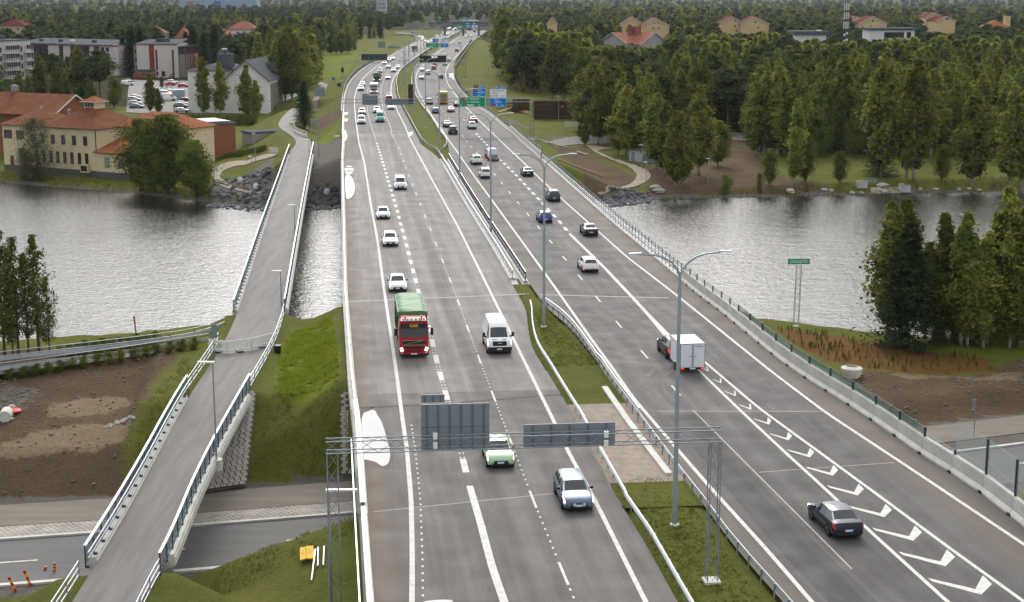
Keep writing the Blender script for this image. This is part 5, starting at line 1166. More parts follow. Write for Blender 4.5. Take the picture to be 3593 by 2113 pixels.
simple_lorry('M', 378, 1014, 'l', 'dark tipper lorry oncoming beyond the far direction signs', mat('lorry_grey_cab', (.10,.12,.11), .4), mat('lorry_dark_box', (.03,.03,.035), .6), 5.0, 1.9)
simple_lorry('M', 352, 600, 'l', 'white and blue lorry on the far slip road', PC['white'], mat('lorry_blue_box', (.03,.05,.16), .5), 6.0, 2.4)
yl = simple_lorry('S', 355, 308, 'r', 'yellow lorry with a bundled grey load at the back', PC['yellow'], mat('lorry_yellow_box', (.62,.40,.02), .5), 5.2, 2.45, 'flatbed_lorry')
q = MB(); vs = []
for j in range(7):
 for i in range(7): 
  a, b = (i - 3)/3, (j - 3)/3; vs.append((a*.92, -7.68 - .35*max(0, 1 - (a*a + b*b)*.6) + .05*math.sin(i*2.3 + j*1.7), 2.1 + b*.95))
q.add(vs, [(j*7 + i, j*7 + i + 1, (j+1)*7 + i + 1, (j+1)*7 + i) for j in range(6) for i in range(6)]); q.build('bundled_cover', mat('grey_tarpaulin', (.16,.17,.18), .6, var=.5, scale=2.2, bump=.08), yl)
bX_((0, -7.68, .86), (1.3, .05, .30)).build('warning_plate', PC['orange'], yl)
# white van: bonnet vents, wiper-level trim, grille surround, driver in a yellow vest
vn = car('bigvan', 'white', at('Y', 950, 1213) + fwd(LR.head(130))*2.8, LR.head(130) + math.pi, 'large white van with driver in yellow vest, right of the red lorry', cat='van')
bX_((0, 2.74, .98), (1.16, .12, .38)).build('front_grille', M_TRIM, vn); bX_((0, 2.80, 1.02), (.36, .03, .09)).build('badge', mat('chrome', (.6,.6,.6)), vn)
bX_((0, 2.74, .50), (2.0, .16, .36)).build('front_bumper', M_TRIM, vn)
for sx in (-1, 1):
 bX_((sx*.42, 2.42, 1.275), (.36, .05, .03)).build('bonnet_vent', M_BLACK, vn); bX_((sx*1.22, 1.55, 1.52), (.22, .14, .36)).build('door_mirror', M_BLACK, vn)
# ------------------------------------------------------------------ gantries, signs, lamps
def ray(zn, x, y):
 o = ZN[zn]; u, v = o[0] + x/o[2], o[1] + y/o[2]; a, b = (u - CX)/FPX, (v - CY)/FPX
 return Vector((a, cP - b*sP, -(sP + b*cP)))
def on_plane(zn, x, y, P0, n):
 d = ray(zn, x, y); o = Vector((0, 0, CAM_H)); return o + d*((P0 - o).dot(n)/d.dot(n))
def lattice(q, a, b, wd, ht, bay, r=.045, rl=.022, up=Vector((0,0,1))):
 'square lattice member between a and b; returns chord paths'
 d = (b - a); L = d.length; d = d.normalized(); s_ = d.cross(up); s_.normalize(); u = s_.cross(d).normalized()
 C = [s_*(i*wd/2) + u*(j*ht/2) for i, j in ((-1,-1),(1,-1),(1,1),(-1,1))]; n = max(2, int(L/bay)); ch = [[a + c, b + c] for c in C]
 for k in range(4):
  c0, c1 = C[k], C[(k+1) % 4]
  for i in range(n):
   p0, p1 = a + d*(L*i/n), a + d*(L*(i+1)/n)
   q.tube([p0 + (c0 if i % 2 else c1), p1 + (c1 if i % 2 else c0)], rl, 4, caps=False)
 return ch
def gantry(name, label, Lb, Rb, zb, wd=.8, ht=.7, thick=1.0, base_l=None, base_r=None, cat='gantry'):
 'lattice portal between plan points Lb and Rb with beam centre at height zb'
 org = Vector((Rb.x, Rb.y, Rb.z)); o = empty(name, org, 0, label, cat); a = Vector((Lb.x, Lb.y, zb)) - org; b = Vector((Rb.x, Rb.y, zb)) - org
 e = (b - a).normalized()*(wd/2); q = MB()
 for c in lattice(q, a - e, b + e, wd, ht, .85*thick, .03*thick, .014*thick): tB_(c, .03*thick, 6).build('beam_chord', M_GALV, o)
 q.build('beam_lacing', M_GALV, o)
 for base in (Lb - org, Rb - org):
  q = MB(); top = Vector((base.x, base.y, zb - org.z - ht/2))
  for c in lattice(q, base, top, wd*.85, wd*.85, .8*thick, .05*thick, .014*thick, Vector((DR[0], DR[1], 0))): tB_(c, .032*thick, 6).build('tower_chord', M_GALV, o)
  q.build('tower_lacing', M_GALV, o)
  bX_(base + Vector((0, 0, .12)), (wd*1.35, wd*1.35, .5), HEAD).build('footing', M_CONC2, o)
 return o
M_SBACK = mat('sign_back_grey', (.205,.235,.265), .55, .3, var=.06, scale=.6); M_SGREEN = mat('sign_green', (.0,.30,.14), .5); M_SBLUE = mat('sign_blue', (.0,.20,.58), .5); M_SWHITE = mat('sign_white', (.74,.75,.76), .5); M_SRED = mat('sign_red', (.52,.02,.04), .5)
def face_rot(n): return math.atan2(n.x, -n.y)      # local -Y faces along n
def panel(parent, name, zn, x0, y0, x1, y1, P0, n, m, th=.06, out=0.0):
 'upright panel whose corners are read off the photo on the vertical plane (P0, n); returns object with local x = right as seen, z = up'
 a = on_plane(zn, x0, y1, P0, n); b = on_plane(zn, x1, y0, P0, n); c = (a + b)/2; wd = math.hypot(b.x - a.x, b.y - a.y); ht = abs(b.z - a.z)
 o = bX_((0,0,0), (wd, th, ht)).build(name, m, parent); o.location = c + n*out - parent.location; o.rotation_euler = (0, 0, face_rot(n)); o['_w'] = wd; o['_h'] = ht
 return o, wd, ht
NR = Vector((-DT[0], -DT[1], 0)) * 1.0             # towards the camera along the road
def ribs(o, wd, ht, nv, nh, back=True, step=None):
 for i in range(nv):
  x = -wd/2 + wd*(i + .5)/nv; bX_((x, -.055, 0), (.06, .06, ht*.98)).build('rib', mat('rib_grey', (.12,.14,.16), .5, .3), o)
 for j in range(nh): bX_((0, -.04, -ht/2 + ht*(j + 1)/(nh + 1)), (wd, .03, .03)).build('seam', mat('rib_grey', (.12,.14,.16)), o)
# near gantry with the backs of two signs
Rb = at('K', 668, 1352, -.1); Rb.z = -.2; g1n = Vector((-DT[0], -DT[1], 0)); Lt = on_plane('I', 118, 470, Rb, g1n); zb = on_plane('K', 690, 465, Rb, g1n).z
Lb = Vector((Lt.x, Lt.y, -3.2))
g1 = gantry('sign_gantry', 'grey lattice gantry spanning the near carriageway, seen from behind its signs', Lb, Rb, zb, .62, .60)
s1 = empty('direction_sign', on_plane('I', 900, 480, Rb, g1n), 0, 'stepped grey back of a large direction sign on the near gantry', 'sign'); pb = -g1n*.55
a_, wd, ht = panel(s1, 'back_panel', 'I', 690,207, 1125,510, Rb + pb, g1n, M_SBACK); ribs(a_, wd, ht, 6, 1)
a_, wd, ht = panel(s1, 'upper_back_panel', 'I', 688,152, 838,206, Rb + pb, g1n, M_SBACK); ribs(a_, wd, ht, 3, 0)
s2 = empty('direction_sign', on_plane('I', 1640, 450, Rb, g1n), 0, 'long low grey sign back at the right of the near gantry', 'sign')
a_, wd, ht = panel(s2, 'back_panel', 'I', 1343,330, 1930,492, Rb + pb, g1n, M_SBACK); ribs(a_, wd, ht, 5, 1)
for x, y in ((775, 425), (1860, 415)):
 c = on_plane('I', x, y, Rb, g1n) + g1n*.6; e = empty('sensor_box', c, 0, 'small white detector box clamped to the gantry beam in front of the ' + ('stepped' if x < 1000 else 'long low') + ' sign', 'sensor')
 bX_((0,0,.22), (.2,.2,.3)).build('upper_case', M_WHITE, e); bX_((0,0,-.25), (.2,.2,.3)).build('lower_case', M_WHITE, e); bX_((0,0,0), (.06,.06,.9)).build('bracket', M_GALV, e)
# middle gantry: grey backs on the left, direction signs on the right
Y2 = 330.0; P2 = Vector((0, Y2, 0)); h2_ = RN.head(330); n2 = Vector((math.sin(h2_), -math.cos(h2_), 0)); P2 = xy(331, 14)
Lt = on_plane('B', 690, 885, P2, n2); Rt = on_plane('S', 1785, 235, P2, n2); zb2 = on_plane('S', 470, 245, P2, n2).z
g2 = gantry('sign_gantry', 'grey lattice gantry beyond the river carrying green and blue direction signs', Vector((Lt.x, Lt.y, gz(Lt.x, Lt.y) + .1)), Vector((Rt.x, Rt.y, gz(Rt.x, Rt.y) + .1)), zb2, .9, .8, 1.3)
s3 = empty('direction_sign', on_plane('R', 675, 80, P2, n2), 0, 'stepped grey sign back above the white lorry beyond the river', 'sign'); pb2 = -n2*.6
a_, wd, ht = panel(s3, 'back_panel', 'R', 522,-30, 828,163, P2 + pb2, n2, M_SBACK); ribs(a_, wd, ht, 6, 1); a_, wd, ht = panel(s3, 'upper_back_panel', 'R', 522,-62, 640,-30, P2 + pb2, n2, M_SBACK)
s4 = empty('direction_sign', on_plane('R', 1200, 100, P2, n2), 0, 'long low grey sign back beyond the river, over the lane by the median', 'sign')
a_, wd, ht = panel(s4, 'back_panel', 'R', 980,40, 1438,163, P2 + pb2, n2, M_SBACK); ribs(a_, wd, ht, 6, 1)
def sign_text(o, wd, ht, items, k=1.0):
 'items: text, centre x (0..1), centre y from top (0..1), letter height in panel heights, material'
 for s_, cx, cy, hh, m in items: lettering(o, s_, hh*ht*1.36, m, ((cx - .5)*wd, -.036, (.5 - cy)*ht), sx=.86)
def plate(o, wd, ht, x0, y0, x1, y1, m, name='field', lift=.034, th=.006):
 return bX_((((x0 + x1)/2 - .5)*wd, -lift, (.5 - (y0 + y1)/2)*ht), ((x1 - x0)*wd, th, (y1 - y0)*ht)).build(name, m, o)
def arrow(o, wd, ht, cx, cy, hh, m):
 s_ = hh*ht; x, z = (cx - .5)*wd, (.5 - cy)*ht; y = -.037
 MB().add([(x - s_*.1, y, z - s_/2), (x + s_*.1, y, z - s_/2), (x + s_*.1, y, z + s_*.1), (x - s_*.1, y, z + s_*.1)], [(0,1,2,3)]).add([(x - s_*.28, y, z + s_*.05), (x + s_*.28, y, z + s_*.05), (x, y, z + s_/2)], [(0,1,2)]).build('arrow', m, o)
def border(o, wd, ht, m):
 plate(o, wd, ht, 0, 0, 1, .025, m, 'border'); plate(o, wd, ht, 0, .975, 1, 1, m, 'border'); plate(o, wd, ht, 0, .025, .012, .975, m, 'border'); plate(o, wd, ht, .988, .025, 1, .975, m, 'border')
pf2 = n2*.6
def green_sign(P, n, zn, r, label, towns):
 c = on_plane(zn, (r[0] + r[2])/2, r[3], P, n); e = empty('direction_sign', c, 0, label, 'sign'); o, wd, ht = panel(e, 'green_panel', zn, *r, P, n, M_SGREEN); border(o, wd, ht, M_SWHITE)
 for k, (num, eno, town) in enumerate(towns):
  y = .20 + k*.30; x = .20 + .05*k; plate(o, wd, ht, x - .09, y - .12, x, y + .12, M_SRED, 'route_shield'); sign_text(o, wd, ht, [(num, x - .045, y, .17, M_SWHITE), (eno, x + .085, y, .15, M_SWHITE), (town, .585 + .02*k, y, .16, M_SWHITE)])
 arrow(o, wd, ht, .09, .82, .22, M_SWHITE); arrow(o, wd, ht, .76, .82, .22, M_SWHITE)
 for k in range(3): plate(o, wd, ht, .30 + k*.09, .74, .38 + k*.09, .93, M_SWHITE, 'symbol_field'); plate(o, wd, ht, .32 + k*.09, .80, .36 + k*.09, .88, M_SGREEN, 'symbol', .0375)
 return e
def blue_sign(P, n, zn, r, label, e=None, km=True, junction=None):
 e = e or empty('direction_sign', on_plane(zn, (r[0] + r[2])/2, r[3], P, n), 0, label, 'sign'); o, wd, ht = panel(e, 'blue_panel', zn, *r, P, n, M_SBLUE); border(o, wd, ht, M_SWHITE)
 if km:
  plate(o, wd, ht, .08, .26, .29, .50, M_SRED, 'route_shield'); sign_text(o, wd, ht, [('22', .185, .38, .16, M_SWHITE), ('OULU', .55, .22, .17, M_SWHITE), ('KAJAANI', .64, .50, .17, M_SWHITE), ('1.4 km', .5, .81, .15, M_SWHITE)])
 else:
  sign_text(o, wd, ht, [('OULU', .42, .19, .17, M_SWHITE), ('KAJAANI', .50, .45, .17, M_SWHITE), ('1.4 km', .74, .80, .14, M_SWHITE)]); plate(o, wd, ht, .10, .66, .29, .92, M_SRED, 'route_shield'); sign_text(o, wd, ht, [('22', .195, .79, .16, M_SWHITE)]); arrow(o, wd, ht, .43, .79, .26, M_SWHITE)
 return e
def exit_tag(e, P, n, zn, r, txt):
 o, wd, ht = panel(e, 'exit_tag', zn, *r, P, n, M_SBLUE); border(o, wd, ht, M_SWHITE); sign_text(o, wd, ht, [(txt, .66, .5, .5, M_SWHITE)]); MB().add([((.15 - .5)*wd, -.037, -.25*ht), ((.30 - .5)*wd, -.037, -.25*ht), ((.42 - .5)*wd, -.037, .28*ht), ((.27 - .5)*wd, -.037, .28*ht)], [(0,1,2,3)]).build('exit_symbol', M_SWHITE, o)
def white_sign(P, n, zn, r, e):
 o, wd, ht = panel(e, 'white_panel', zn, *r, P, n, M_SWHITE); dk = mat('sign_black', (.02,.02,.03), .5); border(o, wd, ht, mat('sign_border_blue', (.0,.2,.58), .5))
 sign_text(o, wd, ht, [('KONTINKANGAS', .5, .20, .155, dk), ('RAKSILA', .30, .48, .155, dk), ('750 m', .80, .78, .14, dk)])
 plate(o, wd, ht, .06, .76, .17, .80, M_SRED, 'cross_symbol'); plate(o, wd, ht, .10, .68, .13, .88, M_SRED, 'cross_symbol', .0365); plate(o, wd, ht, .22, .72, .32, .84, dk, 'symbol'); plate(o, wd, ht, .36, .72, .47, .84, M_SBLUE, 'symbol')
TOWNS = [('4', 'E 75', 'JYVÄSKYLÄ'), ('8', 'E 8', 'KOKKOLA')]
PF = P2 + pf2
green_sign(PF, n2, 'S', (600,186,1036,352), 'green direction sign to two cities on the gantry beyond the river', TOWNS)
e = blue_sign(PF, n2, 'S', (820,48,1038,183), 'blue direction sign above the green one on the gantry beyond the river'); exit_tag(e, PF, n2, 'S', (938,10,1036,46), '8')
e = blue_sign(PF, n2, 'S', (1104,206,1375,352), 'tall white and blue direction sign at the right on the gantry beyond the river', km=False); white_sign(PF, n2, 'S', (1104,56,1375,203), e); exit_tag(e, PF, n2, 'S', (1178,16,1275,54), '8'); exit_tag(e, PF, n2, 'S', (1277,16,1375,54), '9')
e = empty('variable_sign', on_plane('S', 880, 45, PF, n2), 0, 'small dark electronic sign with red glow left of the blue direction sign', 'sign'); o, wd, ht = panel(e, 'housing', 'S', 848,-10, 912,42, PF, n2, M_BLACK); plate(o, wd, ht, .2, .2, .8, .8, emit('led_red', (.35,.03,.02), .35), 'led_field')
# message board gantry
P3 = xy(560, 18); h3_ = RN.head(560, 12); n3 = Vector((math.sin(h3_), -math.cos(h3_), 0)); Lt = on_plane('N', 80, 350, P3, n3); Rt = on_plane('M', 1650, 1250, P3, n3); zb3 = on_plane('M', 900, 1270, P3, n3).z
g3 = gantry('message_gantry', 'distant lattice gantry carrying the dark message board', Vector((Lt.x, Lt.y, gz(Lt.x, Lt.y))), Vector((Rt.x, Rt.y, gz(Rt.x, Rt.y))), zb3, 1.1, 1.0, 1.8)
e = empty('message_board', on_plane('M', 850, 1290, P3 + n3*.8, n3), 0, 'wide black electronic message board with a short white line of text', 'message board'); o, wd, ht = panel(e, 'housing', 'M', 518,1116, 1190,1290, P3 + n3*.8, n3, M_BLACK, .5)
LED = emit('led_white', (.95,.95,.9), 1.4)
for s_, x in (('TIE +4 °C', .56),): lettering(o, s_, ht*.24, LED, ((x - .5)*wd, -.26, ht*.28), sx=.9)
e = empty('message_board', on_plane('N', 890, 380, P3 - n3*.8, n3), 0, 'dark back of the oncoming message board above the left bend', 'message board'); o, wd, ht = panel(e, 'housing', 'N', 565,212, 1216,378, P3 - n3*.8, n3, mat('board_back', (.035,.042,.05), .5), .5)
for i in range(5): bX_((-wd/2 + wd*(i + .5)/5, -.28, -ht*.2), (.12,.06,ht*.5)).build('bracket', M_GALV, o)
# far signs
P4 = xy(715, 34); h4 = RN.head(715, 20); n4 = Vector((math.sin(h4), -math.cos(h4), 0))
green_sign(P4, n4, 'M', (682,797,1002,918), 'far smaller green direction sign over the bend', TOWNS)
blue_sign(P4, n4, 'M', (846,690,1000,792), 'far smaller blue direction sign above the green one'); e = blue_sign(P4, n4, 'M', (1052,815,1250,918), 'far smaller white and blue sign on the second gantry', km=False); white_sign(P4, n4, 'M', (1052,700,1250,812), e); exit_tag(e, P4, n4, 'M', (1105,672,1250,698), '8')
Lt = on_plane('M', 660, 860, P4, n4); Rt = on_plane('M', 1560, 850, P4, n4); gantry('sign_gantry', 'far thin gantry behind the smaller green and blue signs', Vector((Lt.x, Lt.y, 0)), Vector((Rt.x, Rt.y, 0)), on_plane('M', 1300, 845, P4, n4).z, 1.0, .9, 1.6).location += -n4*.8
P5 = xy(1110, 75); n5 = n4
for nm, rr, m in (('green', (1455,352,1634,440), M_SGREEN), ('green', (1672,296,1804,330), M_SGREEN), ('green', (1495,186,1612,242), M_SGREEN), ('blue', (1690,334,1816,432), M_SBLUE), ('blue', (1850,282,1942,348), M_SBLUE), ('blue', (1664,168,1735,236), M_SBLUE), ('white', (1838,352,1990,436), M_SWHITE), ('green', (985,136,1064,186), M_SGREEN)):
 e = empty('direction_sign', on_plane('M', (rr[0]+rr[2])/2, rr[3], P5, n5), 0, {(1455):'tiny green sign at the left under the overpass edge',(1672):'tiny green strip sign in front of the bus',(1495):'tiny green sign left above the overpass',(1690):'tiny blue sign in the middle below the overpass',(1850):'tiny blue sign in front of the bus rear',(1664):'topmost tiny blue sign above the bus',(1838):'tiny white sign at the right below the overpass',(985):'tiny green sign at the far left above the overpass'}[rr[0]], 'sign')
 o, wd, ht = panel(e, 'face', 'M', *rr, P5, n5, m, .15); border(o, wd, ht, M_SWHITE)
 for k in range(2): plate(o, wd, ht, .2, .25 + .3*k, .8, .38 + .3*k, M_SWHITE if m is not M_SWHITE else M_SBLUE, 'text_bar', .08, .02)
Lt = on_plane('M', 1420, 430, P5, n5); Rt = on_plane('M', 2010, 430, P5, n5); gantry('sign_gantry', 'tiny gantry right in front of the far overpass', Vector((Lt.x, Lt.y, 0)), Vector((Rt.x, Rt.y, 0)), on_plane('M', 1700, 432, P5, n5).z, 1.4, 1.2, 2.2)
# overpass with bus
P6 = xy(1180, 85); a = on_plane('M', 990, 350, P6, n5); b = on_plane('M', 2045, 372, P6, n5)
ov = empty('overpass', (a.x, a.y, 0), 0, 'dark overpass crossing the motorway far away', 'bridge'); oo = ov.location.copy(); d = (b - a); d.z = 0; L = d.length; rz = math.atan2(d.y, d.x)
def OV(x, y, z): return Matrix.Rotation(rz, 3, 'Z') @ Vector((x, y, z))
bX_(OV(L/2, 0, a.z - .3), (L + 14, 9, 1.4), rz).build('deck', mat('overpass_dark', (.12,.12,.125), .8), ov); bX_(OV(L/2, -4.3, a.z + 1.5), (L + 14, .15, 2.2), rz).build('parapet', G_MESHD, ov); bX_(OV(L/2, -4.3, a.z + 2.6), (L + 14, .3, .2), rz).build('handrail', M_GALV, ov)
for x in (L*.16, L*.60, L*.97): bX_(OV(x, 0, a.z/2 - 1), (1.6, 6, a.z + .5), rz).build('pier', mat('overpass_dark', (.12,.12,.125)), ov)
bp_ = on_plane('M', 1805, 345, P6, n5); bus = empty('bus', (bp_.x, bp_.y, a.z + .45), rz, 'white roofed bus with dark windows crossing the far overpass', 'bus')
bX_((0, 0, 1.55), (12, 2.5, 2.3)).build('body', mat('bus_body', (.5,.5,.52), .4), bus); bX_((0, 0, 1.95), (11.6, 2.56, 1.15)).build('window_band', M_CGLASS, bus); bX_((0, 0, 2.95), (12, 2.5, .55)).build('roof', mat('bus_white', (.75,.75,.75), .4), bus)
for x in (-3.8, 3.6):
 for y in (-1.1, 1.1): lT_([(.48, -.12), (.48, .12)], 14, ax='Y').build('wheel', M_RUBBER, bus, (x, y, .48))
# lamps
M_POLE = mat('lamp_pole', (.30,.35,.38), .5, .45, var=.06, scale=2); M_LAMP = mat('lamp_head', (.42,.45,.47), .4, .5)
def double_lamp_mesh(H, R, kind):
 q = MB()
 if kind == 'pole': q.tube([(0,0,-.3), (0,0,H*.5), (0,0,H)], .15, 10, r1=.085)
 if kind in ('arm-', 'arm+'):
  s_ = -1 if kind == 'arm-' else 1; P = []
  for k in range(9):
   f = k/8; P.append((s_*R*(1 - math.cos(f*math.pi/2))*.9, 0, H - .3 + 1.45*math.sin(f*math.pi/2)))
  P.append((s_*R*1.15, 0, H + 1.2)); q.tube(P, .075, 7, r1=.05)
 if kind in ('head-', 'head+'):
  s_ = -1 if kind == 'head-' else 1; q.add([(s_*x, y, H + 1.2 + z) for x, y, z in ((R*1.1,-.12,0),(R*1.1,.12,0),(R*1.45,.15,.02),(R*1.45,-.15,.02),(R*1.1,-.10,.09),(R*1.1,.10,.09),(R*1.45,.10,.07),(R*1.45,-.10,.07))], [(0,1,2,3),(4,5,6,7),(0,1,5,4),(1,2,6,5),(2,3,7,6),(3,0,4,7)])
 return q.mesh(kind.rstrip('+-'), M_LAMP if 'head' in kind else M_POLE, 50)
def double_lamp(p, rz, H, R, label, group=None):
 o = empty('double_lamp_post', p, rz, label, 'street lamp', group)
 for k in ('pole', 'arm-', 'arm+', 'head-', 'head+'): link({'pole':'pole','arm-':'arm','arm+':'arm','head-':'lamp_head','head+':'lamp_head'}[k], shared(('dl', H, R, k), lambda: double_lamp_mesh(H, R, k)), o)
 MB_foot = shared('lampfoot', lambda: lT_([(.28,-.3),(.28,.12),(.2,.16)], 12).mesh('foot', M_CONC2)); link('foot', MB_foot, o); return o
for zn, x, y, lb, tz, tx_, ty_ in (('K',450,1006,'nearest tall double armed lamp, standing in the grass median by the gantry foot','J',705,868), ('H',1497,1202,'second double armed lamp, at the near end of the bridge median','H',1505,165), ('H',1153,600,'third double armed lamp, rising from the middle of the bridge median','S',1130,610),
                     ('H',951,240,'fourth double armed lamp, at the far third of the bridge median','O',1220,1015), ('S',290,1050,'fifth double armed lamp, at the far end of the bridge median','O',730,520), ('S',66,692,'sixth double armed lamp, in the grass median beyond the river','O',390,150)):
 p = at(zn, x, y); d = ray(tz, tx_, ty_); H = round((CAM_H + d.z/d.y*p.y)*2)/2; double_lamp(p, RN.head(tw(p)[0]), H, 2.0, lb)
for k, (zn, x, y) in enumerate((('R',1566,330),('N',1680,1340),('N',1885,1440))):
 p = at(zn, x, y); double_lamp(p, RN.head(tw(p)[0]), 10.8, 2.0, 'double armed lamp among the poles clustered beside the brown steel panel', 'lamps by the brown panel')
for t in (505, 548, 592, 640, 690, 745, 805, 870, 940, 1015, 1095): double_lamp(xy(t, (ML(t) + MR(t))/2, 0), RN.head(t, 10), 10.8, 2.0, 'distant double armed lamp in the median beyond the message board', 'distant median lamps')
for x, y in ((250,500), (460,440), (615,385), (755,335), (890,275), (940,240)):
 d = ray('M', x, y); Y_ = 17.5*1/(-d.z/d.y); p = Vector((d.x/d.y*Y_, Y_, 0)); double_lamp(p, RN.head(900, 20), 10.8, 2.0, 'distant double armed lamp in the row beside the far slip road', 'slip road lamps')
def single_lamp(p, H, adir, label, arm=.9, m=M_POLE, name='lamp_post', globe=False, r=.06, group=None):
 o = empty(name, p, adir, label, 'street lamp', group); tB_([(0,0,-.2), (0,0,H)], r*1.25, 8, r1=r*.75).build('pole', m, o)
 if globe: lT_([(.10,H),(.24,H+.10),(.30,H+.24),(.16,H+.36),(.02,H+.40)], 12).build('lamp_head', M_WHITE, o, smooth=True)
 else: MB().add([(x, y, H + z) for x, y, z in ((-.12,-.12,0),(-.12,.12,0),(arm,.10,.05),(arm,-.10,.05),(-.12,-.09,.10),(-.12,.09,.10),(arm,.07,.11),(arm,-.07,.11))], [(3,2,1,0),(4,5,6,7),(0,1,5,4),(1,2,6,5),(2,3,7,6),(3,0,4,7)]).build('lamp_head', mat('lamp_head_pale', (.62,.64,.66), .4, .3), o)
 return o
def lamp_px(zn, xb, yb, ytop, z, adir, label, **k):
 p = at(zn, xb, yb, z); d = ray(zn, xb, ytop); top = CAM_H + d.z/d.y*p.y; return single_lamp(p, max(2.5, top - z), adir, label, **k)
pod = lamp_px('G', 1385, 572, -48, PZ, math.pi, 'single lamp on a round pod at the right side of the near footbridge', arm=1.0); lT_([(.34,-.75),(.40,-.7),(.40,.05)], 14).build('pod', M_CONC2, pod)
lamp_px('F', 1952, 830, 598, PZ, math.pi, 'slim lamp halfway along the footbridge over the river', arm=.9); lamp_px('F', 2045, 330, 140, PZ, math.pi, 'slim lamp on the far half of the footbridge over the river', arm=.9)
p = on_plane('G', 2100, 772, Vector((Lb.x, Lb.y + 1.5, 0)), g1n); single_lamp(Vector((p.x, p.y, -4.0)), p.z + 4.0, 0, 'lamp with flat head in front of the near gantry tower', arm=1.45, r=.09)
lamp_px('F', 282, 1180, 745, -2.2, 0, 'lamp with round white head among the alders on the left bank', globe=True)
lamp_px('Q', 885, 620, 115, -1.6, math.pi, 'lamp in front of the dark spruce by the bent footway', arm=.8); lamp_px('Q', 1050, 1110, 866, PZ, math.pi, 'lamp beside the end of the red and white barricade', arm=.9)
lamp_px('U', 1962, 860, 450, -3.5, math.pi, 'tall lamp between the brick hall and the curved path', arm=.5); lamp_px('U', 1912, 1210, 785, -5.6, math.pi, 'lamp on the grass inside the curved path', arm=.5); lamp_px('U', 1507, 712, 610, -5.0, 0, 'low lamp with round white head by the brick hall', globe=True); lamp_px('W', 1300, 1440, 1035, -4.0, math.pi, 'tall lamp in front of the white gabled hall', arm=.8)
lamp_px('C', 1168, 1250, 1080, -5.2, math.pi, 'lamp beside the little shed under the birches', arm=.6); lamp_px('C', 1199, 1392, 1207, -5.6, math.pi, 'lamp at the outer bend of the gravel path', arm=.6); lamp_px('C', 1661, 1352, 1180, -5.4, math.pi, 'lamp on the bare earth under the birches', arm=.6); lamp_px('C', 551, 902, 718, -4.0, math.pi, 'lamp standing in front of the log piles', arm=.5)
# name sign on its lattice mast
bp_ = at('J', 1467, 1212, -5.0); e = empty('river_name_sign', bp_, 0, 'green river name sign on a tall lattice mast in the planting bed', 'sign'); nS = Vector((0, -1, 0))
d = ray('J', 1487, 795); zt = CAM_H + d.z/d.y*bp_.y; q = MB()
for c in lattice(q, Vector((0,0,.1)), Vector((.1,0,zt - bp_.z)), .5, .5, .55, .03, .012, Vector((0,1,0))): tB_(c, .032, 5).build('mast_chord', M_RAIL, e)
q.build('mast_lacing', M_GALV, e); bX_((0,0,.1), (.7,.7,.5)).build('footing', M_CONC, e)
o, wd, ht = panel(e, 'name_panel', 'J', 1414,754, 1560,792, bp_ - nS*0 + Vector((0,-.35,0)), nS, M_SGREEN); border(o, wd, ht, M_SWHITE); sign_text(o, wd, ht, [('OULUJOKI', .5, .5, .58, M_SWHITE)])
# brown panel in the median, small sign backs left of the road
p = at('R', 1490, 165); e = empty('steel_panel', p, RN.head(410), 'tall rust brown steel panel standing in the far grass median', 'panel'); d = ray('N', 1808, 978); H = CAM_H + d.z/d.y*p.y
bX_((0,0,H/2), (1.35,.25,H)).build('sheet', mat('rust_brown', (.06,.03,.017), .8, var=.25, scale=1.5), e); bX_((0,0,.1), (1.6,.6,.3)).build('base', M_CONC, e)
def post_sign(zn, r, yb, z, label, m, name='road_sign', posts=2, th=.06, wp=.08):
 c = at(zn, (r[0] + r[2])/2, yb, z); e = empty(name, c, 0, label, 'sign'); n = Vector((0,-1,0)); o, wd, ht = panel(e, 'panel', zn, *r, c, n, m, th)
 top = o.location.z + ht/2
 for x in ([-wd/3, wd/3] if posts == 2 else [0]): tB_([(x, .08, -.2), (x, .08, top)], wp/2, 6).build('post', M_GALV, e)
 return e
post_sign('B', (502,758,590,838), 905, -1.5, 'grey back of a square road sign left of the far bend', M_SBACK); post_sign('B', (1052,360,1114,415), 440, -.5, 'small grey sign back on the slope left of the far bend', M_SBACK); post_sign('B', (1146,396,1240,420), 436, -.5, 'low wide grey sign back beside the mesh fence', M_SBACK)
post_sign('B', (732,588,756,626), 760, -.8, 'dark narrow sign back on the message gantry leg', M_DARK, posts=1); post_sign('B', (700,720,732,752), 800, -1.2, 'dark square sign back beside the left bend', M_DARK, posts=1); post_sign('B', (655,672,680,696), 735, -1.4, 'small blue sign by the far footpath', M_SBLUE, posts=1)
post_sign('B', (466,1036,552,1062), 1360, -1.3, 'small wide grey sign back on a lattice mast above the bright grass', M_SBACK, posts=2, wp=.16); post_sign('F', (1468,963,1502,1060), 1210, PZ, 'grey upright sign back in front of the white barricade', M_SBACK, posts=1)
post_sign('U', (1284,645,1350,705), 735, -5.0, 'white notice board at the brick hall', M_WHITE)
o = post_sign('K', (2210,258,2238,308), 480, -6.0, 'round sign seen edge on at the lower right path', M_SBACK, posts=1)
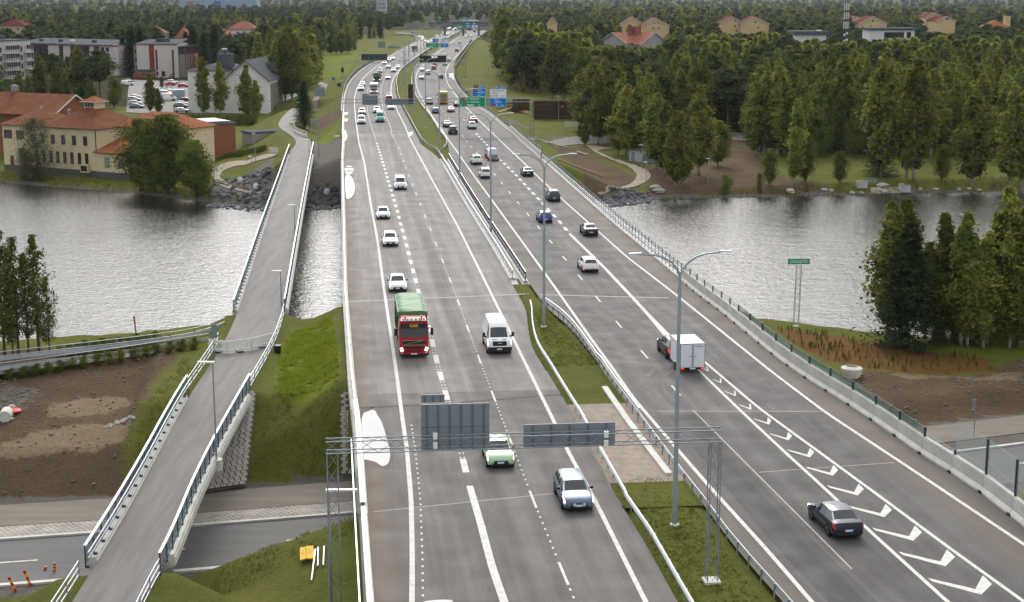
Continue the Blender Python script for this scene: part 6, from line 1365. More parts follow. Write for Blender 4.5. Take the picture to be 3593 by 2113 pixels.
# ------------------------------------------------------------------ buildings
def tile_mat(name, c, sc=2.2):
 if name in MATS: return MATS[name]
 m = mat(name, c, .95, spec=.05, var=.22, scale=.55, detail=9); N, Lk = m.node_tree.nodes, m.node_tree.links; b = N['Principled BSDF']
 tx = N.new('ShaderNodeTexCoord'); w_ = N.new('ShaderNodeTexWave'); w_.bands_direction = 'Z'; w_.inputs['Scale'].default_value = sc; w_.inputs['Distortion'].default_value = .6; Lk.new(tx.outputs['Object'], w_.inputs['Vector'])
 bp = N.new('ShaderNodeBump'); bp.inputs['Distance'].default_value = .06; Lk.new(w_.outputs['Fac'], bp.inputs['Height']); Lk.new(bp.outputs[0], b.inputs['Normal']); return m
def brick_mat(name, c):
 if name in MATS: return MATS[name]
 m = bpy.data.materials.new(name); m.use_nodes = True; N, Lk = m.node_tree.nodes, m.node_tree.links; b = N['Principled BSDF']; b.inputs['Roughness'].default_value = .9
 tx = N.new('ShaderNodeTexCoord'); no = N.new('ShaderNodeTexNoise'); no.inputs['Scale'].default_value = 3; no.inputs['Detail'].default_value = 8; Lk.new(tx.outputs['Object'], no.inputs['Vector'])
 r = N.new('ShaderNodeValToRGB'); r.color_ramp.elements[0].color = (*[q*.7 for q in c], 1); r.color_ramp.elements[1].color = (*[q*1.25 for q in c], 1); r.color_ramp.elements[0].position = .3; r.color_ramp.elements[1].position = .7
 Lk.new(no.outputs['Fac'], r.inputs['Fac']); Lk.new(r.outputs[0], b.inputs['Base Color']); MATS[name] = m; return m
M_CREAM = mat('cream_render', (.62,.52,.34), .9, var=.06, scale=.4); M_BRICK = brick_mat('red_brick', (.24,.085,.045)); M_PLINTH = mat('plinth_grey', (.10,.095,.09), .9, var=.15, scale=1)
M_TILE = tile_mat('brown_tiles', (.19,.075,.042)); M_TILEO = tile_mat('orange_tiles', (.28,.105,.05)); M_TILER = tile_mat('dark_red_tiles', (.115,.020,.020)); M_TILEP = tile_mat('faded_red_tiles', (.30,.12,.085)); M_METALR = mat('grey_metal_roof', (.085,.09,.10), .95, 0, spec=.04, var=.15, scale=.3)
M_WALLW = mat('white_render', (.68,.67,.66), .85, var=.05, scale=.3); M_WALLP = mat('pinkish_panel', (.56,.51,.49), .85, var=.05, scale=.3); M_YELLOW = mat('yellow_render', (.58,.44,.23), .9, var=.05, scale=.3); M_WIN = mat('window_glass', (.02,.026,.03), .08, spec=.7); M_FRAME = mat('window_frame', (.10,.06,.04), .6); M_FRAMEW = mat('window_frame_white', (.65,.65,.63), .6); M_REDP = mat('red_panel', (.21,.035,.025), .8, var=.1, scale=.5); M_STONEG = mat('stone_cladding', (.22,.20,.18), .9, var=.15, scale=.6); M_FASC = mat('white_fascia', (.62,.60,.56), .7)
class Bld:
 'building in its own frame: u along the front, v to the back; angle from the two front corners'
 def __init__(s, name, label, p0, p1, z0, cat='building'):
  d = Vector((p1.x - p0.x, p1.y - p0.y, 0)); s.L = d.length; s.rz = math.atan2(d.y, d.x); s.o = empty(name, (p0.x, p0.y, z0), s.rz, label, cat); s.z0 = z0
 def box(s, name, u0, u1, v0, v1, z0, z1, m, parent=None): return bX_(((u0+u1)/2, (v0+v1)/2, (z0+z1)/2), (u1-u0, v1-v0, z1-z0)).build(name, m, parent or s.o)
 def window(s, face, a, z, w, h, frame=None, at_=0.0, glass=None, mull=True):
  'face: front/right/left wall plane; a: position along it, z: centre height'
  fr = frame or M_FRAME
  if face == 'front': c, dw = Vector((a, at_ - .03, z)), (w, .10, h); g = (w - .16, .12, h - .16); mu = (.06, .13, h - .1)
  else: sx = 1 if face == 'right' else -1; c, dw = Vector((at_ + sx*.03, a, z)), (.10, w, h); g = (.12, w - .16, h - .16); mu = (.13, .06, h - .1)
  f = bX_(c, dw).build('window', fr, s.o); bX_(c, g).build('pane', glass or M_WIN, f)
  if mull: bX_(c, mu).build('mullion', fr, f)
  bX_(c - Vector((0, 0, h/2 + .05)), (dw[0] + .08, dw[1] + .10, .07)).build('sill', fr, f); return f
 def hip(s, name, u0, u1, v0, v1, z0, z1, m, oh=.5, inset=None, fascia=None):
  u0 -= oh; u1 += oh; v0 -= oh; v1 += oh; k = min(u1 - u0, v1 - v0)/2*.98 if inset is None else inset
  if u1 - u0 >= v1 - v0: r = [(u0 + k, (v0+v1)/2, z1), (u1 - k, (v0+v1)/2, z1)]; fs = [(0,1,5,4), (1,2,5), (2,3,4,5), (3,0,4), (3,2,1,0)]
  else: r = [((u0+u1)/2, v0 + k, z1), ((u0+u1)/2, v1 - k, z1)]; fs = [(0,1,4), (1,2,5,4), (2,3,5), (3,0,4,5), (3,2,1,0)]
  o = MB().add([(u0,v0,z0),(u1,v0,z0),(u1,v1,z0),(u0,v1,z0)] + r, fs).build(name, m, s.o)
  q = MB()
  for a, b, cu in (((u0,v0),(u1,v0),0), ((u1,v0),(u1,v1),1), ((u0,v0),(u0,v1),1)): q.box(((a[0]+b[0])/2, (a[1]+b[1])/2, z0 - .06), (abs(b[0]-a[0]) + .1, abs(b[1]-a[1]) + .1, .14))
  q.build('gutter', fascia or M_FRAME, o); return o
 def gable(s, name, u0, u1, v0, v1, z0, z1, m, along='v', oh=.6, wallm=None, fascia=M_FASC):
  'gable roof; along v: ridge runs back and the gable faces the front'
  if along == 'v': A = lambda a, b, z: (a, b, z); a0, a1, b0, b1 = u0, u1, v0, v1
  else: A = lambda a, b, z: (b, a, z); a0, a1, b0, b1 = v0, v1, u0, u1
  mid = (a0 + a1)/2; sl = (z1 - z0)/((a1 - a0)/2); t = .22
  if wallm: MB().add([A(a0,b0,z0), A(a1,b0,z0), A(mid,b0,z1), A(a0,b1,z0), A(a1,b1,z0), A(mid,b1,z1)], [(0,1,2),(5,4,3),(0,2,5,3),(1,4,5,2)]).build('gable_wall', wallm, s.o)
  o = None
  for sg in (-1, 1):
   e = a0 - oh if sg < 0 else a1 + oh; ze = z0 - sl*oh
   vs = [A(e,b0-oh,ze), A(mid,b0-oh,z1), A(mid,b1+oh,z1), A(e,b1+oh,ze)]; vs2 = [(x,y,z+t) for x,y,z in vs]
   k = MB().add(vs + vs2, [(0,1,2,3),(4,5,6,7),(0,1,5,4),(1,2,6,5),(2,3,7,6),(3,0,4,7)]).build(name, m, s.o)
   for b in (b0 - oh - .04, b1 + oh + .04): MB().add([A(e,b-.05,ze-.06),A(mid,b-.05,z1-.06),A(mid,b-.05,z1+t+.03),A(e,b-.05,ze+t+.03),A(e,b+.05,ze-.06),A(mid,b+.05,z1-.06),A(mid,b+.05,z1+t+.03),A(e,b+.05,ze+t+.03)], [(0,1,2,3),(4,7,6,5),(0,4,5,1),(3,2,6,7),(0,3,7,4)]).build('bargeboard', fascia, k)
  return o
# cream building on the left bank
P0, P1 = at('T', 75, 1285, -6.7), at('T', 1500, 1392, -6.7)
B = Bld('cream_building', 'long cream two storey building with tiled hip roofs and roof lantern by the river', P0, P1, -6.9); L = B.L; H = atY('T', 1480, 668, P1.y).z + 6.9
B.box('plinth', -.05, L + .05, -.05, 12.05, -1.5, 1.3, M_PLINTH); B.box('wall', 0, L, 0, 12, 1.0, H, M_CREAM)
B.hip('roof', 0, 13.5, 0, 11, H, H + 2.9, M_TILE, .6); B.hip('roof', 13, L, 0, 14, H + .03, H + 4.3, M_TILE, .65)
for u in (1.6, 5.2): B.window('front', u, H - 2.0, 2.3, 1.7)
for u in (8.8, 11.6, 14.5, 17.4, 20.4, 23.5): B.window('front', u, H - 2.5, 1.05, 1.8)
for u in (9.6, 11.7, 13.7, 15.6, 17.6, 19.6, 21.7, 23.7): B.window('front', u, H - 6.2, .85, 2.3)
B.box('door', 1.9, 2.9, -.08, .1, 1.1, 3.3, M_FRAME); B.window('right', 8.6, H - 3.3, 2.2, 2.4, at_=L)
B.box('vent_box', 22.6, 24.6, -.9, 0, .9, 2.6, M_CREAM); B.box('vent_grille', 22.8, 24.4, -.95, -.88, 1.2, 2.3, M_BLACK); B.box('downpipe', L - .15, L + .02, -.16, -.02, 0, H - .4, M_FRAME)
for u, v in ((7.5, -.7), (9.2, -.75)):
 a_ = B.box('air_unit', u, u + 1.1, v, v + .6, .9, 2.3, M_WHITE); lT_([(.36, 0), (.36, .05)], 16, ax='Y').build('fan', M_GALV, a_, (u + .5, v - .04, 1.6))
# lantern
cu, cv = 19.6, 7.2; B.box('lantern_wall', cu - 1.5, cu + 1.5, cv - 1.5, cv + 1.5, H + 3.2, H + 5.0, M_CREAM); B.hip('lantern_roof', cu - 1.6, cu + 1.6, cv - 1.6, cv + 1.6, H + 5.0, H + 6.1, M_TILEO, .45, fascia=M_FASC)
for k in (-.85, 0, .85): B.window('front', cu + k, H + 4.4, .66, .8, at_=cv - 1.5, mull=False)
for u, v, z in ((15.2, 3.8, H + 2.0), (3.4, 7.5, H + 1.9)): B.box('roof_vent', u, u + .6, v, v + .6, z, z + 1.3, M_GALV)
for u, v in ((6.4, 2.6), (10.6, 2.5), (22.4, 3.0)): B.box('roof_hatch', u, u + .9, v, v + .7, H + 1.25, H + 1.6, M_TILEO)
B.box('chimney', cu - 2.6, cu - 1.7, cv - 1.6, cv - .8, H + 2.4, H + 4.9, M_BRICK)
B.box('annex_plinth', L + .02, L + 9.5, -.4, 7, -1.5, 1.3, M_PLINTH); B.box('annex_wall', L + .03, L + 9.5, -.35, 7, 1.2, 5.4, M_CREAM)
MB().add([(L - .3, -.9, 5.3), (L + 10, -.9, 5.3), (L + 10, 7, 7.6), (L - .3, 7, 7.6), (L - .3, -.9, 5.1), (L + 10, -.9, 5.1), (L + 10, 7, 5.3), (L - .3, 7, 5.3)], [(0,1,2,3),(4,5,1,0),(1,5,6,2),(4,0,3,7)]).build('annex_roof', M_TILEO, B.o)
for u in (3.0, 6.6): B.window('front', L + u, 3.3, 1.25, 1.9, at_=-.35, glass=mat('curtained_glass', (.22,.27,.27), .3))
B.box('rear_wall', L - 2, L + 14, 9, 20, -1, H - .2, M_CREAM); B.hip('rear_roof', L - 3, L + 14, 8.4, 20, H - .1, H + 2.8, M_TILEO, .6)
B.window('front', L + 2.2, H - 2.6, .9, 1.3, at_=9); B.window('front', L + 8, H - 2.6, 1.2, 1.9, at_=9); B.box('porch_roof', L + 14, L + 18, 8, 13, 3.6, 4.0, M_TILEO)
# brick hall with gable behind
B = Bld('brick_hall', 'large brick hall with brown tiled gable roof behind the cream building', Vector((-129, 356, 0)), Vector((-102.5, 341.6, 0)), -6)
B.box('wall', 0, B.L, 0, 13, -.5, 9.6, M_BRICK); B.gable('roof', 0, B.L, 0, 13, 9.6, 13.4, M_TILE, 'u', .9, M_BRICK)
for u, v in ((9, 3), (17, 3)): B.box('roof_vent', u, u + .8, v, v + .8, 10.2, 11.6, M_GALV)
B.box('chimney', 11, 13, 6, 7.4, 12, 14, M_BRICK); B.box('chimney_cap', 11.3, 12.7, 6.2, 7.2, 14, 15.2, M_GALV); lT_([(1.3,0),(1.1,.5),(.6,.9),(.05,1.05)], 14).build('roof_dome', M_WHITE, B.o, (22, 9.5, 11.0))
# low brick block with solar racks
B = Bld('brick_block', 'plain red brick block with flat roof and solar racks', Vector((-70.2, 338.4, 0)), Vector((-62.2, 343.4, 0)), -5.2); B.box('wall', 0, B.L, 0, 12, -.5, 6.4, M_BRICK); B.box('roof_slab', -.2, B.L + .2, -.2, 12.2, 6.4, 6.85, M_METALR)
for k in range(5): B.box('solar_rack', .6, B.L - .6, 1.2 + 2.1*k, 2.6 + 2.1*k, 7.0, 7.18, mat('rack_grey', (.25,.26,.28), .4, .5))
B.box('wing_wall', -3.6, 0, 1.5, 9, -.5, 6.2, M_BRICK)
B = Bld('garden_shed', 'grey low shed on the slope right of the brick block', Vector((-60, 352, 0)), Vector((-53, 357, 0)), -4.5); B.box('wall', 0, B.L, 0, 5, -.5, 2.9, mat('grey_boards', (.30,.29,.27), .9, var=.1, scale=1)); B.box('roof', -.3, B.L + .3, -.3, 5.3, 2.9, 3.2, M_METALR); B.window('front', 4, 1.7, 1.0, .8)
# white hall with grey roofs
B = Bld('white_hall', 'white rendered hall with dark grey gable roofs and roof plant', Vector((-95, 450.6, 0)), Vector((-84.1, 450.2, 0)), -4.5); L = B.L
B.box('wall', 0, L, 0, 30, -.5, 12.6, M_WALLW); B.hip('roof', 0, L, 0, 30, 12.6, 14.2, M_METALR, .5); B.box('plant_room', 7.6, 11.8, 5, 10, 13, 17.2, M_METALR); tB_([(9.8, 6, 13), (9.8, 6, 18.4)], .55, 12).build('flue', M_METALR, B.o)
lT_([(1.6,0),(1.3,.8),(.5,1.3),(.05,1.4)], 14).build('vent_dome', M_METALR, B.o, (8.2, 12, 17.2)); bX_((9.8, 6, 18.6), (1.3,1.3,.25)).build('flue_cap', M_WHITE, B.o)
C_ = Bld('white_gable_hall', 'white gable end hall with big dark roof behind the birches', Vector((-84, 449.8, 0)), Vector((-71.5, 449.2, 0)), -4.5); C_.box('wall', 0, C_.L, 0, 46, -.5, 10.2, M_WALLW); C_.gable('roof', 0, C_.L, 0, 46, 10.2, 15.4, M_METALR, 'v', .8, M_WALLW, M_METALR)
for v in (14, 26): C_.box('roof_unit', 10.5, 12.2, v, v + 2.2, 12.0, 14.6, M_METALR)
C_.box('cladding_band', C_.L, C_.L + .06, 4, 22, -.2, 8.5, M_STONEG); C_.window('front', 4.5, 1.4, 1.6, 1.2, M_FRAMEW)
# apartment block with red stripes
B = Bld('striped_apartment_block', 'pale four storey apartment block with dark red vertical stripes', Vector((-152.3, 626, 0)), Vector((-135.3, 624.5, 0)), -3.4); L = B.L
B.box('wall', 0, L, 0, 16, -.5, 13.9, M_WALLP); MB().add([(-.4,-.5,13.9),(L+.4,-.5,13.9),(L+.4,16.5,15.6),(-.4,16.5,15.2),(-.4,-.5,13.6),(L+.4,-.5,13.6)], [(0,1,2,3),(4,5,1,0)]).build('roof', M_METALR, B.o)
B.box('red_stripe', 5.2, 7.3, -.12, .0, 3.6, 13.8, M_REDP); B.box('left_wing', -1.9, -.02, 2, 14, -.5, 12.9, M_STONEG)
for u in (8.2, 15.0):
 B.box('stripe', u - .4, u + .4, -.06, .0, .2 if u > 10 else 3.4, 11.6, M_REDP)
 for k in range(4): B.window('front', u, 10.3 - k*2.75, .62, 1.6, M_FRAME, -.05)
for k in range(3): B.window('front', -.95, 10.7 - k*3.3, .8, 1.8, at_=2)
B.box('entrance', -1.2, 7.4, -2.2, 0, -.3, 2.0, M_BRICK); B.box('canopy', -1.4, 7.6, -2.5, .0, 3.2, 3.6, M_METALR); B.window('front', 10.8, 1.9, 1.5, 2.0, M_FRAME, -.02)
B.box('side_cladding', L, L + 2.6, 1.0, 15, -.5, 9.6, M_STONEG); B.box('balcony_tower', L, L + 2.5, 1.0, 15, 9.6, 12.4, mat('dark_glazing', (.05,.045,.045), .3)); B.box('side_roof', L, L + 3.3, .2, 15.5, 12.6, 12.9, M_METALR)
for k in range(5): B.box('timber_post', L + 2.6, L + 2.85, 1.4 + k*3.2, 1.65 + k*3.2, 0, 12.5, mat('timber_post', (.22,.10,.05), .8))
for k in range(4): B.box('roof_unit', 6.4 + k*1.5, 7.5 + k*1.5, 5, 6.5, 14.6, 15.7 + .2*(k % 2), M_METALR)
# long apartment block
B = Bld('long_apartment_block', 'long low apartment block with dark roof, brown and white panels', Vector((-216, 676, 0)), Vector((-162.5, 638, 0)), -3.4); L = B.L
B.box('wall', 0, L, 0, 13, -.5, 12.8, M_WALLP); MB().add([(-.6,-.8,12.9),(L+.5,-.8,12.9),(L+.5,13.6,14.6),(-.6,13.6,14.6),(-.6,-.8,12.5),(L+.5,-.8,12.5)], [(0,1,2,3),(4,5,1,0)]).build('roof', M_METALR, B.o)
for a, b, m in ((5, 13, mat('brown_panel', (.13,.05,.025), .8)), (13.2, 20, MATS['dark_glazing']), (27.5, 30, MATS['dark_glazing']), (35, 47, MATS['dark_glazing']), (50, 53.5, MATS['brown_panel'])): B.box('panel_bay', a, b, -.15, 0, 0, 12.2, m)
for k in range(4):
 for u in (55.5, 58.5): B.window('front', u, 11 - k*3, 1.9, 1.7, M_FRAME)
 for u in (7, 11, 15, 18, 28.7, 37, 41, 45, 51.6): B.window('front', u, 10.7 - k*3, 1.6, 1.6, M_FRAME, -.15)
for u in (9, 22, 30, 44): B.box('roof_light', u, u + 1.6, 4, 5.4, 13.6, 14.5, M_WHITE if u in (30,) else M_METALR)
B.box('end_column', L - 3.2, L + .1, -.5, 0, -.5, 13.2, M_WALLP)
# tall white block with balconies at the left edge
B = Bld('balcony_apartment_block', 'white six storey apartment block with glazed balconies at the left edge', Vector((-182.5, 548, 0)), Vector((-176.5, 566, 0)), -3.6); L = B.L
B.box('wall', 0, L, 0, 26, -.5, 17.2, M_WALLP); B.box('roof', -.3, L + .3, -.3, 26.3, 17.2, 17.6, M_METALR); B.box('plant_room', 6, 13, 6, 14, 17.6, 19.0, M_METALR); B.box('brown_column', 11.6, 12.6, -.12, 0, 0, 15.6, M_STONEG)
for k in range(5):
 z = 2.2 + k*3.0
 for a, b in ((2.4, 10.6), (14.5, 18.6)):
  q_ = B.box('balcony', a, b, -1.5, 0, z - 1.35, z - 1.15, M_WHITE); bX_(((a+b)/2, -1.47, z - .6), (b - a, .06, 1.1)).build('railing', G_CLEAR, q_); bX_(((a+b)/2, -1.45, z + .7), (b - a - .1, .05, 1.4)).build('glazing', M_WIN, q_)
  for x in np.arange(a + .05, b, 1.3): bX_((x, -1.48, z + .1), (.09,.08,2.6)).build('mullion', M_FRAMEW, q_)
 B.window('front', 1.4, z, .9, 1.7); B.window('front', 13.4, z, .9, 1.7)
for k in range(5):
 q_ = bX_((-1.2, 8, .85 + k*3.0), (2.4, 9, .2)).build('balcony', M_WHITE, B.o); bX_((-2.38, 8, 1.6 + k*3.0), (.06, 9, 1.1)).build('railing', G_CLEAR, q_); bX_((-2.3, 8, 3.0 + k*3.0), (.05, 8.9, 1.5)).build('glazing', M_WIN, q_)
# houses among the trees
def gable_house(name, label, zn, x0, x1, ye, ya, Y, depth, wallm, roofm, wins=(), z0=0.0, yaw=0.0, fasc=M_FASC, chim=True):
 a, b, ap = atY(zn, x0, ye, Y), atY(zn, x1, ye, Y), atY(zn, (x0 + x1)/2, ya, Y); B = Bld(name, label, a, b, z0, 'house'); ze, za = a.z - z0, ap.z - z0
 B.box('wall', 0, B.L, 0, depth, -.5, ze, wallm); B.gable('roof', 0, B.L, 0, depth, ze, za, roofm, 'v', .6, wallm, fasc)
 for x, y, w, h in wins:
  p = atY(zn, x, y, Y); B.window('front', (p - a).length if p.x > a.x else 0, p.z - z0, w, h, M_FRAMEW)
 if chim: B.box('chimney', B.L*.62, B.L*.62 + 1.0, depth*.4, depth*.4 + 1.0, za - 1.2, za + 1.3, roofm)
 return B
gable_house('yellow_house', 'yellow gable end house behind the big faded red roof', 'AA', 905, 1408, 262, 125, 867, 22, M_YELLOW, M_TILER, ((1122,215,.8,1.3),(1203,215,.8,1.3),(1110,316,1.2,1.2),(1205,316,1.2,1.2),(1110,410,1.2,1.2)))
gable_house('yellow_house', 'yellow house partly hidden behind a tree, left of the red roof chimneys', 'AA', 540, 930, 235, 105, 885, 18, M_YELLOW, M_TILER)
gable_house('yellow_house', 'left one of the joined pair of yellow houses', 'AB', 90, 300, 232, 168, 867, 20, M_YELLOW, M_TILER, ((229,208,1.0,1.3),(223,262,1.2,1.2),(223,310,1.2,1.2)))
gable_house('yellow_house', 'right one of the joined pair of yellow houses', 'AB', 285, 565, 240, 172, 862, 20, M_YELLOW, M_TILER, ((430,222,1.2,1.3),(455,276,1.2,1.2)))
gable_house('yellow_house', 'ochre house above the flat white building near the mast', 'AC', 35, 270, 200, 140, 880, 20, M_YELLOW, M_TILER, ((150,177,1.4,1.2),(128,224,1.2,1.0)))
gable_house('yellow_house', 'ochre house between tall trees near the right edge', 'AC', 690, 850, 175, 140, 880, 20, M_YELLOW, M_TILER, ((779,160,1.6,1.2),))
gable_house('yellow_house', 'ochre house front part with maroon roof just right of the mast', 'AC', -60, 55, 165, 140, 905, 18, M_YELLOW, M_TILER, ((0,150,1,1),))
gable_house('yellow_house', 'ochre house with maroon roof set behind the one between tall trees', 'AC', 600, 740, 145, 108, 900, 18, M_YELLOW, M_TILER)
B = Bld('hip_roof_house', 'yellow house with orange hip roof at the far right edge', atY('AC', 1115, 145, 850), atY('AC', 1310, 150, 850), 0, 'house'); B.box('wall', 0, B.L, 0, 14, -.5, 12.4, mat('yellow_wall_dull', (.46,.38,.24), .9)); B.hip('roof', 0, B.L, 0, 14, 12.4, 16.5, M_TILEO, .7); B.box('chimney', B.L*.9, B.L*.9 + 3, 4, 7, 13, 18.5, M_YELLOW)
a, b = atY('AA', 140, 520, 780), atY('AA', 600, 645, 772)
B = Bld('red_roof_house', 'large grey house with faded red tiled roof and stout chimneys', Vector((a.x, 780, 0)), Vector((b.x, 764, 0)), 0, 'house'); L = B.L
B.box('wall', 0, L, 0, 22, -.5, 6.6, mat('grey_boarding', (.38,.37,.38), .9)); B.gable('roof', 0, L, 0, 22, 6.6, 11.4, M_TILEP, 'v', .8, MATS['grey_boarding']); B.box('wing_wall', L*.5, L*.5 + 16, 4, 22, -.5, 6.2, MATS['grey_boarding']); B.gable('wing_roof', L*.5, L*.5 + 16, 4, 22, 6.2, 11.6, M_TILEP, 'u', .8, MATS['grey_boarding'])
B.window('front', 5.2, 4.5, 4.2, 2.4, M_FRAMEW, glass=mat('green_glass', (.05,.12,.11), .2)); tB_([(L*.5 + 3, 8, 8), (L*.5 + 3, 8, 15.4)], .95, 16).build('round_chimney', mat('red_chimney', (.20,.06,.05), .8), B.o)
for u in (L*.5 + .5, L*.5 + 5): B.box('chimney', u, u + 2.2, 10, 12, 10, 14.6, M_BRICK)
a, b = atY('AC', 120, 330, 700), atY('AC', 500, 320, 700); B = Bld('flat_white_building', 'low white flat roofed building among the trees below the ochre house', a, b, 0); zt = atY('AC', 300, 255, 700).z; B.box('wall', 0, B.L, 0, 14, -.5, zt, M_WALLW); B.box('roof', -.8, B.L + 1.4, -.8, 15, zt, zt + .9, M_METALR); B.window('front', B.L*.55, zt - 2.2, 9, 2.6, M_FRAME); B.window('front', B.L*.88, zt - 2.2, 2, 2.6)
a, b = atY('AB', 830, 400, 690), atY('AB', 1140, 400, 690); B = Bld('flat_grey_building', 'low building with dark flat roof left of the mast', a, b, 0); zt = atY('AB', 1000, 350, 690).z; B.box('wall', 0, B.L, 0, 16, -.5, zt, M_WALLW); B.box('roof', -1, B.L + 1, -1, 17, zt, zt + 1.6, M_METALR); B.box('roof_light', B.L*.75, B.L*.9, 4, 6, zt + 1.6, zt + 2.0, M_WHITE)
# phone mast
p = atY('AB', 1328, 440, 640); e = empty('phone_mast', (p.x, p.y, 0), 0, 'tall dark mast with white antenna panels above the right forest', 'mast'); top = atY('AB', 1328, 30, 640).z; q = MB()
for c in lattice(q, Vector((0,0,0)), Vector((0,0,top)), .9, .9, 1.6, .09, .05, Vector((0,1,0))): tB_(c, .10, 5).build('mast_leg', M_DARK, e)
q.build('mast_lacing', M_DARK, e)
for k, z in enumerate((top - 1.6, top - 5.2, top - 9.0)):
 for x, y in ((-.85,-.4),(.85,-.4),(0,-1.0),(0,.9)): bX_((x, y, z), (.42,.22,2.9)).build('antenna_panel', mat('antenna_white', (.6,.6,.56), .6), e)
for z in (top - 12.4, top - 15): lT_([(.1,0),(.5,.15),(.5,.3)], 12, ax='Y').build('dish', M_WHITE, e, (.5, -.9, z)); bX_((-.5,-.5,z - .6), (.7,.5,.9)).build('radio_unit', MATS['antenna_white'], e)
# far left roofs
def far_house(label, zn, x0, x1, ye, yr, Y, wallm, roofm, depth=14):
 a, b, r = atY(zn, x0, ye, Y), atY(zn, x1, ye, Y), atY(zn, x0, yr, Y); B = Bld('tiled_house', label, a, b, -1.5, 'house'); B.box('wall', 0, B.L, 0, depth, -.5, a.z + 1.5, wallm); B.hip('roof', 0, B.L, 0, depth, a.z + 1.5, r.z + 1.5 + 1.0, roofm, .7); 
 for k in range(max(1, int(B.L/4))): B.window('front', 2 + k*4, a.z + 1.5 - 1.8, 1.3, 1.4, M_FRAMEW)
 B.box('chimney', B.L*.4, B.L*.4 + 1.2, depth*.5, depth*.5 + 1.2, r.z + 2, r.z + 3.6, roofm)
far_house('red and orange roofed house behind conifers at the upper left corner', 'V', -20, 450, 165, 70, 820, mat('pinkish_wall', (.48,.36,.28), .9), M_TILER); far_house('brick roofed house behind the striped apartment block', 'W', 880, 1075, 150, 25, 800, M_BRICK, M_TILEP); far_house('red roofed long house left of the dense dark forest', 'A', 1690, 1905, 220, 172, 950, M_WALLW, M_TILEP); far_house('low red roof between spruces right of the striped block', 'A', 1550, 1700, 255, 225, 860, M_WALLW, M_TILEP)
far_house('pale red roof behind birches above the striped apartment block', 'A', 1080, 1210, 248, 215, 830, M_WALLP, M_TILEP); gable_house('yellow_house', 'yellow gable peeking between birches right of the motorway', 'C', 470, 540, 175, 130, 800, 14, M_YELLOW, M_TILER, chim=False)
B = Bld('glass_tower_block', 'pale blue office block rising above the far forest', atY('B', 1040, 80, 1900), atY('B', 1120, 80, 1900), 0); zt = atY('B', 1080, 5, 1900).z; B.box('wall', 0, B.L, 0, 20, -1, zt, mat('blue_panel', (.30,.36,.42), .5))
for k in range(4):
 for j in range(5): B.window('front', 2 + j*B.L/5.2, zt - 4 - k*5, B.L/9, 2.6, M_FRAMEW)
B = Bld('industrial_hall', 'long blue grey industrial hall on the far skyline', atY('A', 1330, 30, 2600), atY('A', 1905, 30, 2600), 0); zt = atY('A', 1600, 2, 2600).z; B.box('wall', 0, B.L, 0, 40, -1, zt, mat('blue_hall', (.20,.30,.40), .6)); B.box('stack', B.L*.2, B.L*.24, 5, 12, zt - 6, zt + 6, M_WHITE); B.box('blue_wing', B.L*.46, B.L*.54, -2, 0, 0, zt - 1, mat('strong_blue', (.02,.10,.35), .6)); B.box('red_wing', B.L*.1, B.L*.18, -2, 0, 0, zt - 2, M_TILEP)
# ------------------------------------------------------------------ trees
def leafmat(name, c, c2, ov=.22):
 m = mat(name, c, 1.0, col2=c2, scale=.9, detail=4, spec=0.0, objvar=ov); N, Lk = m.node_tree.nodes, m.node_tree.links; b = N['Principled BSDF']
 tr = N.new('ShaderNodeBsdfTranslucent'); mx = N.new('ShaderNodeMixShader'); mx.inputs[0].default_value = .38; src = b.inputs['Base Color'].links[0].from_socket
 Lk.new(src, tr.inputs['Color']); Lk.new(b.outputs[0], mx.inputs[1]); Lk.new(tr.outputs[0], mx.inputs[2]); Lk.new(mx.outputs[0], N['Material Output'].inputs['Surface']); return m
M_BIRCHL = leafmat('birch_leaves', (.076,.098,.021), (.225,.242,.052), .36); M_SPRUCEL = leafmat('spruce_needles', (.022,.038,.018), (.070,.092,.040), .15); M_PINEL = leafmat('pine_needles', (.040,.058,.024), (.110,.128,.048), .15)
M_BROADL = leafmat('broad_leaves', (.060,.088,.018), (.180,.200,.044)); M_WILLOWL = leafmat('willow_leaves', (.070,.082,.040), (.150,.160,.085), .1); M_ALDERL = leafmat('alder_leaves', (.048,.070,.018), (.145,.165,.040), .12)
M_BIRCHB = mat('birch_bark', (.50,.47,.42), .85, col2=(.09,.08,.07), scale=2.5, stretch=(1,1,.35)); M_BARK = mat('grey_bark', (.085,.070,.055), .9, var=.3, scale=2); M_PINEB = mat('pine_bark', (.20,.095,.045), .9, var=.3, scale=1.5)
def quads(C, size, rs, tilt=.9, asp=1.0, N=None):
 'random leaf quads around centres C'
 n = len(C); size = np.asarray(size)*np.ones(n)
 nrm = rs.normal(size=(n, 3)); nrm[:, 2] = np.abs(nrm[:, 2])*tilt + .15
 if N is not None: nrm = nrm*.55 + N
 nrm /= np.linalg.norm(nrm, axis=1)[:, None]
 a = np.cross(nrm, rs.normal(size=(n, 3))); a /= np.linalg.norm(a, axis=1)[:, None] + 1e-9; b = np.cross(nrm, a)
 a = a*size[:, None]/2; b = b*size[:, None]/2*asp
 V = np.stack([C - a - b*.6, C + a*.8 - b, C + a + b*.7, C - a*.7 + b], 1).reshape(-1, 3)
 return V, np.arange(4*n).reshape(n, 4)
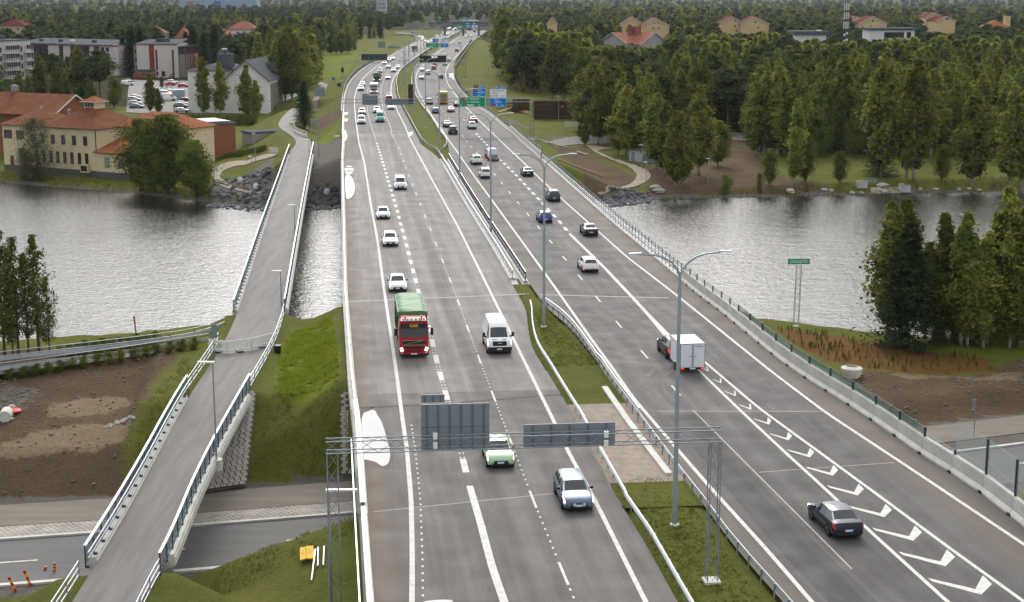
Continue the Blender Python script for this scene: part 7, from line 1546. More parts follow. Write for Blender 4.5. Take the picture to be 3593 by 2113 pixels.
def crown_pts(kind, H, n, rs):
 'leaf centres and outward directions'
 if kind in ('birch', 'broad', 'alder', 'willow', 'bush'):
  nb = {'birch':46, 'broad':40, 'alder':64, 'willow':38, 'bush':26}[kind]; z0 = {'birch':.15, 'broad':.14, 'alder':.18, 'willow':.06, 'bush':.02}[kind]
  R = {'birch':.125, 'broad':.25, 'alder':.20, 'willow':.34, 'bush':.46}[kind]*H; pts, out = [], []
  per = n//nb
  for k in range(nb):
   f = (k + rs.rand())/nb; z = z0 + (1 - z0)*f; az = rs.rand()*6.283
   if kind in ('birch', 'alder'): rad = R*(math.sin(min(1, (f + .18)/.62)*math.pi/2) if f < .44 else max(.10, (1 - f)/.56)**.8)
   else: rad = R*math.sqrt(max(.05, 1 - (2*f - .85)**2/1.35))
   rad *= .55 + .6*rs.rand(); d = np.array([math.cos(az), math.sin(az), 0])
   sp = rad*.36 + .12 if kind != 'alder' else .20 + .10*rad; m = per
   s_ = rs.rand(m)**.6; droop = -.35 if kind in ('birch', 'willow') else -.05
   base = np.stack([d[0]*rad*s_, d[1]*rad*s_, z*H - .12*rad + rad*.35*s_ + rad*droop*s_**2], 1)
   p = base + rs.normal(size=(m, 3))*np.array([sp*.55, sp*.55, sp*.75 if kind != 'birch' else sp*.95])
   pts.append(p); o = p - np.array([0, 0, z*H]); o[:, 2] *= .4; out.append(o)
  P = np.concatenate(pts); O = np.concatenate(out); P[:, 2] = np.clip(P[:, 2], .04*H, H*1.01)
 elif kind == 'spruce':
  nb = 100; pts, out = [], []; per = n//nb
  for k in range(nb):
   f = (k + rs.rand())/nb; f = f**.85; z = .05 + .94*f; rad = .19*H*(1 - f)**.85 + .10; az = k*2.4 + rs.rand()*.6; rad *= .82 + .3*rs.rand(); s_ = rs.rand(per)**.7
   d = np.array([math.cos(az), math.sin(az)]); wd = .10*rad + .06
   x = d[0]*rad*s_ + rs.normal(size=per)*wd*(1.2 + s_); y = d[1]*rad*s_ + rs.normal(size=per)*wd*(1.2 + s_); zz = z*H - rad*.38*s_ + rad*.10*s_**3 + rs.normal(size=per)*.05*(1 + rad)
   pts.append(np.stack([x, y, zz], 1)); out.append(np.stack([d[0]*np.ones(per)*.5, d[1]*np.ones(per)*.5, np.ones(per)*.8], 1))
  P = np.concatenate(pts); O = np.concatenate(out)
 else:                                             # pine
  nb = 26; pts, out = [], []; per = n//nb
  for k in range(nb):
   f = (k + rs.rand())/nb; z = .46 + .52*f; rad = .17*H*(math.sin(min(1, f*1.5 + .35)*math.pi/2) if f < .45 else (1 - f)/.55*.8 + .25)*(.5 + .7*rs.rand()); az = rs.rand()*6.283
   c = np.array([math.cos(az)*rad*.75, math.sin(az)*rad*.75, z*H]); p = c + rs.normal(size=(per, 3))*np.array([rad*.42, rad*.42, rad*.22]); pts.append(p); o = p - c; o[:, 2] += .5*rad; out.append(o)
  P = np.concatenate(pts); O = np.concatenate(out)
 O = O/(np.linalg.norm(O, axis=1)[:, None] + 1e-6); return P, O
def trunk_mesh(kind, H, rs, name):
 q = MB(); r0 = H*{'birch':.0125, 'spruce':.014, 'pine':.014}.get(kind, .013); bend = rs.normal(size=2)*H*.012; top = {'pine':.9, 'spruce':.97}.get(kind, .85)
 P = [(bend[0]*math.sin(f*3), bend[1]*f, H*f*top - .4*(f == 0)) for f in np.linspace(0, 1, 7)]; q.tube(P, r0, 7, r1=r0*.22)
 if kind in ('birch', 'broad', 'alder', 'willow', 'pine'):
  for k in range(14):
   f = (.25 if kind != 'pine' else .45) + .5*k/14; az = rs.rand()*6.28; L = H*(.12 if kind == 'birch' else .15)*(1.2 - f); i = min(5, int(f*6)); p = Vector(P[i]).lerp(Vector(P[i+1]), f*6 - i)
   q.tube([p, p + Vector((math.cos(az)*L*.6, math.sin(az)*L*.6, L*.55)), p + Vector((math.cos(az)*L, math.sin(az)*L, L*.6))], r0*.32, 4, r1=r0*.08, caps=False)
 return q.mesh(name, M_BIRCHB if kind == 'birch' else (M_PINEB if kind == 'pine' else M_BARK), True)
LEAFM = dict(birch=M_BIRCHL, spruce=M_SPRUCEL, pine=M_PINEL, broad=M_BROADL, alder=M_ALDERL, willow=M_WILLOWL, bush=M_BROADL)
PROTO = {}
def proto(kind, var, lod):
 k = (kind, var, lod)
 if k in PROTO: return PROTO[k]
 rs = np.random.RandomState(hash((len(kind)*7 + ord(kind[0]), var)) % 9999); H = 10.0
 n, sz = {'near':(13000, .19), 'mid':(8000, .25), 'far':(2300, .46)}[lod]
 if kind == 'spruce': n = int(n*1.35); sz *= 1.0
 n = int(n*{'alder':.24, 'birch':.66}.get(kind, 1)); P, O = crown_pts(kind, H, n, rs); s_ = sz*(H/10)*(.6 + .8*rs.rand(len(P)))*{'willow':.75, 'alder':.8, 'spruce':.80}.get(kind, 1.0)
 V, F = quads(P, s_, rs, N=O*.9, asp=.62 if kind in ('willow', 'spruce') else .8)
 cm = raw_mesh('crown', V, F, LEAFM[kind]); tm = trunk_mesh(kind, H, rs, 'trunk') if kind != 'bush' else None
 PROTO[k] = (cm, tm); return PROTO[k]
NAMES = dict(birch='birch_tree', spruce='spruce_tree', pine='pine_tree', broad='broadleaf_tree', alder='alder_tree', willow='willow_tree', bush='leafy_bush')
def tree(kind, p, H, label, lod='mid', wd=1.0, group=None, var=None):
 v = rnd.randrange(4) if var is None else var; cm, tm = proto(kind, v, lod); cat = 'bush' if kind == 'bush' else 'tree'
 o = empty(NAMES[kind], p, rnd.random()*6.28, label, cat, group); s_ = H/10; o.scale = (s_*wd, s_*wd, s_)
 if tm: link('trunk', tm, o)
 link('crown' if tm else 'foliage', cm, o); return o
ZG = np.linspace(3, -8.1, 220)
def ground_px(zn, x, y, z=-4.0):
 d = ray(zn, x, y); k = (CAM_H - ZG)/(-d.z); X, Y = d.x*k, d.y*k; h_ = terrain(X, Y) - ZG; i = np.argmax(h_ >= 0) if (h_ >= 0).any() else -1
 if i > 0: f = h_[i-1]/(h_[i-1] - h_[i]); return Vector((X[i-1] + (X[i] - X[i-1])*f, Y[i-1] + (Y[i] - Y[i-1])*f, max(-7.9, ZG[i-1] + (ZG[i] - ZG[i-1])*f)))
 p = at(zn, x, y, z); return Vector((p.x, p.y, max(-7.9, gz(p.x, p.y))))
def top_h(zn, x, ytop, p): d = ray(zn, x, ytop); return max(1.0, CAM_H + d.z/d.y*p.y - p.z)
def ptree(kind, zn, x, yb, yt, label, lod='mid', wd=1.0, z=None, group=None):
 p = ground_px(zn, x, yb) if z is None else at(zn, x, yb, z)
 for _ in range(14):
  if p.z > -7.5: break
  yb -= 9; p = ground_px(zn, x, yb)
 return tree(kind, p, top_h(zn, x, yt, p), label, lod, wd, group)
# hand placed, near left bank
ALG = 'alders on the near left bank'
for k, (x, yb, yt) in enumerate(((35,1195,325), (130,1195,372), (275,1180,352), (-40,1190,300), (200,1180,480), (345,1180,640), (90,1200,600))): ptree('alder', 'F', x, yb, yt, ('thin leafed alder clump on the near left bank, the tree nearest the round headed lamp' if k == 2 else 'thin leafed alder in the clump at the left edge of the near bank'), 'near', .95, group=ALG)
# near right bank
ptree('spruce', 'L', 885, 1140, 330, 'large dark spruce at the water edge right of the planting bed', 'near', 1.5)
for k, (x, yb, yt) in enumerate(((762,1095,205), (852,1080,195), (1105,1095,285), (1245,1090,275), (1390,1100,400), (1505,1130,115), (1620,1150,250), (1180,1100,520), (1010,1095,470), (1330,1110,560), (1560,1150,480), (1450,1120,300), (1700,1160,200), (1290,1095,430))): ptree('birch', 'L', x, yb, yt, ('tall birch half behind the large dark spruce, left of its top' if k in (0, 1) else 'birch in the dense clump right of the large spruce'), 'near', 1.25, group='birches behind the large spruce')
for x in range(1080, 1700, 60): ptree('bush', 'L', x, 1105 + (x - 1080)*.07, 930 + rnd.randrange(-40, 60), 'dark undergrowth bush below the birch clump at the right edge', 'mid', .9, group='undergrowth at the right edge')
# left bank around the cream building
ptree('willow', 'T', 590, 1440, 520, 'grey green willow in front of the cream building', 'near', 1.1)
ptree('willow', 'T', 400, 1440, 960, 'lower grey green willow bush in front of the cream building', 'mid', 1.2)
for x, yb, yt, lb in ((330,1340,250,'left tree of the leafy group at the right end of the cream building'), (700,1350,190,'tallest middle tree of the leafy group at the right end of the cream building'), (1120,1390,560,'right low tree of the leafy group beside the curved path'), (520,1360,420,'front tree of the leafy group at the right end of the cream building')): ptree('broad', 'U', x, yb, yt, lb, 'near', 1.45)
ptree('bush', 'U', 300, 1420, 1230, 'yellowish bush at the water edge below the cream building', 'mid', 1.0)
for k, (kind, x, yb, yt, w_) in enumerate((('birch',590,780,345,1.5), ('birch',310,790,425,1.6), ('pine',745,780,365,1.5), ('broad',850,800,565,1.1), ('birch',430,800,470,1.4), ('birch',150,760,540,1.6), ('birch',500,770,520,1.3), ('broad',680,800,600,1.1), ('birch',220,800,560,1.3), ('broad',60,780,590,1.2))):
 ptree(kind, 'A', x, yb, yt, {0:'tallest birch behind the brick hall, in front of the long apartment block', 2:'dark pine right of the tallest birch, before the long apartment block', 3:'round dark tree at the left side of the car park'}.get(k, {'birch':'birch behind the brick hall roof', 'broad':'round tree behind the brick hall roof'}.get(kind)), 'mid', w_, group='trees behind the brick hall')
ptree('birch', 'A', 1120, 845, 555, 'slim birch standing in the car park', 'mid', 1.35); ptree('broad', 'A', 1203, 655, 572, 'small round tree in the car park', 'mid', .95); ptree('birch', 'A', 1180, 850, 665, 'low leafy tree beside the slim car park birch', 'mid', 1.6)
for x, yb, yt, lb in ((1520,870,430,'left birch of the three before the white hall'), (1640,862,468,'middle birch of the three before the white hall'), (1835,892,488,'right birch of the three before the white hall')): ptree('birch', 'A', x, yb, yt, lb, 'mid', 1.25)
ptree('birch', 'A', 1905, 900, 600, 'birch at the right corner of the white hall', 'mid', 1.5)
ptree('spruce', 'B', 415, 1115, 705, 'lone dark spruce beside the bent footway', 'near', 1.3)
for k, (x, yb, yt) in enumerate(((190,890,330), (250,880,262), (310,880,300), (370,870,330), (425,850,345), (470,660,232), (515,620,260), (225,760,235), (290,720,210), (345,690,225), (400,680,240), (160,900,420), (450,760,330), (140,760,250), (330,800,300), (390,780,300))): ptree('birch', 'B', x, yb, yt, 'birch in the tall clump right of the white hall', 'mid', 1.25, group='birch clump by the white hall')
for k, (x, yb, yt) in enumerate(((640,470,300), (690,465,310), (740,470,290), (590,445,310), (800,460,300), (850,440,330))): ptree('broad', 'B', x, yb, yt, 'rounded tree at the edge of the far meadow', 'mid', 1.1, group='trees edging the far meadow')
for x, yb, yt in ((980,560,195), (1050,560,200), (1440,560,190), (1520,590,240), (1600,560,182), (1390,520,235), (920,560,270), (1000,540,240)): ptree('spruce', 'A', x, yb, yt, 'dark spruce beside the striped apartment block', 'mid', 1.15, group='spruces by the striped block')
ptree('broad', 'A', 985, 545, 430, 'small tree left of the striped apartment block', 'mid', 1.0)
# hedge and bushes
HG = 'hedge along the curved path'
for k in range(17):
 x, y = 1340 + k*47, 850 - k*9.5; ptree('bush', 'U', x, y + 10*math.sin(k), y - 62 - rnd.randrange(26), 'hedge bush beside the curved path below the brick block', 'far' if False else 'mid', 1.25, group=HG)
for k in range(22): ptree('bush', 'U', 640 + k*62, 268 + (k % 3)*12 + k*2, 175 + rnd.randrange(40), 'autumn tinted hedge bush above the brick block', 'mid', 1.3, group='hedge before the white hall')
for k in range(16): ptree('bush', 'F', 60 + k*85 + rnd.randrange(30), 1345 - k*14, 1285 - k*14 - rnd.randrange(20), 'low shrub at the foot of the left footway fence', 'mid', 1.4, group='shrubs below the left footway')
for k in range(12): ptree('bush', 'F', 420 + k*60, 1190 - k*8, 1130 - k*8 - rnd.randrange(30), 'low shrub between the left footway and the water', 'mid', 1.2, group='shrubs at the left shore')
# right far bank
for kind, zn, x, yb, yt, w_, lb in (('birch','C',1420,1402,830,1.35,'front birch with forked white trunks by the gravel path'), ('birch','C',1478,1372,815,1.3,'birch right behind the front one by the gravel path'), ('birch','C',1592,1300,640,1.35,'tall birch with white trunk on the bare earth'), ('birch','C',1275,1255,700,1.5,'birch in front of the little shed'),
 ('birch','C',1340,1310,755,1.3,'birch between the shed and the front birch'), ('birch','C',1050,1165,640,1.6,'leafy birch left of the little shed'), ('birch','C',805,992,480,1.7,'birch with bare white trunk at the white fence'), ('birch','C',897,985,520,1.6,'second birch at the white fence'), ('broad','C',1735,1235,900,1.1,'round leafy tree on the bare earth'), ('birch','C',1120,1190,660,1.5,'birch standing over the little shed'),
 ('birch','C',990,1150,760,1.5,'low birch beside the round no entry sign'), ('birch','C',720,960,520,1.6,'birch right of the log piles'), ('bush','C',1800,1482,1300,1.0,'dark round bush at the water edge'), ('broad','E',420,1372,1110,1.05,'rowan with red berries near the far right shore'), ('birch','E',610,1382,740,.95,'slender pointed birch near the far right shore'), ('broad','E',690,1352,1000,.95,'dark leafy tree beside the slender birch'),
 ('broad','E',948,1358,1130,1.15,'rounded low tree on the shore lawn'), ('birch','E',955,1130,420,1.3,'birch with leaning white trunk in the right wood'), ('birch','E',1250,1312,400,1.15,'tall birch with white trunk on the lawn, left of the double one'), ('birch','E',1490,1342,450,1.2,'tall double trunked birch on the lawn'), ('birch','E',1440,1330,520,1.1,'thin birch just left of the double trunked one'),
 ('birch','E',1920,1392,680,1.5,'broad birch near the shore at the right'), ('birch','E',2205,1392,650,1.2,'tall white trunked birch near the right edge'), ('birch','E',2285,1390,680,1.3,'rightmost birch on the far shore'), ('spruce','E',1240,1300,860,1.4,'dark low spruce behind the white birch trunk'), ('broad','E',1700,1345,1080,1.1,'small dark tree on the shore lawn'),
 ('birch','E',320,1160,620,1.4,'birch at the edge of the bare earth'), ('birch','E',478,1160,500,1.3,'birch with thin white trunk behind the rowan'), ('pine','C',328,655,235,1.2,'pine with orange trunk at the meadow edge'), ('spruce','C',225,612,195,1.25,'dark spruce at the meadow edge right of the motorway'), ('birch','C',500,742,310,1.5,'birch behind the log piles, left'), ('birch','C',588,742,262,1.6,'birch behind the log piles, middle'), ('birch','C',650,745,300,1.5,'birch behind the log piles, right'),
 ('birch','C',130,560,70,1.6,'tall birch at the left end of the right forest'), ('birch','C',430,640,250,1.5,'birch between the meadow and the log piles'), ('bush','E',700,1440,1370,.7,'small dark shore bush below the slender birch'), ('bush','E',350,1430,1290,.6,'narrow young tree at the shore')):
 ptree(kind, zn, x, yb, yt, lb, 'mid', w_)
# windows in the canopy that must stay open: crop, x0, x1, lowest visible y, depth of what is seen
VIS = [('A',0,235,600,548), ('A',235,900,395,640), ('A',1010,1440,585,620), ('A',1425,1905,560,450), ('AA',905,1420,430,860), ('AA',520,900,260,860), ('AA',120,1200,640,760), ('AB',70,300,330,860), ('AB',285,575,320,860), ('AB',830,1150,395,690), ('AB',1300,1370,420,640), ('AC',0,540,320,700), ('AC',30,290,230,870), ('AC',620,850,270,870), ('AC',1105,1330,200,850), ('C',465,540,210,800),
       ('V',0,450,210,820), ('W',880,1075,150,800), ('A',1690,1905,245,950), ('D',790,1005,250,640), ('D',1045,1200,70,1400), ('D',1000,1180,105,1050), ('D',1125,1232,240,650), ('D',1240,1420,296,420), ('A',910,1420,840,520), ('D',1470,1760,420,330), ('B',1030,1125,85,1900), ('A',1330,1905,28,2600)]
def projx(p): 
 zc = p.y*cP - (p.z - CAM_H)*sP; return CX + FPX*p.x/zc, CY - FPX*(p.y*sP + (p.z - CAM_H)*cP)/zc
VISF = []
for zn, x0, x1, yb, Yd in VIS:
 o = ZN[zn]; VISF.append((o[0] + x0/o[2], o[0] + x1/o[2], o[1] + yb/o[2], Yd))
def max_h(p, crown):
 u, v = projx(p); m = 99.0; rpx = crown*FPX/p.y
 for x0, x1, yb, Yd in VISF:
  if p.y < Yd + 25 and x0 - rpx < u < x1 + rpx:
   b = (yb - CY)/FPX; m = min(m, CAM_H - (sP + b*cP)/(cP - b*sP)*p.y - p.z)
 return m
def blocked(x, y):
 t, w_ = x*DT[0] + y*DT[1], x*DR[0] + y*DR[1]
 if t < 1330 and WL(t) - (11 if t < 800 else 7) < w_ < WR(t) + (13 if t < 800 else 7): return True
 if t < far_bank(w_) + 8: return True
 return False
NOTREE = [pxpoly('D', -3, 0,460, 0,255, 340,150, 470,150, 700,210, 780,250, 790,140, 850,118, 985,98, 1032,70, 1060,66, 1200,66, 1222,80, 1235,235, 1420,300, 1420,345, 1500,350, 1600,420, 1660,480, 840,480),
          pxpoly('D', -4, 1240,235, 1420,235, 1420,345, 1240,345), pxpoly('D', -5, 1640,330, 1830,330, 1900,420, 2520,440, 2520,480, 1500,480)]
cand = []; Yb = 335.0
while Yb < 9000:
 ratio = 1.022 if Yb < 700 else (1.035 if Yb < 1400 else 1.055); sp = max(4.6, Yb*.0078); n = int(Yb*.72/sp)
 for k in range(n):
  x = -Yb*.36 + (k + rnd.random())*sp; y = Yb*(1 + (ratio - 1)*rnd.random())
  if blocked(x, y): continue
  cand.append((x, y))
 Yb *= ratio
cx_, cy_ = np.array([c[0] for c in cand]), np.array([c[1] for c in cand]); bad = np.zeros(len(cand), bool)
for p in NOTREE: bad |= inpoly(cx_, cy_, p)
for o in list(COL.objects):
 if o.type == 'EMPTY' and o.get('category') in ('building', 'house'):
  xs = [o.matrix_basis @ (c.matrix_basis @ v.co) for c in o.children if c.type == 'MESH' and c.name.split('.')[0] in ('wall', 'wing_wall', 'rear_wall', 'annex_wall') for v in c.data.vertices]
  if xs: bad |= (cx_ > min(v.x for v in xs) - 3) & (cx_ < max(v.x for v in xs) + 3) & (cy_ > min(v.y for v in xs) - 3) & (cy_ < max(v.y for v in xs) + 3)
cz_ = terrain(cx_, cy_); far_list = {}; cnt = dict(birch=0, pine=0, spruce=0, broad=0); stuff = []
for i in np.argsort(cy_):
 if bad[i]: continue
 x, y, z = cx_[i], cy_[i], cz_[i]; p = Vector((x, y, z)); left = x < (RN(min(tw(p)[0], 1400))*.99 - tw(p)[0]*.1031)
 pat = vnoise(np.array([x*.012 + 3]), np.array([y*.006 + (5 if left else 11)]))[0] + .35*(rnd.random() - .5)
 if left: kind = 'birch' if pat < .30 else ('spruce' if pat < .48 else 'pine')
 else: kind = ('broad' if rnd.random() < .16 else 'birch' if pat < .60 else 'pine') if y < 620 else ('birch' if pat < .34 else ('pine' if pat < .86 else 'spruce'))
 H = {'birch':rnd.uniform(13, 19.5), 'pine':rnd.uniform(13, 18.5), 'spruce':rnd.uniform(11, 19), 'broad':rnd.uniform(8, 14)}[kind]
 if y > 900: H *= .85
 m = max_h(p, H*.17)
 if m < 4.5: continue
 H = min(H, m*rnd.uniform(.82, 1.0)); wd = {'birch':1.25, 'pine':1.2, 'spruce':1.0, 'broad':.95}[kind]*rnd.uniform(.9, 1.2)*(1 if H > 9 else 1.25)
 if cnt[kind] < 290 and y < 1500:
  u = projx(p)[0]*.70136; row = 'front' if y < 450 else ('middle' if y < 660 else 'back')
  sec = ('left of the cream roofs' if u < 150 else 'over the long apartment block' if u < 320 else 'around the striped block' if u < 480 else 'over the white hall' if u < 700 else 'left of the far bend') if left else ('by the meadow edge' if u < 1420 else 'below the faded red roof' if u < 1650 else 'below the joined yellow houses' if u < 1920 else 'before the phone mast' if u < 2130 else 'before the flat white building' if u < 2300 else 'at the right edge')
  tree(kind, p, H, kind + ' in the ' + row + ' rows of the ' + ('left' if left else 'right') + ' forest, ' + sec, 'mid' if y < 560 else 'far', wd, 'forest ' + kind + ' ' + row + ' ' + sec); cnt[kind] += 1
 else: stuff.append((kind, x, y, z, H, wd*(1.0 if y < 1500 else 1.35)))
VV, FF, MI, off = [], [], [], 0; SM = [M_BIRCHL, M_PINEL, M_SPRUCEL]; kk = dict(birch=0, pine=1, spruce=2); base = {}
for kind in kk:
 for v in range(4):
  rs = np.random.RandomState(50 + v + 10*kk[kind])
  for lod, n, sz in ((0, 330, 1.05), (1, 130, 1.7)):
   if kind == 'spruce': n = 200 if lod == 0 else 100
   P, O = crown_pts(kind, 10.0, n, rs); V, F = quads(P, sz*(.6 + .8*rs.rand(len(P))), rs, N=O*.9); base[(kind, v, lod)] = (V, F)
for kind, x, y, z, H, wd in stuff:
 V, F = base[(kind, rnd.randrange(4), 0 if y < 1500 else 1)]; a = rnd.random()*6.28; c, s_ = math.cos(a), math.sin(a); k = H/10
 q = np.stack([(V[:,0]*c - V[:,1]*s_)*k*wd + x, (V[:,0]*s_ + V[:,1]*c)*k*wd + y, V[:,2]*k + z], 1); VV.append(q); FF.append(F + off); off += len(V); MI.append(np.full(len(F), kk[kind]))
if VV: setp(link('distant_forest', raw_mesh('distant_forest', np.concatenate(VV), np.concatenate(FF), SM, mi=np.concatenate(MI))), 'mixed forest filling the distance on both sides', 'forest', kind='stuff')
print('TREES', cnt, 'stuff', len(stuff), 'quads', off//4)
# ------------------------------------------------------------------ smaller things
def gpx(zn, x, y, z=-4.0): return ground_px(zn, x, y, z)
ROCKM = []
M_ROCK = mat('dark_rock', (.135,.14,.15), .9, var=.35, scale=1.3, objvar=.25); M_ROCKP = mat('pale_rock', (.40,.38,.34), .9, var=.2, scale=1, objvar=.15)
def rock_mesh(v, m):
 def mk():
  rs = np.random.RandomState(v); q = MB(); V = []
  for k in range(6):
   for j in range(3):
    a = 6.283*k/6 + .4*j; r = (.5, .56, .34)[j]*(.8 + .4*rs.rand()); V.append((r*math.cos(a)*(1 + .3*rs.rand()), r*math.sin(a), (-.25, .10, .36)[j]*(.8 + .4*rs.rand())))
  F = [(k*3 + j, ((k+1) % 6)*3 + j, ((k+1) % 6)*3 + j + 1, k*3 + j + 1) for k in range(6) for j in range(2)]; F += [tuple(k*3 + 2 for k in range(6))]
  return q.add(V, F).mesh('rock', m)
 return shared(('rock', v, m.name), mk)
def riprap(label, zn, z, poly, n, size):
 P = [at(zn, poly[i], poly[i+1], z) for i in range(0, len(poly), 2)]; xs, ys = [p.x for p in P], [p.y for p in P]; o = empty('stone_revetment', P[0], 0, label, 'rock bank'); k = 0; ply = [(p.x, p.y) for p in P]
 while k < n:
  x, y = rnd.uniform(min(xs), max(xs)), rnd.uniform(min(ys), max(ys))
  if not inpoly(np.array([x]), np.array([y]), ply)[0]: continue
  k += 1; e = link('stone', rock_mesh(k % 5, M_ROCK), o, Vector((x, y, max(-8.1, gz(x, y)) + .1)) - P[0], (rnd.uniform(-.5,.5), rnd.uniform(-.5,.5), rnd.random()*6.28)); s_ = size*rnd.uniform(.6, 1.4); e.scale = (s_, s_, s_*.8)
 return o
riprap('dark stone revetment on the far left bank below the curved path', 'F', -7.2, (1490,25, 1600,15, 1890,40, 1870,150, 1700,150, 1430,120), 260, .72)
riprap('dark stone strip at the water under the far footbridge end', 'F', -7.4, (2110,95, 2371,100, 2371,150, 2120,150), 90, .7)
riprap('broken stone bank at the water right of the far bridge end', 'J', -7.0, (200,335, 330,318, 520,325, 545,352, 420,372, 262,388), 140, .75)
for zn, x, y, s_ in (('J',560,305,1.6),('J',580,325,1.5),('E',580,1432,1.5),('E',830,1415,.8),('E',880,1422,.8),('E',1035,1440,.9),('E',1105,1440,.8),('E',1235,1418,1.0),('E',1275,1432,1.1),('E',1260,1390,1.5),('E',1540,1412,.8),('E',1660,1412,.8),('E',1715,1440,.8),('E',1828,1415,.8),('E',1905,1408,.8),('E',1980,1420,.8),('E',1400,1378,.8),('E',1860,1440,.7)):
 p = gpx(zn, x, y); o = setp(link('boulder', rock_mesh(rnd.randrange(5), M_ROCKP), None, p + Vector((0,0,.2*s_)), (0, 0, rnd.random()*6)), 'pale boulder on the far right shore', 'boulder', 'boulders along the far right shore'); o.scale = (s_*1.3, s_, s_*.9)
# curved gravel paths
M_GPATH = mat('gravel_path', (.30,.255,.20), .95, var=.14, scale=1.2, bump=.01, bscale=15, spec=.1)
def draped(name, zn, z, A, Bp, m, label, cat='path', dz=.10, nl=5):
 def it(c): return smoothline([gpx(zn, c[i], c[i+1], z) for i in range(0, len(c), 2)], 1.2, 2)
 return path_strip(name, it(A), it(Bp), 0, m, label, cat, step=1.5, dz=dz, follow=True, nl=nl)
draped('curved_path', 'U', -5.2, (2260,720, 1950,790, 1650,850, 1450,900, 1350,955, 1325,1020, 1335,1110, 1400,1180, 1520,1240, 1700,1285, 2170,1345), (2260,780, 1950,850, 1700,910, 1560,960, 1470,1010, 1440,1080, 1480,1130, 1580,1180, 1700,1222, 1900,1265, 2170,1300), M_GPATH, 'pale gravel path curving below the brick block', dz=.14)
draped('gravel_path', 'C', -5.4, (740,1080, 790,1110, 840,1145, 960,1195, 1080,1245, 1135,1295, 1125,1335, 1060,1390, 840,1438), (960,1105, 850,1120, 830,1128, 930,1170, 1050,1210, 1180,1252, 1245,1300, 1220,1350, 1080,1405, 860,1455), M_GPATH, 'pale gravel path on the far right bank, curving round the dark soil', dz=.14)
draped('side_road', 'C', -4.6, (330,1010, 640,1010, 985,1008), (470,1070, 700,1070, 985,1070), mat('side_asphalt', (.20,.19,.18), .9, var=.12, scale=.6, spec=.1), 'grey side road below the log piles', 'road', .12)
draped('car_park', 'W', -4.0, (150,820, 600,825, 1145,830), (100,1330, 600,1340, 1140,1345), mat('car_park_asphalt', (.23,.215,.205), .9, var=.12, scale=.4, spec=.1), 'asphalt car park between the apartment blocks and the white hall', 'car park', .12, 12)
draped('park_road', 'E', -4.0, (0,985, 560,990, 1200,1000, 1700,985, 2300,985), (0,1045, 560,1050, 1200,1050, 1700,1025, 2300,1030), MATS['side_asphalt'], 'grey road glimpsed behind the right birches', 'road', .1)
# parked cars
def parked(st, col, zn, x, y, ang, label, **k):
 p = gpx(zn, x, y); p.z += .14; return car(st, col, p, math.radians(ang), label, lit=False, detail=0, **k)
for st, c, x, y, a, lb in (('hatch','red',1005,935,-75,'red hatchback in the middle of the car park'), ('hatch','red',800,905,80,'red car next to a white one at the far side of the car park'), ('suv','white',828,882,-75,'white car next to the red one at the far side of the car park'), ('wagon','silver',980,1337,-80,'silver estate car, nearest in the car park row by the white hall'), ('mpv','grey',965,1262,-80,'grey car second in the row by the white hall'), ('wagon','white',985,1225,-80,'white car third in the row by the white hall'), ('hatch','maroon',1050,1165,-80,'maroon car at the end of the row by the white hall'),
 ('sedan','maroon',140,862,-80,'maroon saloon at the far left of the car park'), ('van','white',128,905,-80,'small white van at the far left of the car park'), ('sedan','bluegrey',275,1270,-80,'blue grey saloon at the near left of the car park'), ('wagon','white',240,1215,-80,'white estate behind the blue grey saloon'), ('suv','silver',225,1160,-80,'silver car in the left row of the car park'), ('sedan','white',240,1115,-80,'white saloon in the left row of the car park'), ('wagon','white',600,1010,-80,'white car behind the slim car park birch'), ('mpv','silver',720,1060,-80,'silver car behind the white parked van'), ('wagon','white',800,1030,-80,'white car between the parked van and the container')): parked(st, c, 'W', x, y, a, lb)
parked('bigvan', 'white', 'W', 765, 1150, -82, 'white parked van beside the blue container', cat='van')
p = gpx('W', 940, 1128); e = empty('container', p, math.radians(8), 'pale blue grey container box in the car park', 'container'); bX_((0,0,1.75), (3.6,5,3.0)).build('box', mat('container_blue', (.26,.32,.38), .6), e); bX_((0,0,3.3), (3.7,5.1,.12)).build('lid', MATS['container_blue'], e)
for k in range(9): bX_((-1.6 + k*.4, -2.53, 1.75), (.06,.06,2.8)).build('corrugation', mat('container_rib', (.20,.26,.32), .6), e)
p = gpx('W', 1240, 780); e = empty('banner_flag', p, 0, 'tall orange banner flag behind the white hall roof', 'flag'); h0_ = top_h('W', 1240, 380, p); h1_ = top_h('W', 1240, 590, p); tB_([(-.9,0,0),(-.9,0,h0_)], .06, 6).build('pole', M_GALV, e); q = MB(); vs = []
for j in range(9):
 f = j/8; z = h1_ - 2 + (h0_ - h1_ + 1.6)*f
 for i in range(4): g = i/3; vs.append((-.85 + (1.9 - .7*f)*g, .12*math.sin(g*4 + f*3), z + .25*g*(f - .5)))
q.add(vs, [(j*4 + i, j*4 + i + 1, (j+1)*4 + i + 1, (j+1)*4 + i) for j in range(8) for i in range(3)]); q.build('banner', mat('banner_orange', (.75,.20,.05), .7), e)
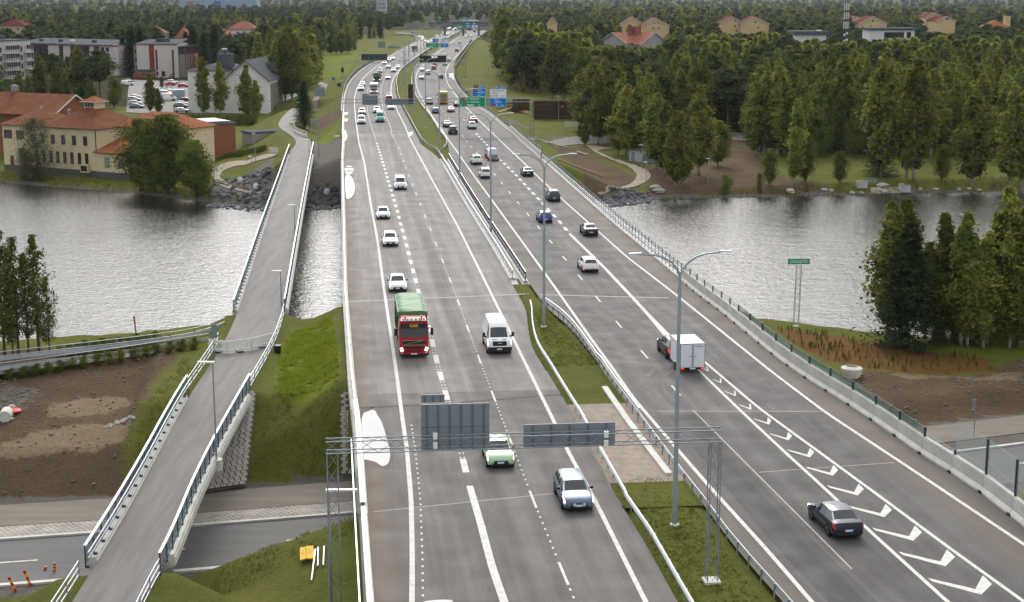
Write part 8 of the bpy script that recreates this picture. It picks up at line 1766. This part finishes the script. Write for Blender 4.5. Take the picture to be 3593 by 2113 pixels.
# people, one skinned figure each; clothing colours by height
def person(p, rz, label, jacket, trousers, hair=(.05,.035,.02), pose='walk', H=1.75, held=None):
 key = ('pm', jacket, trousers)
 m = bpy.data.materials.new('clothing'); m.use_nodes = True; N, Lk = m.node_tree.nodes, m.node_tree.links; b = N['Principled BSDF']; b.inputs['Roughness'].default_value = .85
 tx = N.new('ShaderNodeTexCoord'); se = N.new('ShaderNodeSeparateXYZ'); Lk.new(tx.outputs['Object'], se.inputs[0]); r = N.new('ShaderNodeValToRGB'); r.color_ramp.interpolation = 'CONSTANT'; e = r.color_ramp.elements
 dv = N.new('ShaderNodeMath'); dv.operation = 'DIVIDE'; dv.inputs[1].default_value = 2.0; Lk.new(se.outputs[2], dv.inputs[0]); Lk.new(dv.outputs[0], r.inputs['Fac'])
 st = [(0, (.03,.03,.03)), (.045, trousers), (.45, jacket), (.745, (.45,.28,.20)), (.83, hair)]
 while len(e) < len(st): e.new(.5)
 for q, (a, c) in zip(e, st): q.position = a; q.color = (*c, 1)
 Lk.new(r.outputs[0], b.inputs['Base Color'])
 if pose == 'cycle': hipz, kn, ft = 1.0, [(-.12,.30,.72),(.12,.22,.95)], [(-.12,.12,.30),(.12,.05,.55)]; tor = [(0,.15,1.28),(0,.33,1.50),(0,.42,1.62),(0,.48,1.80)]; hands = [(-.24,.62,1.10),(.24,.62,1.10)]; hip = (0,0,hipz)
 else: hipz, kn, ft = .92, [(-.10,.12,.50),(.10,-.05,.50)], [(-.10,.20,.06),(.10,-.24,.08)]; tor = [(0,0,1.18),(0,.01,1.42),(0,.02,1.54),(0,.04,1.68)]; hands = [(-.26,-.10,.85),(.26,.16,.88)]; hip = (0,0,hipz)
 V = [hip] + tor; R = [.15, .145, .155, .055, .095]; E = [(0,1),(1,2),(2,3),(3,4)]
 for i, sx in enumerate((-1, 1)):
  a = len(V); V += [(sx*.10, hip[1], hipz - .06), kn[i], ft[i], (ft[i][0], ft[i][1] + .16, ft[i][2] - .01)]; R += [.095, .065, .045, .04]; E += [(0,a),(a,a+1),(a+1,a+2),(a+2,a+3)]
  a = len(V); s0 = tor[1]; hx = hands[i]; V += [(sx*.19, s0[1], s0[2]), tuple((Vector((sx*.19, s0[1], s0[2]))*.5 + Vector(hx)*.5 + Vector((sx*.05,-.05,0)))[:]), hx]; R += [.062, .045, .035]; E += [(2,a),(a,a+1),(a+1,a+2)]
 me = bpy.data.meshes.new('person'); me.from_pydata(V, E, []); me.materials.append(m); o = link('person', me, None, p, (0,0,rz)); sm = o.modifiers.new('skin', 'SKIN')
 for sv, rr in zip(me.skin_vertices[0].data, R): sv.radius = (rr, rr)
 me.skin_vertices[0].data[0].use_root = True; sb = o.modifiers.new('sub', 'SUBSURF'); sb.levels = 1; sb.render_levels = 1; o.scale = (H/1.75,)*3
 return setp(o, label, 'person')
for x, lb, j in ((517,'person in dark clothes, left one of three walking on the far footpath',(.02,.02,.03)), (542,'person in black, middle one of three walking on the far footpath',(.03,.03,.035)), (566,'person in dark blue, right one of three walking on the far footpath',(.02,.03,.06))): p = gpx('B', x, 714, -1.5); p.z += .14; person(p, .3, lb, j, (.02,.02,.025))
p = gpx('W', 808, 780); p.z += .1; person(p, -1.5, 'cyclist in dark clothes riding past the striped apartment block', (.02,.025,.02), (.015,.015,.02), pose='cycle'); bk = empty('bicycle', p, -1.5, 'dark bicycle ridden past the striped apartment block', 'bicycle')
for y in (-.52, .55): lT_([(.30,-.02),(.335,-.02),(.335,.02),(.30,.02)], 16, ax='X').build('wheel', M_BLACK, bk, (0,y,.335))
tB_([(0,-.52,.335),(0,0,.30),(0,.42,.90),(0,.55,.335)], .025, 5).tube([(0,0,.30),(0,-.12,.92),(0,.42,.90)], .022, 5).build('frame', M_DARK, bk); tB_([(-.26,.58,1.08),(.26,.58,1.08)], .02, 5).build('handlebar', M_DARK, bk); bX_((0,-.12,.95), (.14,.26,.06)).build('saddle', M_BLACK, bk)
for x, y, lb, j in ((1100,815,'person in a red jacket at the edge of the car park',(.45,.04,.03)), (940,870,'person in dark clothes beside the parked red hatchback',(.03,.03,.04)), (812,945,'person in pale blue standing on the car park crossing',(.30,.38,.50)), (745,960,'person in an orange vest on the car park crossing',(.6,.15,.05))): p = gpx('W', x, y); p.z += .14; person(p, 1.2, lb, j, (.05,.06,.10))
for k in range(7): p = gpx('W', 850 + k*40, 960); MB_ = bX_((0,0,.16), (.45,2.6,.02)); setp(MB_.build('crossing_stripe', M_MARK, None, p, .1), 'white stripe of the car park pedestrian crossing', 'road marking', 'car park crossing stripes')
# log piles
M_LOG = mat('log_bark', (.075,.042,.026), .9, var=.35, scale=1.5, stretch=(.2,1,1)); M_LOGE = mat('log_end', (.38,.25,.14), .85, var=.2, scale=3)
def logpile(label, zn, xa, xb, yb, yt, cols, rows, L=5.5, z=-4.5, ends=False):
 a, b = gpx(zn, xa, yb), gpx(zn, xb, yb); d = (b - a); wd = d.length; rz = math.atan2(d.y, d.x); H = top_h(zn, xa, yt, a); o = empty('log_pile', a, rz, label, 'log pile'); r = H/rows/2
 me_s = shared(('logm', round(wd, 1), round(r, 2)), lambda: lT_([(r*.96, 0), (r, .1), (r*.92, wd)], 8, ax='X').mesh('log', M_LOG, 40))
 for j in range(rows):
  for i in range(cols):
   e = link('log', me_s, o, (rnd.uniform(-.4,.4), i*r*2.0 + rnd.uniform(-.05,.05), r + j*r*1.95 + rnd.uniform(-.04,.04)), (0, rnd.uniform(-.015,.015), rnd.uniform(-.02,.02))); e.scale.x = rnd.uniform(.92, 1.04)
 return o
logpile('long dark pile of stacked logs below the right forest', 'S', 1815, 2440, 545, 240, 4, 10); logpile('shorter log pile beside the lattice gantry tower', 'S', 1480, 1740, 440, 215, 4, 8)
for k in range(10):
 a = gpx('S', 1370 + (k % 3)*20, 300 + k*14); b = a + Vector((4.5, .3, 0)); setp(tB_([(0,0,.2),(4.6,.2,.25)], .16, 7).build('loose_log', M_LOG, None, a + Vector((0,0,.25*(k % 4)))), 'loose log lying at the left end of the log piles', 'log', 'loose logs by the log piles')
for x0, y0, x1, y1 in ((1240,440,1480,375), (1250,450,1470,390), (1500,390,1740,450), (1520,400,1740,465), (1560,420,1745,490)):
 a, b = gpx('S', x0, y0), gpx('S', x1, y1); setp(tB_([Vector((0,0,.2)), b - a + Vector((0,0,.5))], .17, 7).build('slanting_log', M_LOGE, None, a), 'pale log leaning at the foot of the log piles', 'log', 'pale leaning logs')
# picket fence, shed, bridge-end bits on the right bank
a, b = gpx('C', 600, 945), gpx('C', 990, 942); e = empty('picket_fence', a, math.atan2(b.y - a.y, b.x - a.x), 'white picket fence below the log piles', 'fence'); L = (b - a).length; n = int(L/.28)
for k in range(n):
 if n*.60 < k < n*.70: continue
 link('picket', boxmesh('picket', (.12,.04,1.5), M_WHITE, (0,0,.75)), e, (k*.28, 0, 0))
for z in (.4, 1.2): bX_((L/2, .05, z), (L, .05, .1)).build('fence_rail', M_WHITE, e)
B = Bld('small_shed', 'small pale grey shed under the birches on the right bank', gpx('C', 1075, 1195), gpx('C', 1170, 1205), -5.4, 'shed'); B.box('wall', 0, B.L, 0, 4, -.3, 2.5, mat('pale_boards', (.42,.45,.45), .8)); MB().add([(-.3,-.3,2.5),(B.L+.3,-.3,2.5),(B.L+.3,4.3,3.1),(-.3,4.3,3.1),(-.3,-.3,2.35),(B.L+.3,-.3,2.35)], [(0,1,2,3),(4,5,1,0)]).build('roof', M_METALR, B.o); B.box('door', .6, 1.5, -.05, 0, 0, 2.0, M_GALV); B.box('side_box', B.L, B.L + 3.6, .5, 3.5, -.3, 1.6, mat('blue_grey_box', (.16,.20,.24), .7))
p = gpx('C', 915, 1062); e = empty('white_board', p, .2, 'white board leaning by the side road', 'board'); bX_((0,0,.9), (2.0,.08,1.7)).build('sheet', M_WHITE, e); bX_((0,.3,.5), (.1,.6,1.0)).build('prop', M_GALV, e)
pipe_fence('long grey fence along the side road on the right bank', [gpx('C', x, 1050) for x in (350, 500, 640, 800, 900)], 2, 1.0, 3.0)
p = gpx('C', 980, 1020); e = empty('no_entry_sign', p, 0, 'round red sign on a post by the right birches', 'sign'); tB_([(0,0,0),(0,0,3)], .04, 6).build('post', M_GALV, e); lT_([(.55,-.03),(.55,.03)], 18, ax='Y').build('disc', mat('disc_red', (.6,.12,.06), .5), e, (0,-.06,2.6)); bX_((0,-.12,2.6), (.7,.03,.16)).build('bar', M_WHITE, e)
for zn, x0, y0, x1, y1, lb in (('C',470,1068,615,1105,'pale log laid on the dark soil, upper'), ('C',540,1190,870,1315,'long pale log laid along the dark soil beside the bridge'), ('C',690,1135,770,1160,'short pale log on the dark soil')):
 a, b = gpx(zn, x0, y0), gpx(zn, x1, y1); setp(tB_([Vector((0,0,.25)), (b - a)*.5 + Vector((0,0,.22)), b - a + Vector((0,0,.25))], .19, 7).build('edging_log', mat('pale_wood', (.40,.33,.22), .9), None, a), lb, 'log')
# shore bits
def bench(zn, x, y, m, lb, W_=1.8):
 p = gpx(zn, x, y); e = empty('park_bench', p, .1, lb, 'bench'); 
 for k in range(3): bX_((0, -.15 + k*.16, .45), (W_,.13,.05)).build('seat_slat', m, e); 
 for k in range(2): bX_((0, .32, .62 + k*.16), (W_,.04,.12)).build('back_slat', m, e)
 for sx in (-.7, .7): bX_((sx, .05, .22), (.08,.5,.45)).build('leg', M_CONC, e); bX_((sx, .36, .55), (.07,.05,.6)).build('upright', M_CONC, e)
bench('E', 1180, 1360, mat('blue_boards', (.10,.20,.28), .7), 'blue bench on the far right shore lawn', 2.6); bench('E', 525, 1412, M_BARK, 'brown bench near the slender birch'); bench('E', 2090, 1395, M_BARK, 'brown bench on the lawn near the right edge')
for x, y, lb in ((1105,1395,'square concrete block by the blue bench'), (1425,1425,'square concrete block right of the sandy shore patch')): p = gpx('E', x, y); e = empty('concrete_block', p, .1, lb, 'block'); bX_((0,0,.6), (2.0,1.4,1.3)).build('block', M_CONC, e); bX_((0,0,1.3), (1.7,1.1,.12)).build('lid', M_STONEG, e)
draped('sandy_patch', 'E', -6.4, (1170,1395, 1300,1385, 1440,1400), (1180,1440, 1320,1440, 1460,1432), M_GPATH, 'sandy patch on the far right shore', 'sand', .1)
p = gpx('L', 818, 1135); e = empty('standing_stone', p, .15, 'rough grey standing stone in front of the large spruce', 'stone'); q = MB(); H = top_h('L', 818, 1045, p); V = []
for j, (z, s_) in enumerate(((-.3,1),(H*.5,.96),(H,.88))): V += [(x*s_ + .05*math.sin(j*3 + x), y*s_, z + (.12*x if j == 2 else 0)) for x, y in ((-.75,-.4),(.75,-.45),(.8,.4),(-.7,.45))]
q.add(V, [(i*4 + k, i*4 + (k+1) % 4, (i+1)*4 + (k+1) % 4, (i+1)*4 + k) for i in range(2) for k in range(4)] + [(8,9,10,11)]); q.build('stone', mat('rough_granite', (.20,.20,.19), .95, var=.3, scale=2, bump=.08, bscale=4), e)
# white concrete well ring on the right soil slope
p = gpx('AD', 215, 345); e = empty('concrete_well', p, .3, 'white concrete well cone tipped on the brown soil slope', 'concrete well'); lT_([(.70,-.3),(1.0,.75),(.98,.85),(.56,1.02),(.52,.98)], 20).build('cone', mat('white_concrete', (.58,.56,.50), .85, var=.1, scale=1.5), e, smooth=40); lT_([(.54,1.0),(.02,1.01)], 18).build('opening', M_PLINTH, e)
# saplings in the planting bed
def sap_mesh(v):
 rs = np.random.RandomState(v); n = 60; f = rs.rand(n); P = np.stack([rs.normal(size=n)*.10*(1.2 - f), rs.normal(size=n)*.10*(1.2 - f), .1 + f*.95], 1); V, F = quads(P, .13*np.ones(n), rs); return raw_mesh('sapling', V, F, M_BROADL)
SAPS = [sap_mesh(k) for k in range(4)]; polyM = MULCH[0]; xs, ys = [q[0] for q in polyM], [q[1] for q in polyM]; k = 0
while k < 170:
 x, y = rnd.uniform(min(xs), max(xs)), rnd.uniform(min(ys), max(ys))
 if not inpoly(np.array([x]), np.array([y]), polyM)[0]: continue
 k += 1; o = setp(link('sapling', SAPS[k % 4], None, (x, y, gz(x, y)), (0,0,rnd.random()*6)), 'knee high sapling in the bark covered planting bed', 'sapling', 'saplings in the planting bed'); s_ = rnd.uniform(.35, .7); o.scale = (s_,)*3
# barricades
def barricade(label, P, H=1.05, red=False, name='barricade'):
 o = empty(name, P[0], 0, label, 'barrier'); org = P[0]
 for a, b in zip(P, P[1:]):
  d = b - a; L = d.length; rz = math.atan2(d.y, d.x); c = (a + b)/2 - org; fr = link('panel', bX_((0,0,H - .10), (L - .04,.05,.26)).box((0,0,.22), (L - .04,.05,.18)).box((-L/2 + .06,0,H/2 + .05), (.10,.06,H - .05)).box((L/2 - .06,0,H/2 + .05), (.10,.06,H - .05)).mesh('panel', M_WHITE), o, c, (0,0,rz))
  for k in range(int(L/.22)): link('slat', boxmesh('barslat', (.07,.03,.62), M_WHITE, (0,0,.56)), fr, (-L/2 + .15 + k*.22, 0, 0))
  if red:
   for k in range(3): bX_((-L/3 + k*L/3, -.035, H - .10), (L/5,.02,.2)).build('red_band', M_SRED, fr)
  bX_((0,0,.04), (.5,.7,.1)).build('foot', M_BLACK, fr)
 return o
barricade('white slatted barricade closing the near footway', [at('F', 1448, 1150, PZ), at('F', 1575, 1168, PZ), at('F', 1745, 1145, PZ), at('F', 1895, 1105, PZ)])
barricade('red and white barricade beside the dark spruce on the bent footway', [at('Q', 752, 690, -1.2), at('Q', 805, 735, -1.2), at('Q', 905, 785, -1.2), at('Q', 1015, 820, -1.2)], 1.3, True)
for x0, y0, x1, y1 in ((1870,1060,1875,995), (1895,1050,1893,1010)):
 a = at('F', x0, y0, PZ); setp(bX_((0,0,.7), (.12,.05,1.4), tilt=Matrix.Rotation(.15, 3, 'Y')).build('upright_board', M_WHITE, None, a), 'narrow white board standing behind the right end of the white barricade', 'board', 'boards behind the barricade')
p = at('Q', 345, 1115, -1.6); e = empty('concrete_barrier', p, -.5, 'pale concrete barrier block at the fork of the curved path', 'barrier'); MB().sweep([(-1.1,0,0),(1.1,0,0)], [(-.3,-.3),(.3,-.3),(.22,.3),(.10,1.0),(-.10,1.0),(-.22,.3)]).build('block', M_CONC2, e); bX_((0,0,.03), (2.3,.7,.1)).build('foot', M_CONC, e)
# big bags, stones, pipe bits
def bigbag(zn, x, y, lb, z=None):
 p = gpx(zn, x, y); e = empty('bulk_bag', p, rnd.random(), lb, 'bag'); lT_([(.42,0),(.56,.25),(.58,.6),(.45,.95),(.18,1.1)], 10).build('sack', mat('bag_white', (.62,.63,.66), .8, var=.15, scale=3, bump=.05, bscale=5), e, smooth=True)
 for a in range(4): tB_([(.38*math.cos(a*1.57), .38*math.sin(a*1.57), .9), (.30*math.cos(a*1.57), .30*math.sin(a*1.57), 1.3), (.1*math.cos(a*1.57), .1*math.sin(a*1.57), 1.05)], .04, 5).build('loop', MATS['bag_white'], e)
bigbag('U', 1740, 1165, 'white bulk bag on the grass inside the curved path'); bigbag('U', 1970, 1255, 'white bulk bag at the lamp by the gravel slope'); bigbag('F', 2267, 68, 'white bulk bag on the gravel between the two far bridge ends')
for k in range(46):
 f = rnd.random(); x, y = 950 + f*240 + rnd.uniform(-22, 22), 305 - f*92 + rnd.uniform(-12, 12); p = gpx('AE', x, y); o = setp(link('stone', rock_mesh(k % 5, M_ROCKP), None, p, (rnd.random(), 0, rnd.random()*6)), 'small pale stone in the heap on the brown soil slope', 'stone', 'pale stone heap'); s_ = rnd.uniform(.14, .34); o.scale = (s_,)*3
for x, y, s_, lb in ((105,130,.7,'flat pale slab stone above the red lid'), (65,195,1.0,'larger pale slab stone left of the red lid'), (82,240,.6,'pale slab stone beside the pipe end')): p = gpx('AE', x, y); o = setp(link('slab_stone', rock_mesh(2, M_ROCKP), None, p + Vector((0,0,.1)), (0,0,x)), lb, 'stone'); o.scale = (s_, s_*.8, s_*.5)
p = gpx('AE', 120, 175); e = empty('red_disc', p, 0, 'round red plastic disc lying on the grey gravel', 'disc'); lT_([(.60,.1),(.62,.2),(.5,.28),(.02,.32)], 18).build('disc', mat('lid_red', (.6,.05,.04), .5), e, smooth=40); lT_([(.5,-.1),(.5,.1)], 14).build('ring', M_BLACK, e)
p = gpx('AE', 47, 255); e = empty('concrete_pipe', p, .2, 'open concrete pipe end on the gravel at the left edge', 'pipe'); lT_([(.30,-.1),(.46,-.1),(.46,1.4),(.30,1.4)], 16, ax='Y').build('pipe', M_CONC2, e, (0,0,.4)); lT_([(.305,0),(.02,.02)], 16, ax='Y').build('bore', M_BLACK, e, (0,.25,.4))
# bottom left corner: red and yellow poles, yellow signs
for x0, y0, x1, y1, lb in ((100,1412,55,1322,'red and yellow marker pole leaning at the very left'), (198,1380,152,1280,'red and yellow marker pole leaning in the middle'), (348,1285,348,1232,'upright red marker pole behind the footway fence'), (288,1278,290,1255,'short red marker stake behind the leaning poles')):
 a = gpx('G', x0, y0, -5.5); b = on_plane('G', x1, y1, a, Vector((0,-1,0))); L = (b - a).length; o = empty('marker_pole', a, 0, lb, 'pole'); d = b - a
 for k in range(5): tB_([d*(k/5), d*((k+1)/5)], .09, 8).build('band', M_SRED if k % 2 == 0 or 'short' in lb else M_YEL, o)
def flat_sign(zn, pts_, lb, tilt):
 P = [gpx(zn, pts_[i], pts_[i+1], -5.5) for i in range(0, 8, 2)]; c = sum(P, Vector())/4; e = empty('yellow_sign', c, 0, lb, 'sign'); n = Vector((0,0,.12)); top = [p - c + Vector((0,0,.30)) for p in P]
 MB().add(top + [p + Vector((0,0,.06)) for p in top], [(0,1,2,3),(7,6,5,4),(0,4,5,1),(1,5,6,2),(2,6,7,3),(3,7,4,0)]).build('plate', mat('sign_plate_yellow', (.75,.42,.02), .55), e)
 u, v = (top[1] - top[0]), (top[3] - top[0])
 for k in range(3): a = top[0] + u*(.3 + .16*k) + v*.3 + Vector((0,0,.07)); MB().add([a, a + u*.08, a + u*.08 + v*.35, a + v*.35], [(0,1,2,3)]).build('mark', mat('faded_mark', (.45,.28,.05), .6), e)
flat_sign('G', (1920,1170, 1956,1165, 1958,1240, 1920,1252), 'left yellow sign plate lying on the grass by the lower road', 0); flat_sign('G', (1960,1160, 2006,1160, 2006,1240, 1960,1240), 'right yellow sign plate lying on the grass by the lower road', 0)
for x0, y0, x1, y1 in ((2020,1160,1992,1360), (2035,1148,2033,1268), (2012,1165,1998,1330), (2074,1142,2068,1262)):
 a, b = gpx('G', x1, y1, -5.5), gpx('G', x0, y0, -5.5); setp(tB_([Vector((0,0,.15)), b - a + Vector((0,0,.15))], .05, 6).build('loose_pole', M_RAIL, None, a), 'pale steel pole lying on the grass beside the yellow signs', 'pole', 'steel poles on the grass')
p = gpx('F', 1925, 1165, PZ); e = empty('rubbish_bin', p, 0, 'black round bin beside the near footway fence', 'bin'); lT_([(.28,0),(.32,.7),(.26,.72),(.25,.4)], 14).build('drum', M_BLACK, e); lT_([(.33,.66),(.34,.72)], 14).build('rim', M_DARK, e)
a = at('F', 955, 1120, -2.2); b = on_plane('F', 928, 905, a, Vector((0,-1,0))); e = empty('river_marker', a, 0, 'dark stick marker with orange tip behind the left footway fence', 'marker'); d = b - a; tB_([d*0, d*.75], .06, 6).build('stick', M_BARK, e); tB_([d*.75, d*.92], .09, 6).build('tip', PC['orange'], e); tB_([d*.92, d], .07, 6).build('cap', M_BLACK, e)
# grass tufts along the near verges and medians
def tufts(name, label, polys, dens, hgt, m, zf=None, seed=3):
 rs = np.random.RandomState(seed); C = []
 for p in polys:
  xs, ys = [q[0] for q in p], [q[1] for q in p]; n = int((max(xs) - min(xs))*(max(ys) - min(ys))*dens); X, Yv = rs.uniform(min(xs), max(xs), n), rs.uniform(min(ys), max(ys), n); k = inpoly(X, Yv, p)
  k &= vnoise(X*.6, Yv*.6) + .5*vnoise(X*2.3, Yv*2.3) > .45
  C.append(np.stack([X[k], Yv[k]], 1))
 C = np.concatenate(C); Z = terrain(C[:,0], C[:,1]); n = len(C); V, F = [], []; h = hgt*(.5 + rs.rand(n))
 for b in range(3):
  a = rs.rand(n)*6.283; w = .035 + .03*rs.rand(n); dx, dy = np.cos(a)*w, np.sin(a)*w; lx, ly = rs.normal(size=n)*h*.4, rs.normal(size=n)*h*.4; ox, oy = rs.normal(size=n)*.08, rs.normal(size=n)*.08
  V.append(np.stack([np.stack([C[:,0]+ox-dx, C[:,1]+oy-dy, Z-.02], 1), np.stack([C[:,0]+ox+dx, C[:,1]+oy+dy, Z-.02], 1), np.stack([C[:,0]+ox+lx, C[:,1]+oy+ly, Z+h], 1)], 1).reshape(-1, 3))
 V = np.concatenate(V); F = np.arange(len(V)).reshape(-1, 3); setp(link(name, raw_mesh(name, V, F, m)), label, 'grass', kind='stuff')
M_GR1 = leafmat('grass_blades', (.11,.13,.024), (.23,.215,.055), .01); M_GR2 = leafmat('bright_grass_blades', (.16,.225,.018), (.28,.31,.04), .01)
tufts('verge_grass', 'rough grass on the banks beside the near footway', [pxpoly('D', -4.5, 360,1482, 470,1410, 700,1375, 870,1340, 880,1482), pxpoly('D', -4, 625,1125, 700,985, 835,985, 835,1120), pxpoly('D', -2.5, 300,1100, 460,900, 480,950, 330,1180)], 12, .13, M_GR1)
tufts('median_grass', 'grass and weeds in the near median', [BRIGHT[1], BRIGHT[2]], 20, .11, M_GR1, seed=5); tufts('mound_grass', 'tall bright grass on the mound between footway and motorway', [BRIGHT[0]], 40, .22, M_GR2, seed=6)
tufts('shore_grass', 'grass along the far banks', [pxpoly('D', -6.8, 0,448, 330,470, 520,485, 520,470, 330,452, 0,425), pxpoly('D', -6.5, 1620,486, 2520,470, 2520,440, 1900,460, 1620,470)], 3.0, .5, M_GR1, seed=8)
# clods and small stones strewn over the bare earth
rs = np.random.RandomState(21); VV, FF, off = [], [], 0
for p_, n in ((SOIL[0], 900), (SOIL[1], 700), (GRAVEL[4], 250)):
 xs, ys = [q[0] for q in p_], [q[1] for q in p_]; X, Yv = rs.uniform(min(xs), max(xs), n*2), rs.uniform(min(ys), max(ys), n*2); k = inpoly(X, Yv, p_) & (Yv - y_edge(X) > 9); X, Yv = X[k], Yv[k]; Z = terrain(X, Yv)
 for x, y, z in zip(X, Yv, Z):
  s_ = .05 + .16*rs.rand()**3; v = np.array([(1,0,0),(-.5,.8,0),(-.5,-.8,.05),(.1,.1,.7),(.2,-.1,-.4)])*s_*(.7 + .6*rs.rand(5, 1)) + np.array([x, y, z + s_*.2])
  VV.append(v); FF.append(np.array([(0,1,3),(1,2,3),(2,0,3),(1,0,4),(2,1,4),(0,2,4)]) + off); off += 5
setp(link('soil_clods', raw_mesh('soil_clods', np.concatenate(VV), np.concatenate(FF), mat('clod_earth', (.13,.095,.065), .95, col2=(.30,.26,.21), scale=.8, spec=.05))), 'clods and small stones strewn over the bare earth', 'stones', kind='stuff')
# ------------------------------------------------------------------ thin daylight haze
hm = bpy.data.materials.new('thin_haze'); hm.use_nodes = True; hn = hm.node_tree.nodes; hn.remove(hn['Principled BSDF']); hv = hn.new('ShaderNodeVolumePrincipled'); hv.inputs['Color'].default_value = (.78,.86,.95,1); hv.inputs['Density'].default_value = .000032; hv.inputs['Anisotropy'].default_value = .2
hm.node_tree.links.new(hv.outputs[0], hn['Material Output'].inputs['Volume'])
setp(bX_((0, 4900, 21), (15000, 11600, 70)).build('haze', hm), 'thin pale haze over the whole valley', 'haze', kind='stuff')
